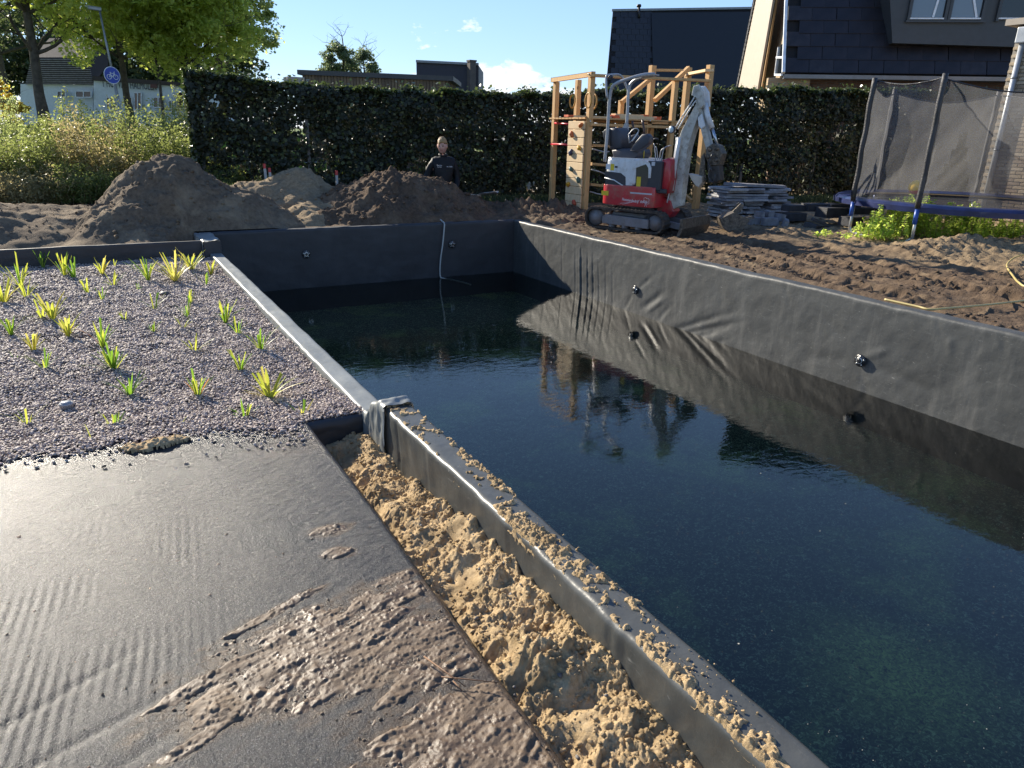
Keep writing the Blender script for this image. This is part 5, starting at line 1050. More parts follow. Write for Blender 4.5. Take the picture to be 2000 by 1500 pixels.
# --- brick outbuilding at the right border
BX = onz((1912, 425))[0]; BY = onz((1912, 425))[1] + .1; out = thing('brick_outbuilding', 'pale brick outbuilding wall at the right border with a downpipe', 'building', (BX, BY, 0))
Zt = float(onx((1975, 78), BX)[2]) ; mbk = []
M_MORT = simple('mortar', (.34, .31, .26), .95, bump=.6, bs=90)
facepoly('wall', [(BX + .012, BY, -.1), (BX + .012, BY - 6.5, -.1), (BX + .012, BY - 6.5, Zt + .2), (BX + .012, BY, Zt + .2)], M_MORT, out, .3, (1, 0, 0))
facepoly('wall', [(BX + .32, BY, -.1), (BX + 6, BY, -.1), (BX + 6, BY, Zt + .2), (BX + .32, BY, Zt + .2)], M_BRY, out, .2, (0, -1, 0), ((BX, BY, 0), (1, 0, 0), Zv))
for col in ((.42, .33, .22), (.36, .28, .19), (.47, .38, .27), (.31, .23, .16)):
    b = MB(); b.box((0, 0, 0), (.03, .208, .050), None, .004); me = bpy.data.meshes.new('brick'); b.b.to_mesh(me); b.b.free(); me.materials.append(simple('pale_brick', col, .9, var=.15, scale=20, bump=.5, bs=120)); mbk.append(me)
r = random.Random(8); rest = MB(); nbk = 0
for row in range(int((Zt + .2) / .0625)):
    for c in range(0, 28):
        y_ = BY - .11 - c * .22 - (.11 if row % 2 else 0); z_ = row * .0625 + .02
        q = proj((BX, y_, z_))
        if q[0] < 2015 and 60 < q[1] < 470 and nbk < 298:
            o = link('brick', r.choice(mbk), None, out); o.location = (-.001 * r.random(), y_ - BY, z_); nbk += 1
        else: rest.box((BX, y_, z_), (.03, .208, .050))
if len(rest.b.verts): o = rest.build('brickwork', mbk[0].materials[0], out, True); o['kind'] = 'stuff'
b = MB(); b.box((BX + .1, BY - 3.2, Zt + .27), (.5, 6.7, .10)); b.build('roof_edge', M_CREAM, out, True)
pb0 = onx((1914, 420), BX - .12); pt = onx((1968, 100), BX - .12); b = MB(); b.cyl((BX - .06, BY - .16, -.05), (BX - .06, BY - .16, Zt - .05), .045, 14); b.box((BX - .07, BY - .16, Zt + .05), (.16, .18, .26), None, .02); b.build('downpipe', simple('pale_zinc', (.42, .44, .46), .4, .3), out, True)
for z_ in (1.2, 2.4): MB().lathe([(.050, 0), (.053, .01), (.050, .03)], (BX - .06, BY - .16, z_)).build('pipe_bracket', M_ZINC, out, True)
# ================================================================ MINI EXCAVATOR
XF = Vector((.375, -.927, 0)); XL = Vector((.927, .375, 0)); XO = Vector((7.04, 8.50, 0.0)); XZ = -.035
ex = thing('mini_excavator', 'small red and white tracked mini excavator standing beside the pool wall', 'excavator', (XO.x, XO.y, XZ), math.atan2(XF.y, XF.x))
EM = wmat(ex); EI = EM.inverted()
def el(p, yl):
    """pixel -> local point on the machine's plane y=yl"""
    P = EM @ Vector((0, yl, 0)); return EI @ Vector(onplane(p, P, XL))
M_XR = simple('excavator_red', (.42, .018, .028), .32, var=.12, scale=4, coat=.3, dirt=((.22, .15, .10), .6)); M_XW = simple('excavator_white', (.62, .64, .65), .35, var=.06, dirt=((.36, .31, .25), .6), coat=.2)
M_XG = simple('excavator_grey', (.34, .35, .37), .38, .2, dirt=((.25, .20, .15), .3)); M_XD = simple('dark_plastic', (.028, .029, .036), .45); M_XV = simple('seat_vinyl', (.045, .047, .060), .5, bump=.2, bs=90)
M_RUB = simple('track_rubber', (.045, .038, .032), .85, var=.4, scale=9, bump=.8, bs=60, dirt=((.16, .11, .07), .8)); M_TF = simple('track_frame_grey', (.17, .17, .18), .6, dirt=((.13, .09, .06), .7)); M_BOOM = simple('boom_dirty_white', (.50, .49, .44), .6, var=.2, scale=8, bump=.4, bs=60, dirt=((.22, .18, .13), .9))
M_STEEL = simple('cylinder_steel', (.45, .48, .52), .25, .8); M_YEL = simple('yellow_sticker', (.65, .48, .02), .5); M_IRON = simple('worn_iron', (.11, .095, .08), .5, .6, var=.4, scale=14, bump=.4, dirt=((.30, .24, .17), .7))
def track(yc):
    t = thing('track', None, None); t.parent = ex; del_ = t; w = .20; L2, r_ = .50, .155
    def loop(rr_, n=14):
        P = []
        for k in range(n + 1): a = -math.pi / 2 - math.pi * k / n; P.append((-L2 + rr_ * math.cos(a), r_ + .02 + rr_ * math.sin(a)))
        for k in range(n + 1): a = math.pi / 2 - math.pi * k / n; P.append((L2 + rr_ * math.cos(a), r_ + .02 + rr_ * math.sin(a)))
        return P
    o_ = loop(r_); i_ = loop(r_ - .028); b = MB(); bm = b.b; n = len(o_)
    ring = [[bm.verts.new((p[0], yc + s * w / 2, p[1])) for p in q] for q, s in ((o_, -1), (o_, 1), (i_, 1), (i_, -1))]
    for A, B in zip(ring, ring[1:] + ring[:1]):
        for k in range(n): bm.faces.new((A[k], A[(k + 1) % n], B[(k + 1) % n], B[k]))
    b.build('rubber_belt', M_RUB, t); P, s = resample(np.array(o_ + [o_[0]]), .001); tot = s[-1]; lug = bpy.data.meshes.new('lug'); bb = MB(); bb.box((0, 0, 0), (.022, w * .96, .022), None, .004); bb.b.to_mesh(lug); bb.b.free(); lug.materials.append(M_RUB)
    for k in range(int(tot / .062)):
        i = min(len(P) - 2, int(k * .062 / tot * len(P))); d = P[i + 1] - P[i]; o = link('lug', lug, None, t); o.location = (P[i][0], yc, P[i][1]); o.rotation_euler = (0, -math.atan2(d[1], d[0]), 0)
    sgn_ = -1 if yc < 0 else 1; b = MB(); b.prism([(-.36, .10), (.40, .085), (.40, .215), (-.30, .235), (-.36, .20)], yc + sgn_ * .085, yc - sgn_ * .03, None, .008); b.build('track_frame', M_TF, t)
    for xx, rad, nm in ((-L2, .118, 'sprocket'), (L2, .110, 'idler_wheel'), (-.22, .045, 'roller'), (.0, .045, 'roller'), (.22, .045, 'roller')):
        MB().lathe([(rad, -.05), (rad, .05), (rad * .55, .062), (rad * .5, .075), (.01, .08)], (xx, yc, r_ + .02 if rad > .1 else .075), (0, sgn_, 0), 22).build(nm, M_TF, t, smooth=False)
track(-.36); track(.36)
MB().box((.0, 0, .20), (.55, .62, .14), None, .02).build('undercarriage', M_TF, ex)
MB().lathe([(.24, .26), (.24, .36)], (0.03, 0, 0), n=30).build('slew_ring', M_TF, ex)
# dozer blade
b = MB(); b.prism([(.86, .02), (.90, .02), (.95, .14), (.93, .27), (.89, .27), (.90, .14)], -.46, .46, None, .003); bl = b.build('dozer_blade', M_IRON, ex)
for s_ in (-.2, .2): b = MB(); b.beam((.25, s_, .2), (.9, s_, .12), .06, .08); b.build('blade_arm', M_TF, bl)
# body: tail skirt with rounded rear corner
def plan(pts, z0, z1, name, mat, par, bev=.015, taper=0.0):
    b = MB(); a = [b.b.verts.new((p[0], p[1], z0)) for p in pts]; c = [b.b.verts.new((p[0] * (1 - taper), p[1] * (1 - taper), z1)) for p in pts]; n = len(a); fs = [b.b.faces.new(a[::-1]), b.b.faces.new(c)]
    for k in range(n): b.b.faces.new((a[k], a[(k + 1) % n], c[(k + 1) % n], c[k]))
    if bev: bmesh.ops.bevel(b.b, geom=list({e for f in fs for e in f.edges}), offset=bev, segments=3, affect='EDGES', profile=.5)
    o = b.build(name, mat, par); me = o.data; me.polygons.foreach_set('use_smooth', np.ones(len(me.polygons), bool)); 
    try: me.set_sharp_from_angle(angle=R(35))
    except Exception: pass
    return o
def rrect(x0, x1, y0, y1, rb, rf=.04):
    P = []
    for cx_, cy_, r_, a0 in ((x0 + rb, y0 + rb, rb, math.pi), (x1 - rf, y0 + rf, rf, 1.5 * math.pi), (x1 - rf, y1 - rf, rf, 0), (x0 + rb, y1 - rb, rb, .5 * math.pi)):
        for k in range(7): a = a0 + k * math.pi / 12; P.append((cx_ + r_ * math.cos(a), cy_ + r_ * math.sin(a)))
    return P
skirt = plan(rrect(-.45, .44, -.40, .40, .13), .375, .655, 'counterweight', M_XR, ex, .012)
hood = plan(rrect(-.415, .13, -.385, .385, .11, .07), .66, 1.03, 'engine_hood', M_XW, ex, .05, .0)
yN = -.385
b = MB(); pp = [el(p, yN) for p in ((1182, 334), (1213, 338), (1222, 346), (1222, 368), (1182, 362))]; b.prism([(p.x, p.z) for p in pp], yN - .004, yN + .02); b.build('grille', M_XD, hood)
b = MB(); a, c, d = el((1181, 347), yN - .006), el((1200, 352), yN - .006), el((1223, 367), yN - .006); b.tube([(a.x, yN - .006, a.z), (c.x, yN - .006, c.z), (d.x, yN - .006, d.z)], .009, 6); b.build('grille_bar', M_XW, hood)
def decal(p0, p1, mat, par, yl, nm='sticker'):
    a, c = el(p0, yl), el(p1, yl); b = MB(); b.box(((a.x + c.x) / 2, yl, (a.z + c.z) / 2), (abs(a.x - c.x), .002, abs(a.z - c.z))); return b.build(nm, mat, par)
decal((1184, 320), (1191, 331), simple('sticker_white', (.6, .63, .66), .5), hood, yN - .002); decal((1193, 320), (1199, 333), M_YEL, hood, yN - .002); decal((1201, 324), (1206, 328), M_XD, hood, yN - .002, 'lock')
decal((1175, 372), (1188, 382), M_YEL, skirt, -.402); decal((1231, 375), (1273, 381), simple('model_plate', (.45, .47, .50), .4), skirt, -.402, 'name_plate')
M_TXT = simple('white_lettering', (.78, .76, .76), .5)
c0, c1 = EM @ el((1215, 389), -.404), EM @ el((1247, 394), -.404); lettering('Hoveniersbedrijf', .060, (c0 + c1) / 2, c1 - c0, Zv, M_TXT, ex, .0008, (c1 - c0).length)
c0, c1 = EM @ el((1249, 393.5), -.404), EM @ el((1256, 394.5), -.404); lettering("'de", .055, (c0 + c1) / 2, c1 - c0, Zv, M_TXT, ex, .0008, (c1 - c0).length)
c0, c1 = EM @ el((1257, 394), -.404), EM @ el((1265, 395), -.404); lettering('Eijk', .050, (c0 + c1) / 2, c1 - c0, Zv, M_TXT, ex, .0008, (c1 - c0).length)
def strokepx(name, pts, rad, par, mat, yl): b = MB(); b.tube([(lambda q: (q.x, yl, q.z))(el(p, yl)) for p in pts], rad, 5); return b.build(name, mat, par)
strokepx('tree_logo', [(1258.5, 404), (1260, 400), (1259.5, 396), (1256.5, 395), (1256, 391.5), (1258, 390), (1257.5, 387), (1261, 386), (1263.5, 388), (1267, 388), (1268, 391), (1267, 393.5), (1267.5, 398), (1263.5, 399), (1262, 396.5), (1261.5, 400), (1263, 404.5)], .0022, ex, M_TXT, -.404)
strokepx('swoosh', [(1211, 397), (1220, 396.5), (1228, 395.8), (1235, 395.2)], .0024, ex, M_TXT, -.404); strokepx('swoosh', [(1215, 400), (1221, 398), (1230, 396)], .0018, ex, M_TXT, -.404)
# glazed side cover and dark box, red tank
mgl = Mat('smoked_cover'); mgl.bsdf((.035, .037, .045), .12, spec=.7); 
b = MB(); pp = [el(p, yN + .01) for p in ((1242, 326), (1262, 319), (1268, 324), (1267, 345), (1262, 372), (1240, 371))]; b.prism([(p.x, p.z) for p in pp], yN + .012, .30, None, .01); b.build('side_cover', mgl.m, ex)
b = MB(); pp = [el(p, yN) for p in ((1228, 316), (1245, 313), (1258, 313), (1268, 318), (1272, 328), (1270, 348), (1266, 348), (1267, 328), (1262, 320), (1240, 328), (1234, 340))]; b.prism([(p.x, p.z) for p in pp], yN - .002, .36, None, .004); b.build('hood_arch', M_XW, ex)
decal((1244, 345), (1250, 372), M_YEL, ex, yN + .010)
b = MB(); a, c = el((1269, 314), -.34), el((1290, 374), -.34); b.box(((a.x + c.x) / 2 - .01, -.14, (a.z + c.z) / 2), (abs(a.x - c.x) + .02, .46, abs(a.z - c.z)), None, .02); b.build('valve_box', M_XD, ex)
decal((1273, 316), (1279, 324), simple('pale_sticker', (.55, .57, .6), .5), ex, -.374)
b = MB(); pp = [el(p, -.30) for p in ((1292, 312), (1306, 308), (1309, 314), (1308, 350), (1303, 378), (1286, 378), (1287, 350))]; b.prism([(p.x, p.z) for p in pp], -.30, .05, None, .035); o = b.build('fuel_tank', M_XR, ex, smooth=True)
MB().box((.30, -.05, .61), (.55, .60, .06), None, .01).build('floor_plate', M_XD, ex)
# seat
def ep(p, yl): q = el(p, yl); return (q.x, q.z)
def padded(name, pts, y0, y1, mat, par, bev=.03):
    b = MB(); b.prism([ep(p, (y0 + y1) / 2 if False else y0) for p in pts], y0, y1, None, bev); return b.build(name, mat, par, smooth=True)
seat = padded('seat_base', [(1194, 293), (1216, 290), (1243, 292), (1246, 302), (1238, 314), (1222, 318), (1198, 315)], -.26, .16, M_XV, ex, .025)
padded('backrest', [(1190, 250), (1203, 249), (1209, 258), (1215, 290), (1197, 293), (1189, 290), (1186, 268)], -.20, .16, M_XV, ex, .035)
padded('backrest_panel', [(1178, 256), (1184, 250), (1190, 252), (1190, 285), (1183, 280), (1177, 266)], -.24, -.10, M_XD, ex, .01)
for yy, nm in ((-.34, 'control_console'), (.26, 'control_console')):
    c_ = padded(nm, [(1229, 294), (1240, 279), (1253, 262), (1263, 261), (1269, 268), (1267, 280), (1252, 292), (1244, 296)] if yy < 0 else [(1215, 285), (1222, 268), (1238, 262), (1246, 268), (1240, 284)], yy, yy + .13, M_XV, ex, .02)
    o = ep((1258, 262) if yy < 0 else (1238, 262), yy + .06); b = MB(); b.tube([(o[0] - .01, yy + .06, o[1] - .02), (o[0], yy + .06, o[1] + .05), (o[0] - .03, yy + .06, o[1] + .13), (o[0] - .045, yy + .06, o[1] + .19)], [.028, .012, .020, .014], 10); b.build('joystick', simple('joystick_brown', (.04, .018, .014), .4), c_, smooth=True)
def tubepx(name, pts, yl, rad, mat, par=None, n=8, sm=3):
    ys_ = yl if isinstance(yl, (list, tuple)) else [yl] * len(pts); P = []
    for p, y_ in zip(pts, ys_): q = el(p, y_); P.append(Vector((q.x, y_, q.z)))
    if sm and len(P) > 2:
        Q = []
        for i in range(len(P) - 1):
            p0, p1, p2, p3 = P[max(i - 1, 0)], P[i], P[i + 1], P[min(i + 2, len(P) - 1)]
            for k in range(sm): t = k / sm; Q.append(.5 * ((2 * p1) + (p2 - p0) * t + (2 * p0 - 5 * p1 + 4 * p2 - p3) * t * t + (3 * p1 - p0 - 3 * p2 + p3) * t ** 3))
        P = Q + [P[-1]]
    b = MB(); b.tube(P, rad, n); return b.build(name, mat, par or ex, smooth=True)
tubepx('safety_bar', [(1227, 264), (1235, 254), (1243, 251), (1247, 256), (1238, 270), (1230, 279)], -.22, .008, M_XG); tubepx('safety_bar', [(1228, 262), (1229, 280)], -.22, .008, M_XG); tubepx('armrest_tube', [(1246, 259), (1240, 268), (1234, 276)], -.36, .010, M_XW)
# roll bar
post = tubepx('roll_bar_post', [(1181, 316), (1184, 285), (1187, 250), (1189, 215), (1191, 190), (1195, 172), (1204, 163), (1222, 156), (1245, 149), (1262, 145.5), (1279, 145)], [-.33] * 7 + [-.31, -.28, -.22, -.16], .024, M_XG, n=12)
tubepx('roll_bar_post', [(1221, 264), (1224, 240), (1226, 210), (1227, 185), (1230, 168), (1238, 158), (1250, 152), (1262, 149), (1279, 146.5)], [.33] * 6 + [.25, .14, .05], .024, M_XG, n=12)
tubepx('rear_hoop', [(1186, 192), (1184, 172), (1184, 152), (1188, 147), (1208, 146), (1216, 152), (1222, 165), (1227, 180), (1226, 200)], [-.36, -.36, -.34, -.30, .12, .25, .31, .33, .33], .017, M_XG, n=10)
b = MB(); pp = [el(p, .30) for p in ((1224, 235), (1226, 262), (1217, 262), (1214, 252))]; b.prism([(p.x, p.z) for p in pp], .30, .35); b.build('post_bracket', M_XG, ex)
b = MB(); A_, B_ = el((1252, 150), -.1), el((1279, 145.5), -.1); b.beam((A_.x, -.08, A_.z), (B_.x, -.08, B_.z), .22, .012, (0, 0, 1), .003); b.build('roll_bar_plate', M_XG, ex)
MB().lathe([(.02, -.2), (.03, -.19), (.03, -.15), (.008, -.15)], (el((1195, 151), -.3).x, -.16, el((1195, 151), -.3).z), (0, 1, 0), 14).build('beacon_socket', M_XD, ex)
# front levers
for i, pts in enumerate(([(1281, 316), (1279, 292), (1277, 280)], [(1285, 316), (1283, 295), (1281, 286)], [(1292, 314), (1294, 300), (1297, 290), (1303, 286), (1311, 284)], [(1288, 312), (1290, 298), (1293, 292), (1300, 288)])): tubepx('lever', pts, [-.20, .10, -.28, .15][i], .008, M_XG)
tubepx('lever_handle', [(1274, 275), (1279, 271), (1286, 272)], -.2, .011, M_XD); tubepx('lever', [(1257, 312), (1258, 294)], -.1, .007, M_YEL)
# swing post
b = MB(); pp = [ep(p, 0) for p in ((1290, 378), (1316, 392), (1322, 412), (1312, 424), (1290, 418))]; b.prism(pp, -.11, .11, None, .01); b.build('swing_bracket', M_XR, ex)
# boom (on the plane through the swing post), swung slightly: nearer surface and dirty underside both show
YB = -.02
def boomprism(name, pts, mat, y0, y1, par=None, bev=.008): b = MB(); b.prism([ep(p, y0) for p in pts], y0, y1, None, bev); return b.build(name, mat, par or ex)
boom = boomprism('boom', [(1301, 402), (1311, 380), (1318, 330), (1321, 285), (1330, 256), (1350, 220), (1358, 204), (1364, 196), (1371, 206), (1363, 226), (1352, 258), (1343, 290), (1337, 330), (1331, 380), (1328, 402), (1316, 408)], M_BOOM, -.085, .075, None, .010)
boomprism('boom_head', [(1350, 186), (1354, 168), (1364, 165), (1372, 178), (1375, 205), (1368, 212), (1362, 190)], M_BOOM, -.12, -.075, boom)
boomprism('boom_head', [(1358, 184), (1364, 168), (1376, 168), (1384, 180), (1386, 208), (1374, 214), (1368, 192)], M_XW, .07, .11, boom)
tubepx('boom_cylinder', [(1312, 372), (1322, 300), (1327, 268)], -.13, .028, M_XW, boom, 12, 0); tubepx('hydraulic_hose', [(1320, 248), (1334, 225), (1350, 200), (1356, 190)], -.10, .009, M_XW, boom); tubepx('hydraulic_hose', [(1324, 252), (1338, 228), (1353, 204), (1360, 196)], -.11, .009, M_XW, boom); tubepx('hydraulic_hose', [(1303, 396), (1312, 350), (1318, 300), (1322, 268)], -.11, .012, M_XW, boom)
lampo = MB(); q = el((1314, 253), -.14); lampo.lathe([(.02, -.05), (.045, -.03), (.052, .0), (.050, .02)], (q.x, -.16, q.z), (-.2, -1, -.1), 18); wl_ = lampo.build('work_lamp', M_XD, boom, smooth=True); MB().lathe([(.043, .021), (.040, .028), (.01, .032)], (q.x, -.16, q.z), (-.2, -1, -.1), 18).build('lens', simple('lamp_lens', (.45, .55, .60), .1), wl_)
# arm and its cylinder
arm = boomprism('arm', [(1358, 190), (1366, 190), (1374, 230), (1382, 262), (1389, 290), (1380, 296), (1371, 262), (1364, 232)], M_BOOM, -.06, .05)
tubepx('cylinder_barrel', [(1377, 203), (1382, 226), (1391, 250)], -.02, .036, M_XW, arm, 14, 0); tubepx('cylinder_rod', [(1391, 250), (1401, 284)], -.02, .020, M_STEEL, arm, 12, 0)
boomprism('arm_bracket', [(1362, 230), (1370, 222), (1376, 246), (1370, 252), (1364, 246)], M_XW, -.09, .07, arm)
link_ = boomprism('bucket_linkage', [(1380, 288), (1392, 280), (1403, 284), (1410, 300), (1404, 322), (1388, 324), (1376, 306)], M_IRON, -.10, .08)
for p in ((1386, 292), (1400, 290), (1398, 312), (1383, 306)): q = el(p, -.11); MB().lathe([(.030, -.02), (.030, .0), (.018, .012)], (q.x, -.11, q.z), (0, -1, 0), 14).build('pin', M_IRON, link_)
tubepx('hydraulic_hose', [(1388, 326), (1384, 345), (1393, 356), (1397, 340)], -.12, .010, M_XD); tubepx('hydraulic_hose', [(1392, 300), (1384, 318), (1390, 334)], -.14, .010, M_XD)
bk = boomprism('breaker_body', [(1381, 314), (1402, 310), (1406, 352), (1397, 358), (1383, 356)], simple('black_iron', (.022, .02, .02), .5, dirt=((.12, .10, .08), .4)), -.08, .08)
boomprism('grab_plate', [(1370, 305), (1375, 298), (1377, 318), (1374, 345), (1378, 352), (1371, 357), (1364, 352), (1366, 332)], M_IRON, -.09, -.06, bk); boomprism('bucket_tooth', [(1344, 339), (1372, 344), (1370, 358), (1364, 366), (1358, 363), (1350, 350)], simple('bright_worn_steel', (.42, .38, .33), .45, .3), -.14, -.02, bk)

# spare bucket on the ground, half dug in, with its open side turned away
sb_ = onz((1424, 452), -.02); bu = thing('digger_bucket', 'dark spare digger bucket lying on the sand right of the excavator blade', 'bucket', sb_, R(-35)); prof = [(.0, .30)] + [(-.20 * math.cos(a) + .02, .20 - .20 * math.sin(a)) for a in np.linspace(0.0, 2.3, 9)] + [(.24, .20)]
b = MB(); b.prism(prof + [(p[0] * .92 + .005, p[1] * .92 + .015) for p in prof[::-1]], -.18, .18, None); b.build('bucket_shell', M_IRON, bu)
for s_ in (-.18, .18): b = MB(); b.prism(prof, s_ - .008, s_ + .008); b.build('side_plate', M_IRON, bu)
for s_ in (-.07, .07): b = MB(); b.prism([(-.04, .26), (.10, .42), (.15, .40), (.12, .30), (.02, .24)], s_ - .012, s_ + .012, None, .003); b.build('bracket', M_IRON, bu)
for s_ in (-.13, 0, .13): b = MB(); b.beam((.22, s_, .20), (.31, s_, .23), .035, .02); b.build('tooth', M_IRON, bu)

# ================================================================ CLIMBING FRAME
fy0, fy1 = 10.44, 11.76
cf = thing('climbing_frame', 'unfinished wooden climbing frame with climbing wall behind the excavator', 'climbing frame', (8.6, 11.0, 0))
def woodmat(name, c1, c2):
    m = Mat(name); g = m.noise(3, 6, .7, m.map((9, 9, 1.2)), 2.0); k = m.vor(2.2, vec=m.map((1.5, 1.5, 1))); col = m.mix(m.mr(g, .3, .7), c1, c2); col = m.mix(m.mr(k, .05, .09), (.13, .06, .02), col)
    m.bsdf(col, .62, m.bump(g, .2, .004), spec=.3); return m.m
M_WD = woodmat('new_larch', (.46, .26, .10), (.64, .40, .18)); M_WP = woodmat('pale_larch_board', (.60, .42, .22), (.76, .58, .36)); M_ORG = simple('orange_paint_end', (.70, .13, .04), .6)
def fb(name, p0, p1, y0, y1=None, w=.088, h=.088, mat=None, lab=None, ext=0.0, par=None):
    y1 = y0 if y1 is None else y1; A = Vector(ony(p0, y0)); B = Vector(ony(p1, y1)); b = MB(); b.beam(A, B, w, h, (0, 1, 0) if abs((B - A).normalized().y) < .9 else (0, 0, 1), .004, ext); o = b.build(name, mat or M_WD, par or cf, True)
    if lab: o['label'] = lab
    return o
def post_(px_, ptop, y, zb=-.15, w=.09, lab=None):
    T_ = Vector(ony(ptop, y)); b = MB(); b.box((T_.x, y, (T_.z + zb) / 2), (w, w, T_.z - zb), None, .005); return b.build('post', M_WD, cf, True)
post_(0, (1156, 150), fy0); post_(0, (1087, 160), fy1); post_(0, (1130, 156), fy1); post_(0, (1388, 127), fy0 + .05, w=.11); post_(0, (1320, 154), fy0); post_(0, (1275, 128), fy1, 1.1, w=.11)
post_(0, (1214, 196), fy1, 1.2); post_(0, (1345, 132), fy1, w=.11)
fb('top_beam', (1150, 147), (1384, 158), fy0 - .05, lab=None, w=.045, h=.12); fb('top_beam', (1156, 145), (1082, 156), fy0, fy1, .07, .07, ext=.05); fb('top_beam', (1272, 137), (1345, 138), fy1, w=.05, h=.10); fb('top_beam', (1345, 145), (1386, 137), fy1, fy0, .05, .16, M_WP)
fb('brace', (1214, 200), (1268, 156), fy1 - .08, w=.07, h=.085); fb('brace', (1279, 196), (1320, 158), fy0 + .5, w=.07, h=.085); fb('brace', (1316, 160), (1345, 133), fy0 + .5, w=.07, h=.085)
fb('deck_beam', (1150, 243), (1320, 249), fy0 - .03, w=.045, h=.11); fb('deck_beam', (1130, 236), (1345, 242), fy1, w=.045, h=.11); fb('deck_beam', (1320, 248), (1388, 250), fy0, w=.045, h=.10)
z_dk = float(ony((1200, 240), fy0)[2]) + .045
xa, xb = float(ony((1152, 243), fy0)[0]), float(ony((1322, 249), fy0)[0])
for k in range(13): b = MB(); y_ = fy0 - .02 + k * .105; b.box(((xa + xb) / 2, y_, z_dk + .015), (xb - xa, .095, .026), None, .003); b.build('deck_board', M_WD, cf, True)
for (a, c) in (((1155, 284), (1215, 286)), ((1154, 320), (1212, 325)), ((1152, 360), (1208, 366))): fb('rail', a, c, fy0 + .3, w=.045, h=.075)
fb('rail', (1330, 375), (1352, 394), fy0 + .4, fy0 + .1, .05, .07); post_(0, (1272, 250), fy0 + .35, w=.08)
M_ROPE = simple('pale_rope', (.45, .44, .42), .8)
for (a, c, d) in (((1157, 291), (1180, 297), (1190, 296)), ((1155, 331), (1170, 335), (1182, 340)), ((1152, 374), (1165, 378), (1176, 380))): P_ = [Vector(ony(p, fy0 + .15)) for p in (a, c, d)]; b = MB(); b.tube(P_, .012, 6); b.build('rope_rung', M_ROPE, cf, True, True)
# climbing wall with holds, on the plane facing the sun
xw = float(ony((1145, 300), fy0)[0]) - .04
def cwp(p): return Vector(onx(p, xw))
t0_, t1_ = cwp((1112, 231)), cwp((1144, 236)); bz = [cwp((1104, 404)).z]; yb_, yf_ = t0_.y, fy0 + .02; ztop = t1_.z; zbot = -.10; nb = 12; hb = (ztop - zbot) / nb; r = random.Random(6)
wallp = thing('climbing_wall', None, None); wallp.parent = cf
for k in range(nb): b = MB(); b.box((xw, (yb_ + yf_) / 2 + r.uniform(-.004, .004), zbot + hb * (k + .5)), (.028, yb_ - yf_, hb - .009), None, .004); o = b.build('board', M_WP, wallp, True)
holds = [((1137, 245), 'o'), ((1119, 262), 'o'), ((1134, 289), 'y'), ((1117, 298), 'b'), ((1118, 330), 'g'), ((1132, 351), 'g'), ((1112, 360), 'y'), ((1124, 396), 'r')]
HC = {'o': simple('hold_orange', (.50, .13, .03), .5), 'y': simple('hold_yellow', (.60, .32, .02), .5), 'b': simple('hold_blue', (.05, .06, .12), .5), 'g': simple('hold_green', (.05, .10, .08), .5), 'r': simple('hold_red', (.45, .08, .03), .5)}
for i, (p, k) in enumerate(holds):
    q = cwp(p); b = MB(); bmesh.ops.create_icosphere(b.b, subdivisions=3, radius=.045)
    for v in b.b.verts: v.co.x *= .8; v.co.z *= 1.25 if i % 2 else .95; v.co *= 1 + .22 * float(pn(v.co.y * 25 + i, v.co.z * 25, i)); v.co.y += .35 * v.co.z * (1 if i % 3 else -1)
    bmesh.ops.translate(b.b, vec=(xw - .03, q.y, q.z), verts=b.b.verts); b.build('climbing_hold', HC[k], wallp, True, True)
M_REDB = simple('red_bar', (.55, .03, .05), .35)
for (a, c) in (((1082, 240), (1116, 243)), ((1076, 281), (1112, 283))): A = Vector(ony(a, fy1)); q = Vector(onx(c, xw + .05)); b = MB(); b.cyl(A, q, .017, 10); b.build('red_bar', M_REDB, cf, True, True)
for (p, y_) in (((1118, 197), fy1 - .4), ((1149, 196), fy0 - .08), ((1160, 198), fy0 + .08)):
    q = Vector(ony(p, y_)); b = MB(); b.tube([q + Vector((0, .085 * math.cos(a), .115 * math.sin(a))) for a in np.linspace(-1.6, 4.6, 15)], .014, 8); b.build('grip_ring', simple('grip_ochre', (.42, .22, .04), .5), cf, True, True)
for (p, y_) in (((1153, 237), fy0 - .055), ((1270, 236), fy0 - .06), ((1150, 145), fy0 - .055)): q = Vector(ony(p, y_)); MB().lathe([(.016, 0), (.014, .008), (.004, .012)], q, (0, -1, 0), 12).build('bolt_cap', M_CHR, cf, True)
# boards lying on the deck
def plank(p0, p1, y, lift, mat2, lab, w=.12, th=.026):
    A = Vector(ony(p0, y)); B = Vector(ony(p1, y)); A.z = B.z = z_dk + .028 + th / 2 + lift; b = MB(); b.beam((0, 0, 0), B - A, w, th, Zv, .003); o = b.build('loose_board', M_WP); o.location = A; tag(o, lab, 'board', 'loose boards on the deck')
    D = (B - A).normalized(); e = MB(); e.beam(D * ((B - A).length - .10), D * ((B - A).length + .004), w + .004, th + .004, Zv, .002); e.build('painted_end', M_ORG, o)
    if mat2: e = MB(); e.beam(D * -.004, D * .10, w + .004, th + .004, Zv, .002); e.build('painted_end', M_ORG, o)
plank((1106, 231), (1200, 229), fy0 + .10, 0, True, 'lone board with orange end sticking out to the left of the deck')
plank((1197, 236), (1282, 238), fy0 + .02, 0, True, 'bottom front board of the orange ended pile'); plank((1194, 232), (1286, 234), fy0 + .17, 0, True, 'bottom middle board of the orange ended pile'); plank((1198, 232), (1284, 234), fy0 + .32, 0, True, 'bottom back board of the orange ended pile')
plank((1196, 230), (1287, 232), fy0 + .08, .027, True, 'second layer front board of the orange ended pile'); plank((1199, 228), (1280, 230), fy0 + .24, .027, False, 'second layer back board of the orange ended pile'); plank((1198, 224), (1262, 226), fy0 + .16, .054, False, 'short top board of the orange ended pile')

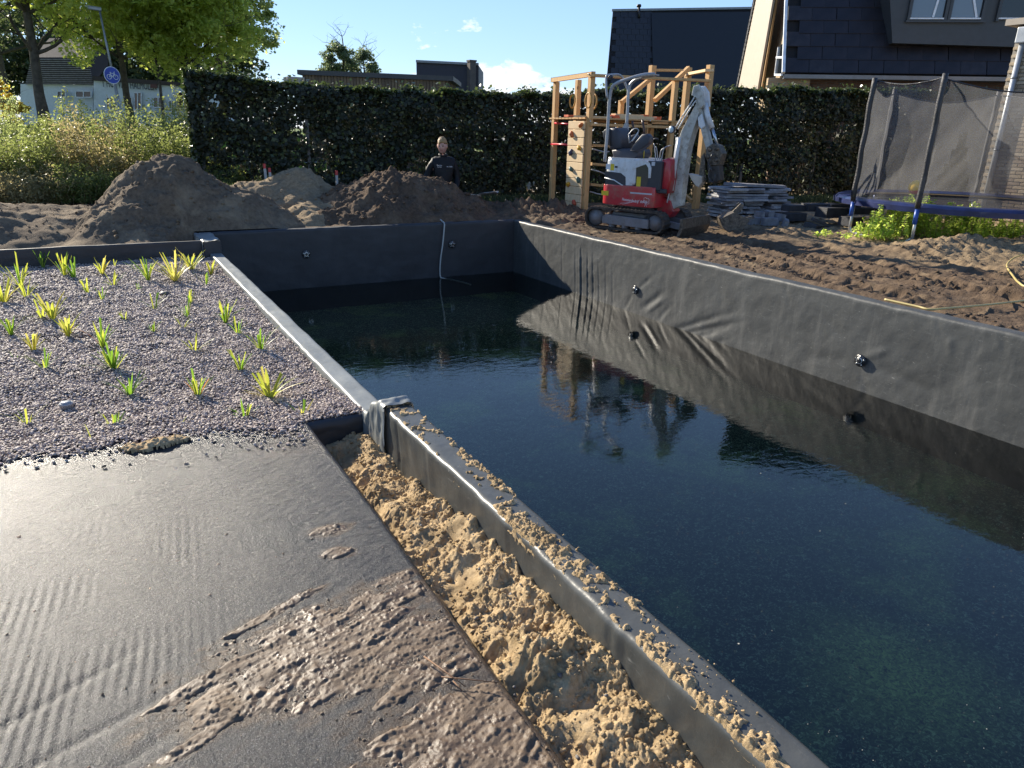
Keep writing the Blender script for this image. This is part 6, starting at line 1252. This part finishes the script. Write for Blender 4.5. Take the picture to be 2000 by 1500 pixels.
# ================================================================ TRAMPOLINE
TCv = atd((1895, 393), 11.0); TC = TCv[:2]; TR = 1.93; zT = .45
def rayhit(px_, far):
    d = ray((px_, 400)); e = d[:2] / np.hypot(*d[:2]); t0 = TC @ e; h2 = TR ** 2 - (TC @ TC - t0 ** 2)
    return e * (t0 + (1 if far else -1) * math.sqrt(max(h2, 0)))
P1, P2, P3, P4 = rayhit(1795, False), rayhit(1668, False), rayhit(1708, True), rayhit(1900, True)
tp = thing('trampoline', 'large round trampoline with blue rim and torn dark safety net', 'trampoline', (TC[0], TC[1], 0))
M_TUBE = simple('galvanised_tube', (.46, .47, .47), .3, .6); M_BLUE = simple('blue_pad', (.012, .020, .085), .38, coat=.4, var=.3); mjm = Mat('jump_mat'); jb = mjm.bsdf((.02, .02, .023), .7, out=False); jt = mjm.n('ShaderNodeBsdfTransparent'); jx = mjm.n('ShaderNodeMixShader'); jx.inputs[0].default_value = .68; mjm.l(jt.outputs[0], jx.inputs[1]); mjm.l(jb, jx.inputs[2]); mjm.l(jx.outputs[0], mjm.out.inputs[0]); M_MAT = mjm.m; M_FOAM = simple('black_foam', (.022, .022, .026), .55, bump=.8, bs=50, coat=.2)
a1 = math.atan2(*(P1 - TC)[::-1]); a2 = math.atan2(*(P2 - TC)[::-1])
def tpt(a, r_, z): return Vector((TC[0] + r_ * math.cos(a), TC[1] + r_ * math.sin(a), z))
b = MB(); b.tube([tpt(a, TR - .05, zT) for a in np.linspace(0, 2 * math.pi, 49)], .022, 8); b.build('rim_tube', M_TUBE, tp, True, True)
X_, A_ = np.meshgrid(np.linspace(TR - .30, TR + .02, 7), np.linspace(0, 2 * math.pi, 97), indexing='ij'); u_ = (X_ - TR + .30) / .32
zz = zT + .020 + .035 * np.sin(u_ * math.pi) + .006 * pn(A_ * 9, X_ * 9, 3) - .05 * (u_ > .95)
o = link('blue_rim_pad', gridmesh('blue_rim_pad', X_ * np.cos(A_), X_ * np.sin(A_), zz), M_BLUE, tp)
X_, A_ = np.meshgrid(np.linspace(0, TR - .32, 14), np.linspace(0, 2 * math.pi, 65), indexing='ij'); o = link('jump_mat', gridmesh('jump_mat', X_ * np.cos(A_), X_ * np.sin(A_), zT - .03 - .03 * (1 - (X_ / TR) ** 2)), M_MAT, tp)
b = MB(); 
X_, A_ = np.meshgrid(np.linspace(0, 1, 3), np.linspace(0, 2 * math.pi, 97), indexing='ij'); link('blue_skirt', gridmesh('blue_skirt', (TR + .02) * np.cos(A_), (TR + .02) * np.sin(A_), zT + .01 - X_ * (.07 + .012 * pn(A_ * 7, A_ * 0, 8))), M_BLUE, tp)
# net poles (two per leg frame) and U-shaped leg frames
a3, a4 = math.atan2(*(P3 - TC)[::-1]), math.atan2(*(P4 - TC)[::-1])
def up_(a, ref): 
    while a < ref: a += 2 * math.pi
    return a
a5 = up_(a1, -9) ; seq = sorted([a % (2 * math.pi) for a in (a1, a2, a3, a4)]); ang = [a1, a2, a3, a4, a1 + 1.0, a1 + 1.9]
zt1 = float(onplane((1848, 143), (P1[0], P1[1], 0), FW * np.array([1, 1, 0]))[2]); zt2 = float(onplane((1694, 152), (P2[0], P2[1], 0), FW * np.array([1, 1, 0]))[2]); ztp = (zt1 + zt2) / 2
print('TRAMP', TC, zT, [round(math.degrees(a)) for a in ang], ztp)
for i, a in enumerate(ang):
    pb = tpt(a, TR + .0, zT); zq = zT
    b = MB(); b.tube([tpt(a, TR - .0, -.10), tpt(a, TR, zT - .05)], .022, 10); b.build('leg', M_TUBE, tp, True, True)
    b = MB(); b.tube([tpt(a, TR + .02, zT - .22), tpt(a, TR + .02, zT - .02)], .030, 10); b.build('blue_sleeve', simple('bright_blue_sleeve', (.02, .08, .36), .4), tp, True, True)
    pts = [tpt(a, TR + .03 + .008 * math.sin(k * 1.3), zT + (ztp - zT) * k / 14) for k in range(15)]; b = MB(); b.tube(pts, [.036 + .003 * (k % 2) for k in range(15)], 10); b.build('net_pole', M_FOAM, tp, True, True)
for (aa, ab) in ((a1, a2), (a4, a3), (ang[4], ang[5])):
    A, B = tpt(aa, TR - .0, -.03), tpt(ab, TR - .0, -.03); mdd = B - A
    b = MB(); b.tube([B + Vector((0, 0, .35)), B + Vector((0, 0, .10)), B - mdd * .03 + Vector((0, 0, .03)), B - mdd * .14 + Vector((0, 0, .005)), A + mdd * .5 - Vector((0, 0, .02)), A + mdd * .1, A + Vector((0, 0, .06))], .020, 10); b.build('leg_tube', M_TUBE, tp, True, True)
# netting: fine black mesh that lets half of the light through
mn = Mat('safety_net'); br = mn.bsdf((.035, .035, .04), .6, spec=.4, out=False); tn_ = mn.n('ShaderNodeBsdfTransparent'); mxx = mn.n('ShaderNodeMixShader')
mn.l(mn.mr(mn.noise(2.2, 4, .6), .3, .7, .17, .32), mxx.inputs[0]); mn.l(tn_.outputs[0], mxx.inputs[1]); mn.l(br, mxx.inputs[2])
tl_ = mn.n('ShaderNodeBsdfTranslucent'); tl_.inputs[0].default_value = (.45, .45, .46, 1); ms_ = mn.n('ShaderNodeMixShader'); ms_.inputs[0].default_value = .15; mn.l(mxx.outputs[0], ms_.inputs[1]); mn.l(tl_.outputs[0], ms_.inputs[2]); mn.l(ms_.outputs[0], mn.out.inputs[0])
def netpanel(aa, ab, sag, top, lab=None, tear=False, rin=.10, n=40, m=34):
    T_, S_ = np.meshgrid(np.linspace(0, 1, n), np.linspace(0, 1, m), indexing='ij'); an = aa + (ab - aa) * T_; A = np.array(tpt(aa, TR + .0, 0)); B = np.array(tpt(ab, TR + .0, 0))
    chord = A[None, None] * (1 - T_[..., None]) + B[None, None] * T_[..., None]; rad = np.hypot(chord[..., 0] - TC[0], chord[..., 1] - TC[1]); k = 1 - rin * np.sin(np.pi * S_) * np.sin(np.pi * T_) / 1.0 - .10 * (1 - S_) * np.sin(np.pi * T_) * 0
    x = TC[0] + (chord[..., 0] - TC[0]) * k; y = TC[1] + (chord[..., 1] - TC[1]) * k; z = zT + .03 + S_ * (top - zT - .05) - sag * np.sin(np.pi * T_) * S_
    f_ = .5 * .020 * pn(T_ * 4 + S_ * 2.5, S_ * 3 - T_ * 2, 7) + .5 * .012 * ridged(T_ * 5 + S_ * 3, S_ * 2, 2, 9); x = x + f_ * math.cos((aa + ab) / 2) * 2.0; y = y + f_ * math.sin((aa + ab) / 2) * 2.0
    keep = np.ones((n - 1, m - 1), bool)
    if tear: tc, sc_ = T_[:-1, :-1], S_[:-1, :-1]; keep = ~((np.abs(tc - .17) < .15 * (1 - sc_ / .66)) & (sc_ < .62))
    o = link('net_panel', gridmesh('net_panel', x, y, z, keep), mn.m, tp); o.parent = tp; o.matrix_parent_inverse = wmat(tp).inverted()
    b = MB(); e = n - 1; P_ = [Vector((x[i, -1], y[i, -1], z[i, -1] + .004)) for i in range(0, n)]; b.tube(P_, .009, 5); b.build('net_cord', M_FOAM, tp, True, True); return x, y, z
netpanel(a2, a1, .07, ztp - .02, rin=.10)
netpanel(a1, ang[4], .16, ztp - .05, tear=True, rin=.06); netpanel(ang[4], ang[5], .12, ztp - .05); netpanel(ang[5], up_(a4, ang[5]), .12, ztp - .05, rin=.05)
netpanel(a4, up_(a3, a4), .14, ztp - .05, rin=.05); netpanel(a3, up_(a2, a3), .12, ztp - .05, rin=.05)
# ball against the net
bp = Vector(atd((1789, 366), float(np.dot(np.array([P1[0], P1[1], zT]) - EYE, FW)) + .35)); ball = thing('play_ball', 'yellow and red play ball lying against the trampoline net', 'ball', (bp.x, bp.y, bp.z - .10))
for nm, (l0, l1), c in (('yellow_half', (0.0, math.pi * .58), (.80, .50, .03)), ('red_half', (math.pi * .58, math.pi), (.60, .06, .04))):
    b = MB(); b.lathe([(.10 * max(.002, math.sin(a)), -.10 * math.cos(a) * -1) for a in np.linspace(l0 + .01, l1 - .005, 14)], (0, 0, .10), (-.25, .1, .95), 28); b.build(nm, simple(nm, c, .4), ball, smooth=True)

# ================================================================ STACKED SLABS AND BLOCKS
M_SL = [simple('grey_slab', c, .7, var=.25, scale=9, bump=.5, bs=40) for c in ((.30, .30, .31), (.22, .22, .235), (.36, .355, .35))]; M_BL2 = simple('charcoal_block', (.035, .036, .042), .6, var=.3, scale=12, bump=.4, bs=50)
A0 = Vector(atd((1402, 425), 12.6)); B0 = Vector(atd((1536, 415), 12.9)); A0.z = B0.z = -.03; SD = (B0 - A0); SLn = SD.length; SD.normalize(); SQ = Vector((-SD.y, SD.x, 0)); r = random.Random(15)
def slabthing(c, d, ang_, mat, lab, group, cat, name, tilt=(0, 0), jag=.03):
    b = MB(); n = 9; P = []
    for k in range(n): t = k / n * 4; s_ = int(t); f = t - s_; cn = [(-.5, -.5), (.5, -.5), (.5, .5), (-.5, .5)]; a_, c_ = cn[s_ % 4], cn[(s_ + 1) % 4]; P.append(((a_[0] * (1 - f) + c_[0] * f) * d[0] + r.uniform(-jag, jag), (a_[1] * (1 - f) + c_[1] * f) * d[1] + r.uniform(-jag, jag)))
    if jag <= .006: P = [(-d[0] / 2, -d[1] / 2), (d[0] / 2, -d[1] / 2), (d[0] / 2, d[1] / 2), (-d[0] / 2, d[1] / 2)]
    a = [b.b.verts.new((p[0], p[1], 0)) for p in P]; t_ = [b.b.verts.new((p[0] * .98, p[1] * .98, d[2] + (r.uniform(-.006, .006) if jag > .006 else 0))) for p in P]; m = len(a); b.b.faces.new(a[::-1]); f2 = b.b.faces.new(t_)
    for k in range(m): b.b.faces.new((a[k], a[(k + 1) % m], t_[(k + 1) % m], t_[k]))
    bmesh.ops.bevel(b.b, geom=list(f2.edges), offset=.004, segments=1, affect='EDGES'); o = b.build(name, mat); o.location = c; o.rotation_euler = (tilt[0], tilt[1], ang_); return tag(o, lab, cat, group, 'thing')
sang = math.atan2(SD.y, SD.x)
ORD = ['second', 'third', 'fourth', 'fifth', 'sixth', 'seventh', 'eighth', 'ninth', 'tenth', 'eleventh', 'twelfth']
for row in range(11):
    for c in range(3):
        for dpt in range(1):
            u = (c + .5) * SLn / 3 + r.uniform(-.05, .05) + (r.uniform(-.04, .04)); z_ = A0.z + .045 * row + .02 * (row > 0) + r.uniform(0, .006)
            lab = ORD[10 - row] + ' slab from the top at the ' + ('left end', 'middle', 'right end')[c] + ' of the tall grey stack'
            slabthing(A0 + SD * u + SQ * (.16 + r.uniform(-.05, .06)) + Zv * (z_ - A0.z), (SLn / 3 + r.uniform(-.05, .06), .60 + r.uniform(-.05, .08), .036), sang + r.uniform(-.14, .14), r.choice(M_SL), lab, 'grey slabs in the tall stack', 'slab', 'stone_slab', (r.uniform(-.02, .02), r.uniform(-.02, .02)))
top_ = slabthing(A0 + SD * (SLn * .55) + SQ * .10 + Zv * (.045 * 11 + .03), (1.15, .34, .04), sang - .05, M_SL[1], 'long slab lying loosely across the top of the tall grey stack', None, 'slab', 'stone_slab', (0, .03))
for (p, d, sz, an, til, lab) in (((1470, 438), 11.6, (.22, .10, .11), .2, (0, 0), 'block standing leftmost of the pale row in front of the slabs'), ((1482, 430), 11.7, (.06, .20, .14), .1, (0, 0), 'upright block second from the left in the pale row'), ((1500, 428), 11.7, (.10, .20, .13), -.1, (0, 0), 'upright block in the middle of the pale row'),
     ((1503, 440), 11.5, (.26, .10, .12), -.05, (0, 0), 'long block lying in front of the middle upright block'), ((1520, 432), 11.6, (.08, .20, .12), .15, (0, .2), 'leaning block right of the middle of the pale row'), ((1530, 444), 11.4, (.07, .22, .13), -.5, (.1, .3), 'rightmost tilted block of the pale row in the sun'),
     ((1550, 430), 11.9, (.34, .20, .12), .0, (0, 0), 'dark block beside the pale row, lower one'), ((1552, 412), 12.0, (.40, .22, .10), .1, (0, 0), 'dark flat block beside the tall stack'), ((1590, 412), 12.0, (.38, .24, .12), -.1, (0, 0), 'dark block left of the pale board'),
     ((1622, 424), 11.8, (.42, .28, .16), .05, (0, 0), 'large dark block in the shade left of the trampoline'), ((1640, 408), 12.0, (.60, .30, .08), .0, (0, .02), 'bluish dark slab on top of the large block'), ((1585, 448), 11.3, (.26, .20, .08), .6, (.2, .1), 'tilted dark slab fallen in front of the blocks'), ((1608, 440), 11.4, (.40, .16, .05), -.4, (0, .35), 'thin slab leaning on the large dark block'), ((1660, 440), 11.5, (.30, .24, .14), .2, (0, 0), 'dark block next to the bent tube'), ((1680, 418), 11.8, (.50, .20, .10), -.1, (0, 0), 'dark block behind the bent tube')):
    q = Vector(atd(p, d)); gz_ = max(q.z, -.03) ; slabthing(Vector((q.x, q.y, gz_ - .0)), sz, sang + an, M_BL2 if 'dark' in lab or 'thin' in lab else M_SL[1], lab, None, 'block', 'paving_block', til, .003)
for (p, q_, d, lab) in (((1512, 405), (1560, 406), 12.1, 'pale thin board lying on the dark blocks'), ((1616, 405), (1690, 410), 12.0, 'long pale board reaching towards the bent tube')):
    A = Vector(atd(p, d)); B = Vector(atd(q_, d)); b = MB(); b.beam(A, B, .09, .02, Zv, .002); b.thing('thin_board', M_SL[2], lab, 'board')

# ================================================================ HOSES
M_HY = simple('yellow_hose', (.46, .36, .14), .4, spec=.6); M_HW = simple('pale_hose', (.42, .42, .38), .5)
def catmull(P, k=6):
    P = [Vector(p) for p in P]; Q = []
    for i in range(len(P) - 1):
        p0, p1, p2, p3 = P[max(i - 1, 0)], P[i], P[i + 1], P[min(i + 2, len(P) - 1)]
        for j in range(k): t = j / k; Q.append(.5 * ((2 * p1) + (p2 - p0) * t + (2 * p0 - 5 * p1 + 4 * p2 - p3) * t * t + (3 * p1 - p0 - 3 * p2 + p3) * t ** 3))
    return Q + [P[-1]]
pts = [onz(p, z) for p, z in (((1690, 588), .016), ((1725, 596), .02), ((1760, 601), .022), ((1800, 604), .02), ((1850, 602), .015), ((1910, 597), .01), ((1975, 590), .01), ((2060, 578), .01), ((2110, 566), .01), ((2070, 552), .01), ((2010, 560), .01), ((1990, 552), .01), ((1978, 538), .01), ((1966, 524), .01), ((1972, 510), .01), ((1990, 500), .01), ((2040, 490), .01))]
pts = [np.array([max(p[0], 5.86), p[1], .006 if p[0] < 5.86 else p[2]]) for p in pts]; pts = [Vector((p[0], p[1], max(p[2], gz(p[0], p[1]) + .014) if p[0] > 5.84 else p[2])) for p in pts]
b = MB(); b.tube(catmull(pts), .010, 8); b.thing('garden_hose', M_HY, 'yellow garden hose snaking over the soil onto the pool edge', 'hose', smooth=True)
pts = [(4.52, 10.35, .02), (4.50, 10.1, .04), (4.49, 9.98, .022), (4.485, 9.88, .0), (4.47, 9.845, -.06), (4.44, 9.84, -.30), (4.40, 9.84, -.55), (4.395, 9.84, -.78), (4.44, 9.80, -.815), (4.56, 9.68, -.83), (4.75, 9.5, -.88)]
b = MB(); b.tube(catmull(pts), .011, 8); b.thing('hanging_hose', M_HW, 'pale thin hose hanging over the shaded end wall into the water', 'hose', smooth=True)

# ================================================================ PERSON
PS = Vector(atd((866, 365), 12.2)); PS.z = -.64
pe = thing('person', 'fair haired young person in a black jacket holding a shovel behind the dark heap', 'person', PS, math.atan2(-PS.y, -PS.x) + math.pi / 2 + .12)
# local: faces -Y (towards the camera), +X is picture-right
M_SKIN = simple('skin', (.56, .32, .25), .5, var=.05); M_JK = simple('black_jacket', (.008, .008, .009), .62, spec=.3, bump=.5, bs=25); M_TR = simple('dark_trousers', (.02, .02, .024), .7); M_HAIR = simple('fair_hair', (.42, .25, .10), .5, var=.3, scale=60, bump=1, bs=120); M_SHOE = simple('work_shoe', (.03, .025, .02), .6)
def skinmesh(name, verts, edges, radii, mat, parent, root=0, lv=2):
    me = bpy.data.meshes.new(name); me.from_pydata(verts, edges, []); o = bpy.data.objects.new(name, me); COL.objects.link(o); md = o.modifiers.new('skin', 'SKIN'); md.use_smooth_shade = True
    for i, d in enumerate(me.skin_vertices[0].data): d.radius = (radii[i], radii[i]) if not isinstance(radii[i], tuple) else radii[i]; d.use_root = (i == root)
    s = o.modifiers.new('sub', 'SUBSURF'); s.levels = lv; s.render_levels = lv; dg = bpy.context.evaluated_depsgraph_get(); dg.update(); m2 = bpy.data.meshes.new_from_object(o.evaluated_get(dg)); bpy.data.objects.remove(o); m2.name = name; m2.materials.clear(); m2.polygons.foreach_set('use_smooth', np.ones(len(m2.polygons), bool)); return m2
SH, HP = 1.50, .96
V = {'pel': (0, 0, HP, .13), 'bel': (0, .0, 1.12, .125), 'che': (0, .0, 1.32, .115), 'nk0': (0, .0, 1.48, .055), 'nk1': (-.005, -.01, 1.575, .055),
     'sR': (-.155, .0, 1.40, .055), 'eR': (-.29, .02, 1.20, .050), 'wR': (-.37, -.12, .99, .034), 'hR': (-.39, -.15, .945, .036),
     'sL': (.155, .0, 1.40, .055), 'eL': (.235, .03, 1.18, .050), 'wL': (.20, -.16, .98, .034), 'hL': (.185, -.205, .945, .036),
     'hipR': (-.10, 0, .90, .10), 'kR': (-.12, -.02, .50, .065), 'aR': (-.13, .02, .09, .042), 'tR': (-.14, -.14, .04, .035), 'hipL': (.10, 0, .90, .10), 'kL': (.13, -.03, .50, .065), 'aL': (.14, .02, .09, .042), 'tL': (.15, -.14, .04, .035)}
Ed = [('pel', 'bel'), ('bel', 'che'), ('che', 'nk0'), ('nk0', 'nk1'), ('che', 'sR'), ('sR', 'eR'), ('eR', 'wR'), ('wR', 'hR'), ('che', 'sL'), ('sL', 'eL'), ('eL', 'wL'), ('wL', 'hL'), ('pel', 'hipR'), ('hipR', 'kR'), ('kR', 'aR'), ('aR', 'tR'), ('pel', 'hipL'), ('hipL', 'kL'), ('kL', 'aL'), ('aL', 'tL')]
def sub(keys, edges, grow=0.0, repl={}):
    ks = list(keys); return [V[k][:3] if k not in repl else repl[k][:3] for k in ks], [(ks.index(a), ks.index(b_)) for a, b_ in edges if a in ks and b_ in ks], [(V[k][3] if k not in repl else repl[k][3]) + grow for k in ks]
m0 = skinmesh('body', *sub(V, Ed), M_SKIN, pe)
bm = bmesh.new(); bm.from_mesh(m0)
def fingers(h, dirv, side):
    h = Vector(h); d = Vector(dirv).normalized(); s_ = Vector(side).normalized(); c = d.cross(s_)
    for i, L_ in enumerate((.062, .072, .068, .052)):
        base = h + s_ * (-.027 + i * .018) + d * .012; P_ = [base - d * .03, base, base + d * L_ * .45 + c * .006, base + d * L_ * .62 + c * .028, base + d * L_ * .50 + c * .048]
        q = MB(); q.tube(P_, [.010, .010, .009, .008, .006], 7); me_ = bpy.data.meshes.new('f'); q.b.to_mesh(me_); q.b.free(); bm.from_mesh(me_); bpy.data.meshes.remove(me_)
    q = MB(); q.tube([h - s_ * .02 - d * .02, h - s_ * .038 + c * .01, h - s_ * .040 + d * .022 + c * .03, h - s_ * .028 + d * .036 + c * .042], [.012, .011, .010, .007], 7); me_ = bpy.data.meshes.new('f'); q.b.to_mesh(me_); q.b.free(); bm.from_mesh(me_); bpy.data.meshes.remove(me_)
fingers(V['hR'][:3], (-.02, -.4, -.6), (.9, -.2, .1)); fingers(V['hL'][:3], (-.1, -.6, -.4), (-.9, 0, .1))
hd = bmesh.new(); bmesh.ops.create_uvsphere(hd, u_segments=28, v_segments=22, radius=1.0)
for v in hd.verts:
    x, y, z = v.co; w = .078 * (1 - .20 * max(0, -z) ** 1.3); yy = y * .098 * (1 - .10 * max(0, -z)); zz_ = z * .125
    if y < 0:
        nose = math.exp(-((x / .16) ** 2 + ((z + .12) / .22) ** 2)); yy -= .022 * nose; brow = math.exp(-((z - .22) / .10) ** 2) * math.exp(-(x / .6) ** 2); yy -= .006 * brow
        for ex_ in (-.36, .36): yy += .012 * math.exp(-(((x - ex_) / .18) ** 2 + ((z - .06) / .10) ** 2))
        yy -= .006 * math.exp(-((x / .28) ** 2 + ((z + .50) / .07) ** 2)) - .006 * math.exp(-((x / .3) ** 2 + ((z + .42) / .05) ** 2)); yy -= .008 * math.exp(-((x / .3) ** 2 + ((z + .85) / .2) ** 2))
    if abs(x) > .85 and abs(z) < .28: w *= 1.16
    v.co = (x * w, yy, zz_)
HM = Matrix.Translation((-.012, -.015, 1.70)) @ Matrix.Rotation(R(-22), 4, 'Z') @ Matrix.Rotation(R(8), 4, 'X'); bmesh.ops.transform(hd, matrix=HM, verts=hd.verts); me_ = bpy.data.meshes.new('f'); hd.to_mesh(me_); hd.free(); bm.from_mesh(me_); bm.to_mesh(m0); bm.free(); m0.polygons.foreach_set('use_smooth', np.ones(len(m0.polygons), bool)); body = link('body', m0, M_SKIN, pe)
for ex_ in (-.030, .030):
    b = MB(); bmesh.ops.create_uvsphere(b.b, u_segments=12, v_segments=8, radius=.010); bmesh.ops.transform(b.b, matrix=HM @ Matrix.Translation((ex_, -.082, .010)), verts=b.b.verts); b.build('eye', simple('eye_dark', (.05, .04, .035), .2), pe, smooth=True)
for ex_ in (-.030, .030): b = MB(); b.beam(HM @ Vector((ex_ - .015, -.094, .030)), HM @ Vector((ex_ + .015, -.094, .032)), .008, .007, Zv, .002); b.build('eyebrow', M_HAIR, pe)
b = MB(); b.beam(HM @ Vector((-.024, -.098, -.058)), HM @ Vector((.024, -.098, -.058)), .006, .008, Zv, .002); b.build('lips', simple('lips', (.35, .12, .10), .5), pe)
b = MB(); bmesh.ops.create_uvsphere(b.b, u_segments=30, v_segments=20, radius=1.0); dl = []
for v in b.b.verts:
    x, y, z = v.co
    if (y < -.25 and z < .34 + .1 * math.sin(x * 5)) or z < -.35 + .2 * (y < .2): dl.append(v)
    k = 1.15 + .07 * float(pn(x * 5, z * 5 + y * 4, 3)); v.co = (x * .079 * k, y * .100 * k, z * .128 * (k + (.05 if z > .5 else 0)))
bmesh.ops.delete(b.b, geom=dl, context='VERTS'); bmesh.ops.transform(b.b, matrix=HM, verts=b.b.verts); ho = b.build('hair', M_HAIR, pe, smooth=True); so = ho.modifiers.new('s', 'SOLIDIFY'); so.thickness = .012
rep = {'pel': (0, 0, .90, .165), 'bel': (0, .0, 1.12, .158), 'che': (0, 0, 1.36, .160), 'nk0': (0, .0, 1.535, .074), 'wR': (-.362, -.11, 1.01, .046), 'wL': (.203, -.155, .99, .044), 'sR': (-.165, 0, 1.44, .085), 'sL': (.165, 0, 1.44, .085), 'eR': (-.285, .02, 1.20, .066), 'eL': (.24, .03, 1.18, .068)}
jm = skinmesh('jacket', *sub(['pel', 'bel', 'che', 'nk0', 'sR', 'eR', 'wR', 'sL', 'eL', 'wL'], Ed, 0, rep), M_JK, pe); jo = link('jacket', jm, M_JK, pe); dm = bpy.data.textures.new('folds', 'CLOUDS'); dm.noise_scale = .09; dmod = jo.modifiers.new('folds', 'DISPLACE'); dmod.texture = dm; dmod.strength = .045; dmod.mid_level = .5
tm_ = skinmesh('trousers', *sub(['pel', 'hipR', 'kR', 'aR', 'hipL', 'kL', 'aL'], Ed, .018), M_TR, pe); link('trousers', tm_, M_TR, pe)
b = MB(); 
for s_ in (-1, 1): b = MB(); b.box((s_ * .142, -.05, .045), (.10, .28, .09), None, .03); b.build('shoe', M_SHOE, pe)
b = MB(); cp = [Vector((.062 * math.cos(a) - .003, .066 * math.sin(a) - .008, 1.56 + .02 * math.sin(a))) for a in np.linspace(0, 6.283, 17)]; b.tube(cp, .017, 8); b.build('collar', M_JK, pe, smooth=True)
MI = wmat(pe)
for body_, x_, z_, w_ in (('Hoveniers', -.085, 1.395, .085), ('bedrijf', -.085, 1.368, .065), ('de Eijk', .085, 1.375, .10)):
    lettering(body_, .024, MI @ Vector((x_, -.178, z_)), MI.to_3x3() @ Vector((1, 0, 0)), Zv, M_TXT, pe, .001, w_)
# shovel held low across the front
s0 = MI @ Vector((-.40, -.20, .93)); s1 = Vector(atd((940, 382), 11.9)); sh_ = thing('shovel', 'long handled shovel held low across the person, blade to the right', 'shovel', s0); D = s1 - s0
MB().tube([(0, 0, 0), D * .5, D], [.017, .018, .019], 10).build('handle', simple('shovel_handle', (.33, .28, .20), .6), sh_, smooth=True)
bd = Vector(atd((967, 379), 11.8)) - s0; dx_ = (bd - D).normalized(); sx_ = dx_.cross(Zv).normalized(); b = MB(); n_ = 7
g_ = [[b.b.verts.new(D + dx_ * (i / 5 * .30) + sx_ * ((j / (n_ - 1) - .5) * .22 * (1 - max(0, i - 3) * .22)) + Zv * (.03 * (2 * abs(j / (n_ - 1) - .5)) ** 2 + .01)) for j in range(n_)] for i in range(6)]
for i in range(5):
    for j in range(n_ - 1): b.b.faces.new((g_[i][j], g_[i + 1][j], g_[i + 1][j + 1], g_[i][j + 1]))
bo = b.build('blade', simple('shovel_blade', (.34, .33, .31), .4, .6), sh_, smooth=True); bo.modifiers.new('s', 'SOLIDIFY').thickness = .004
bpy.context.view_layer.update()
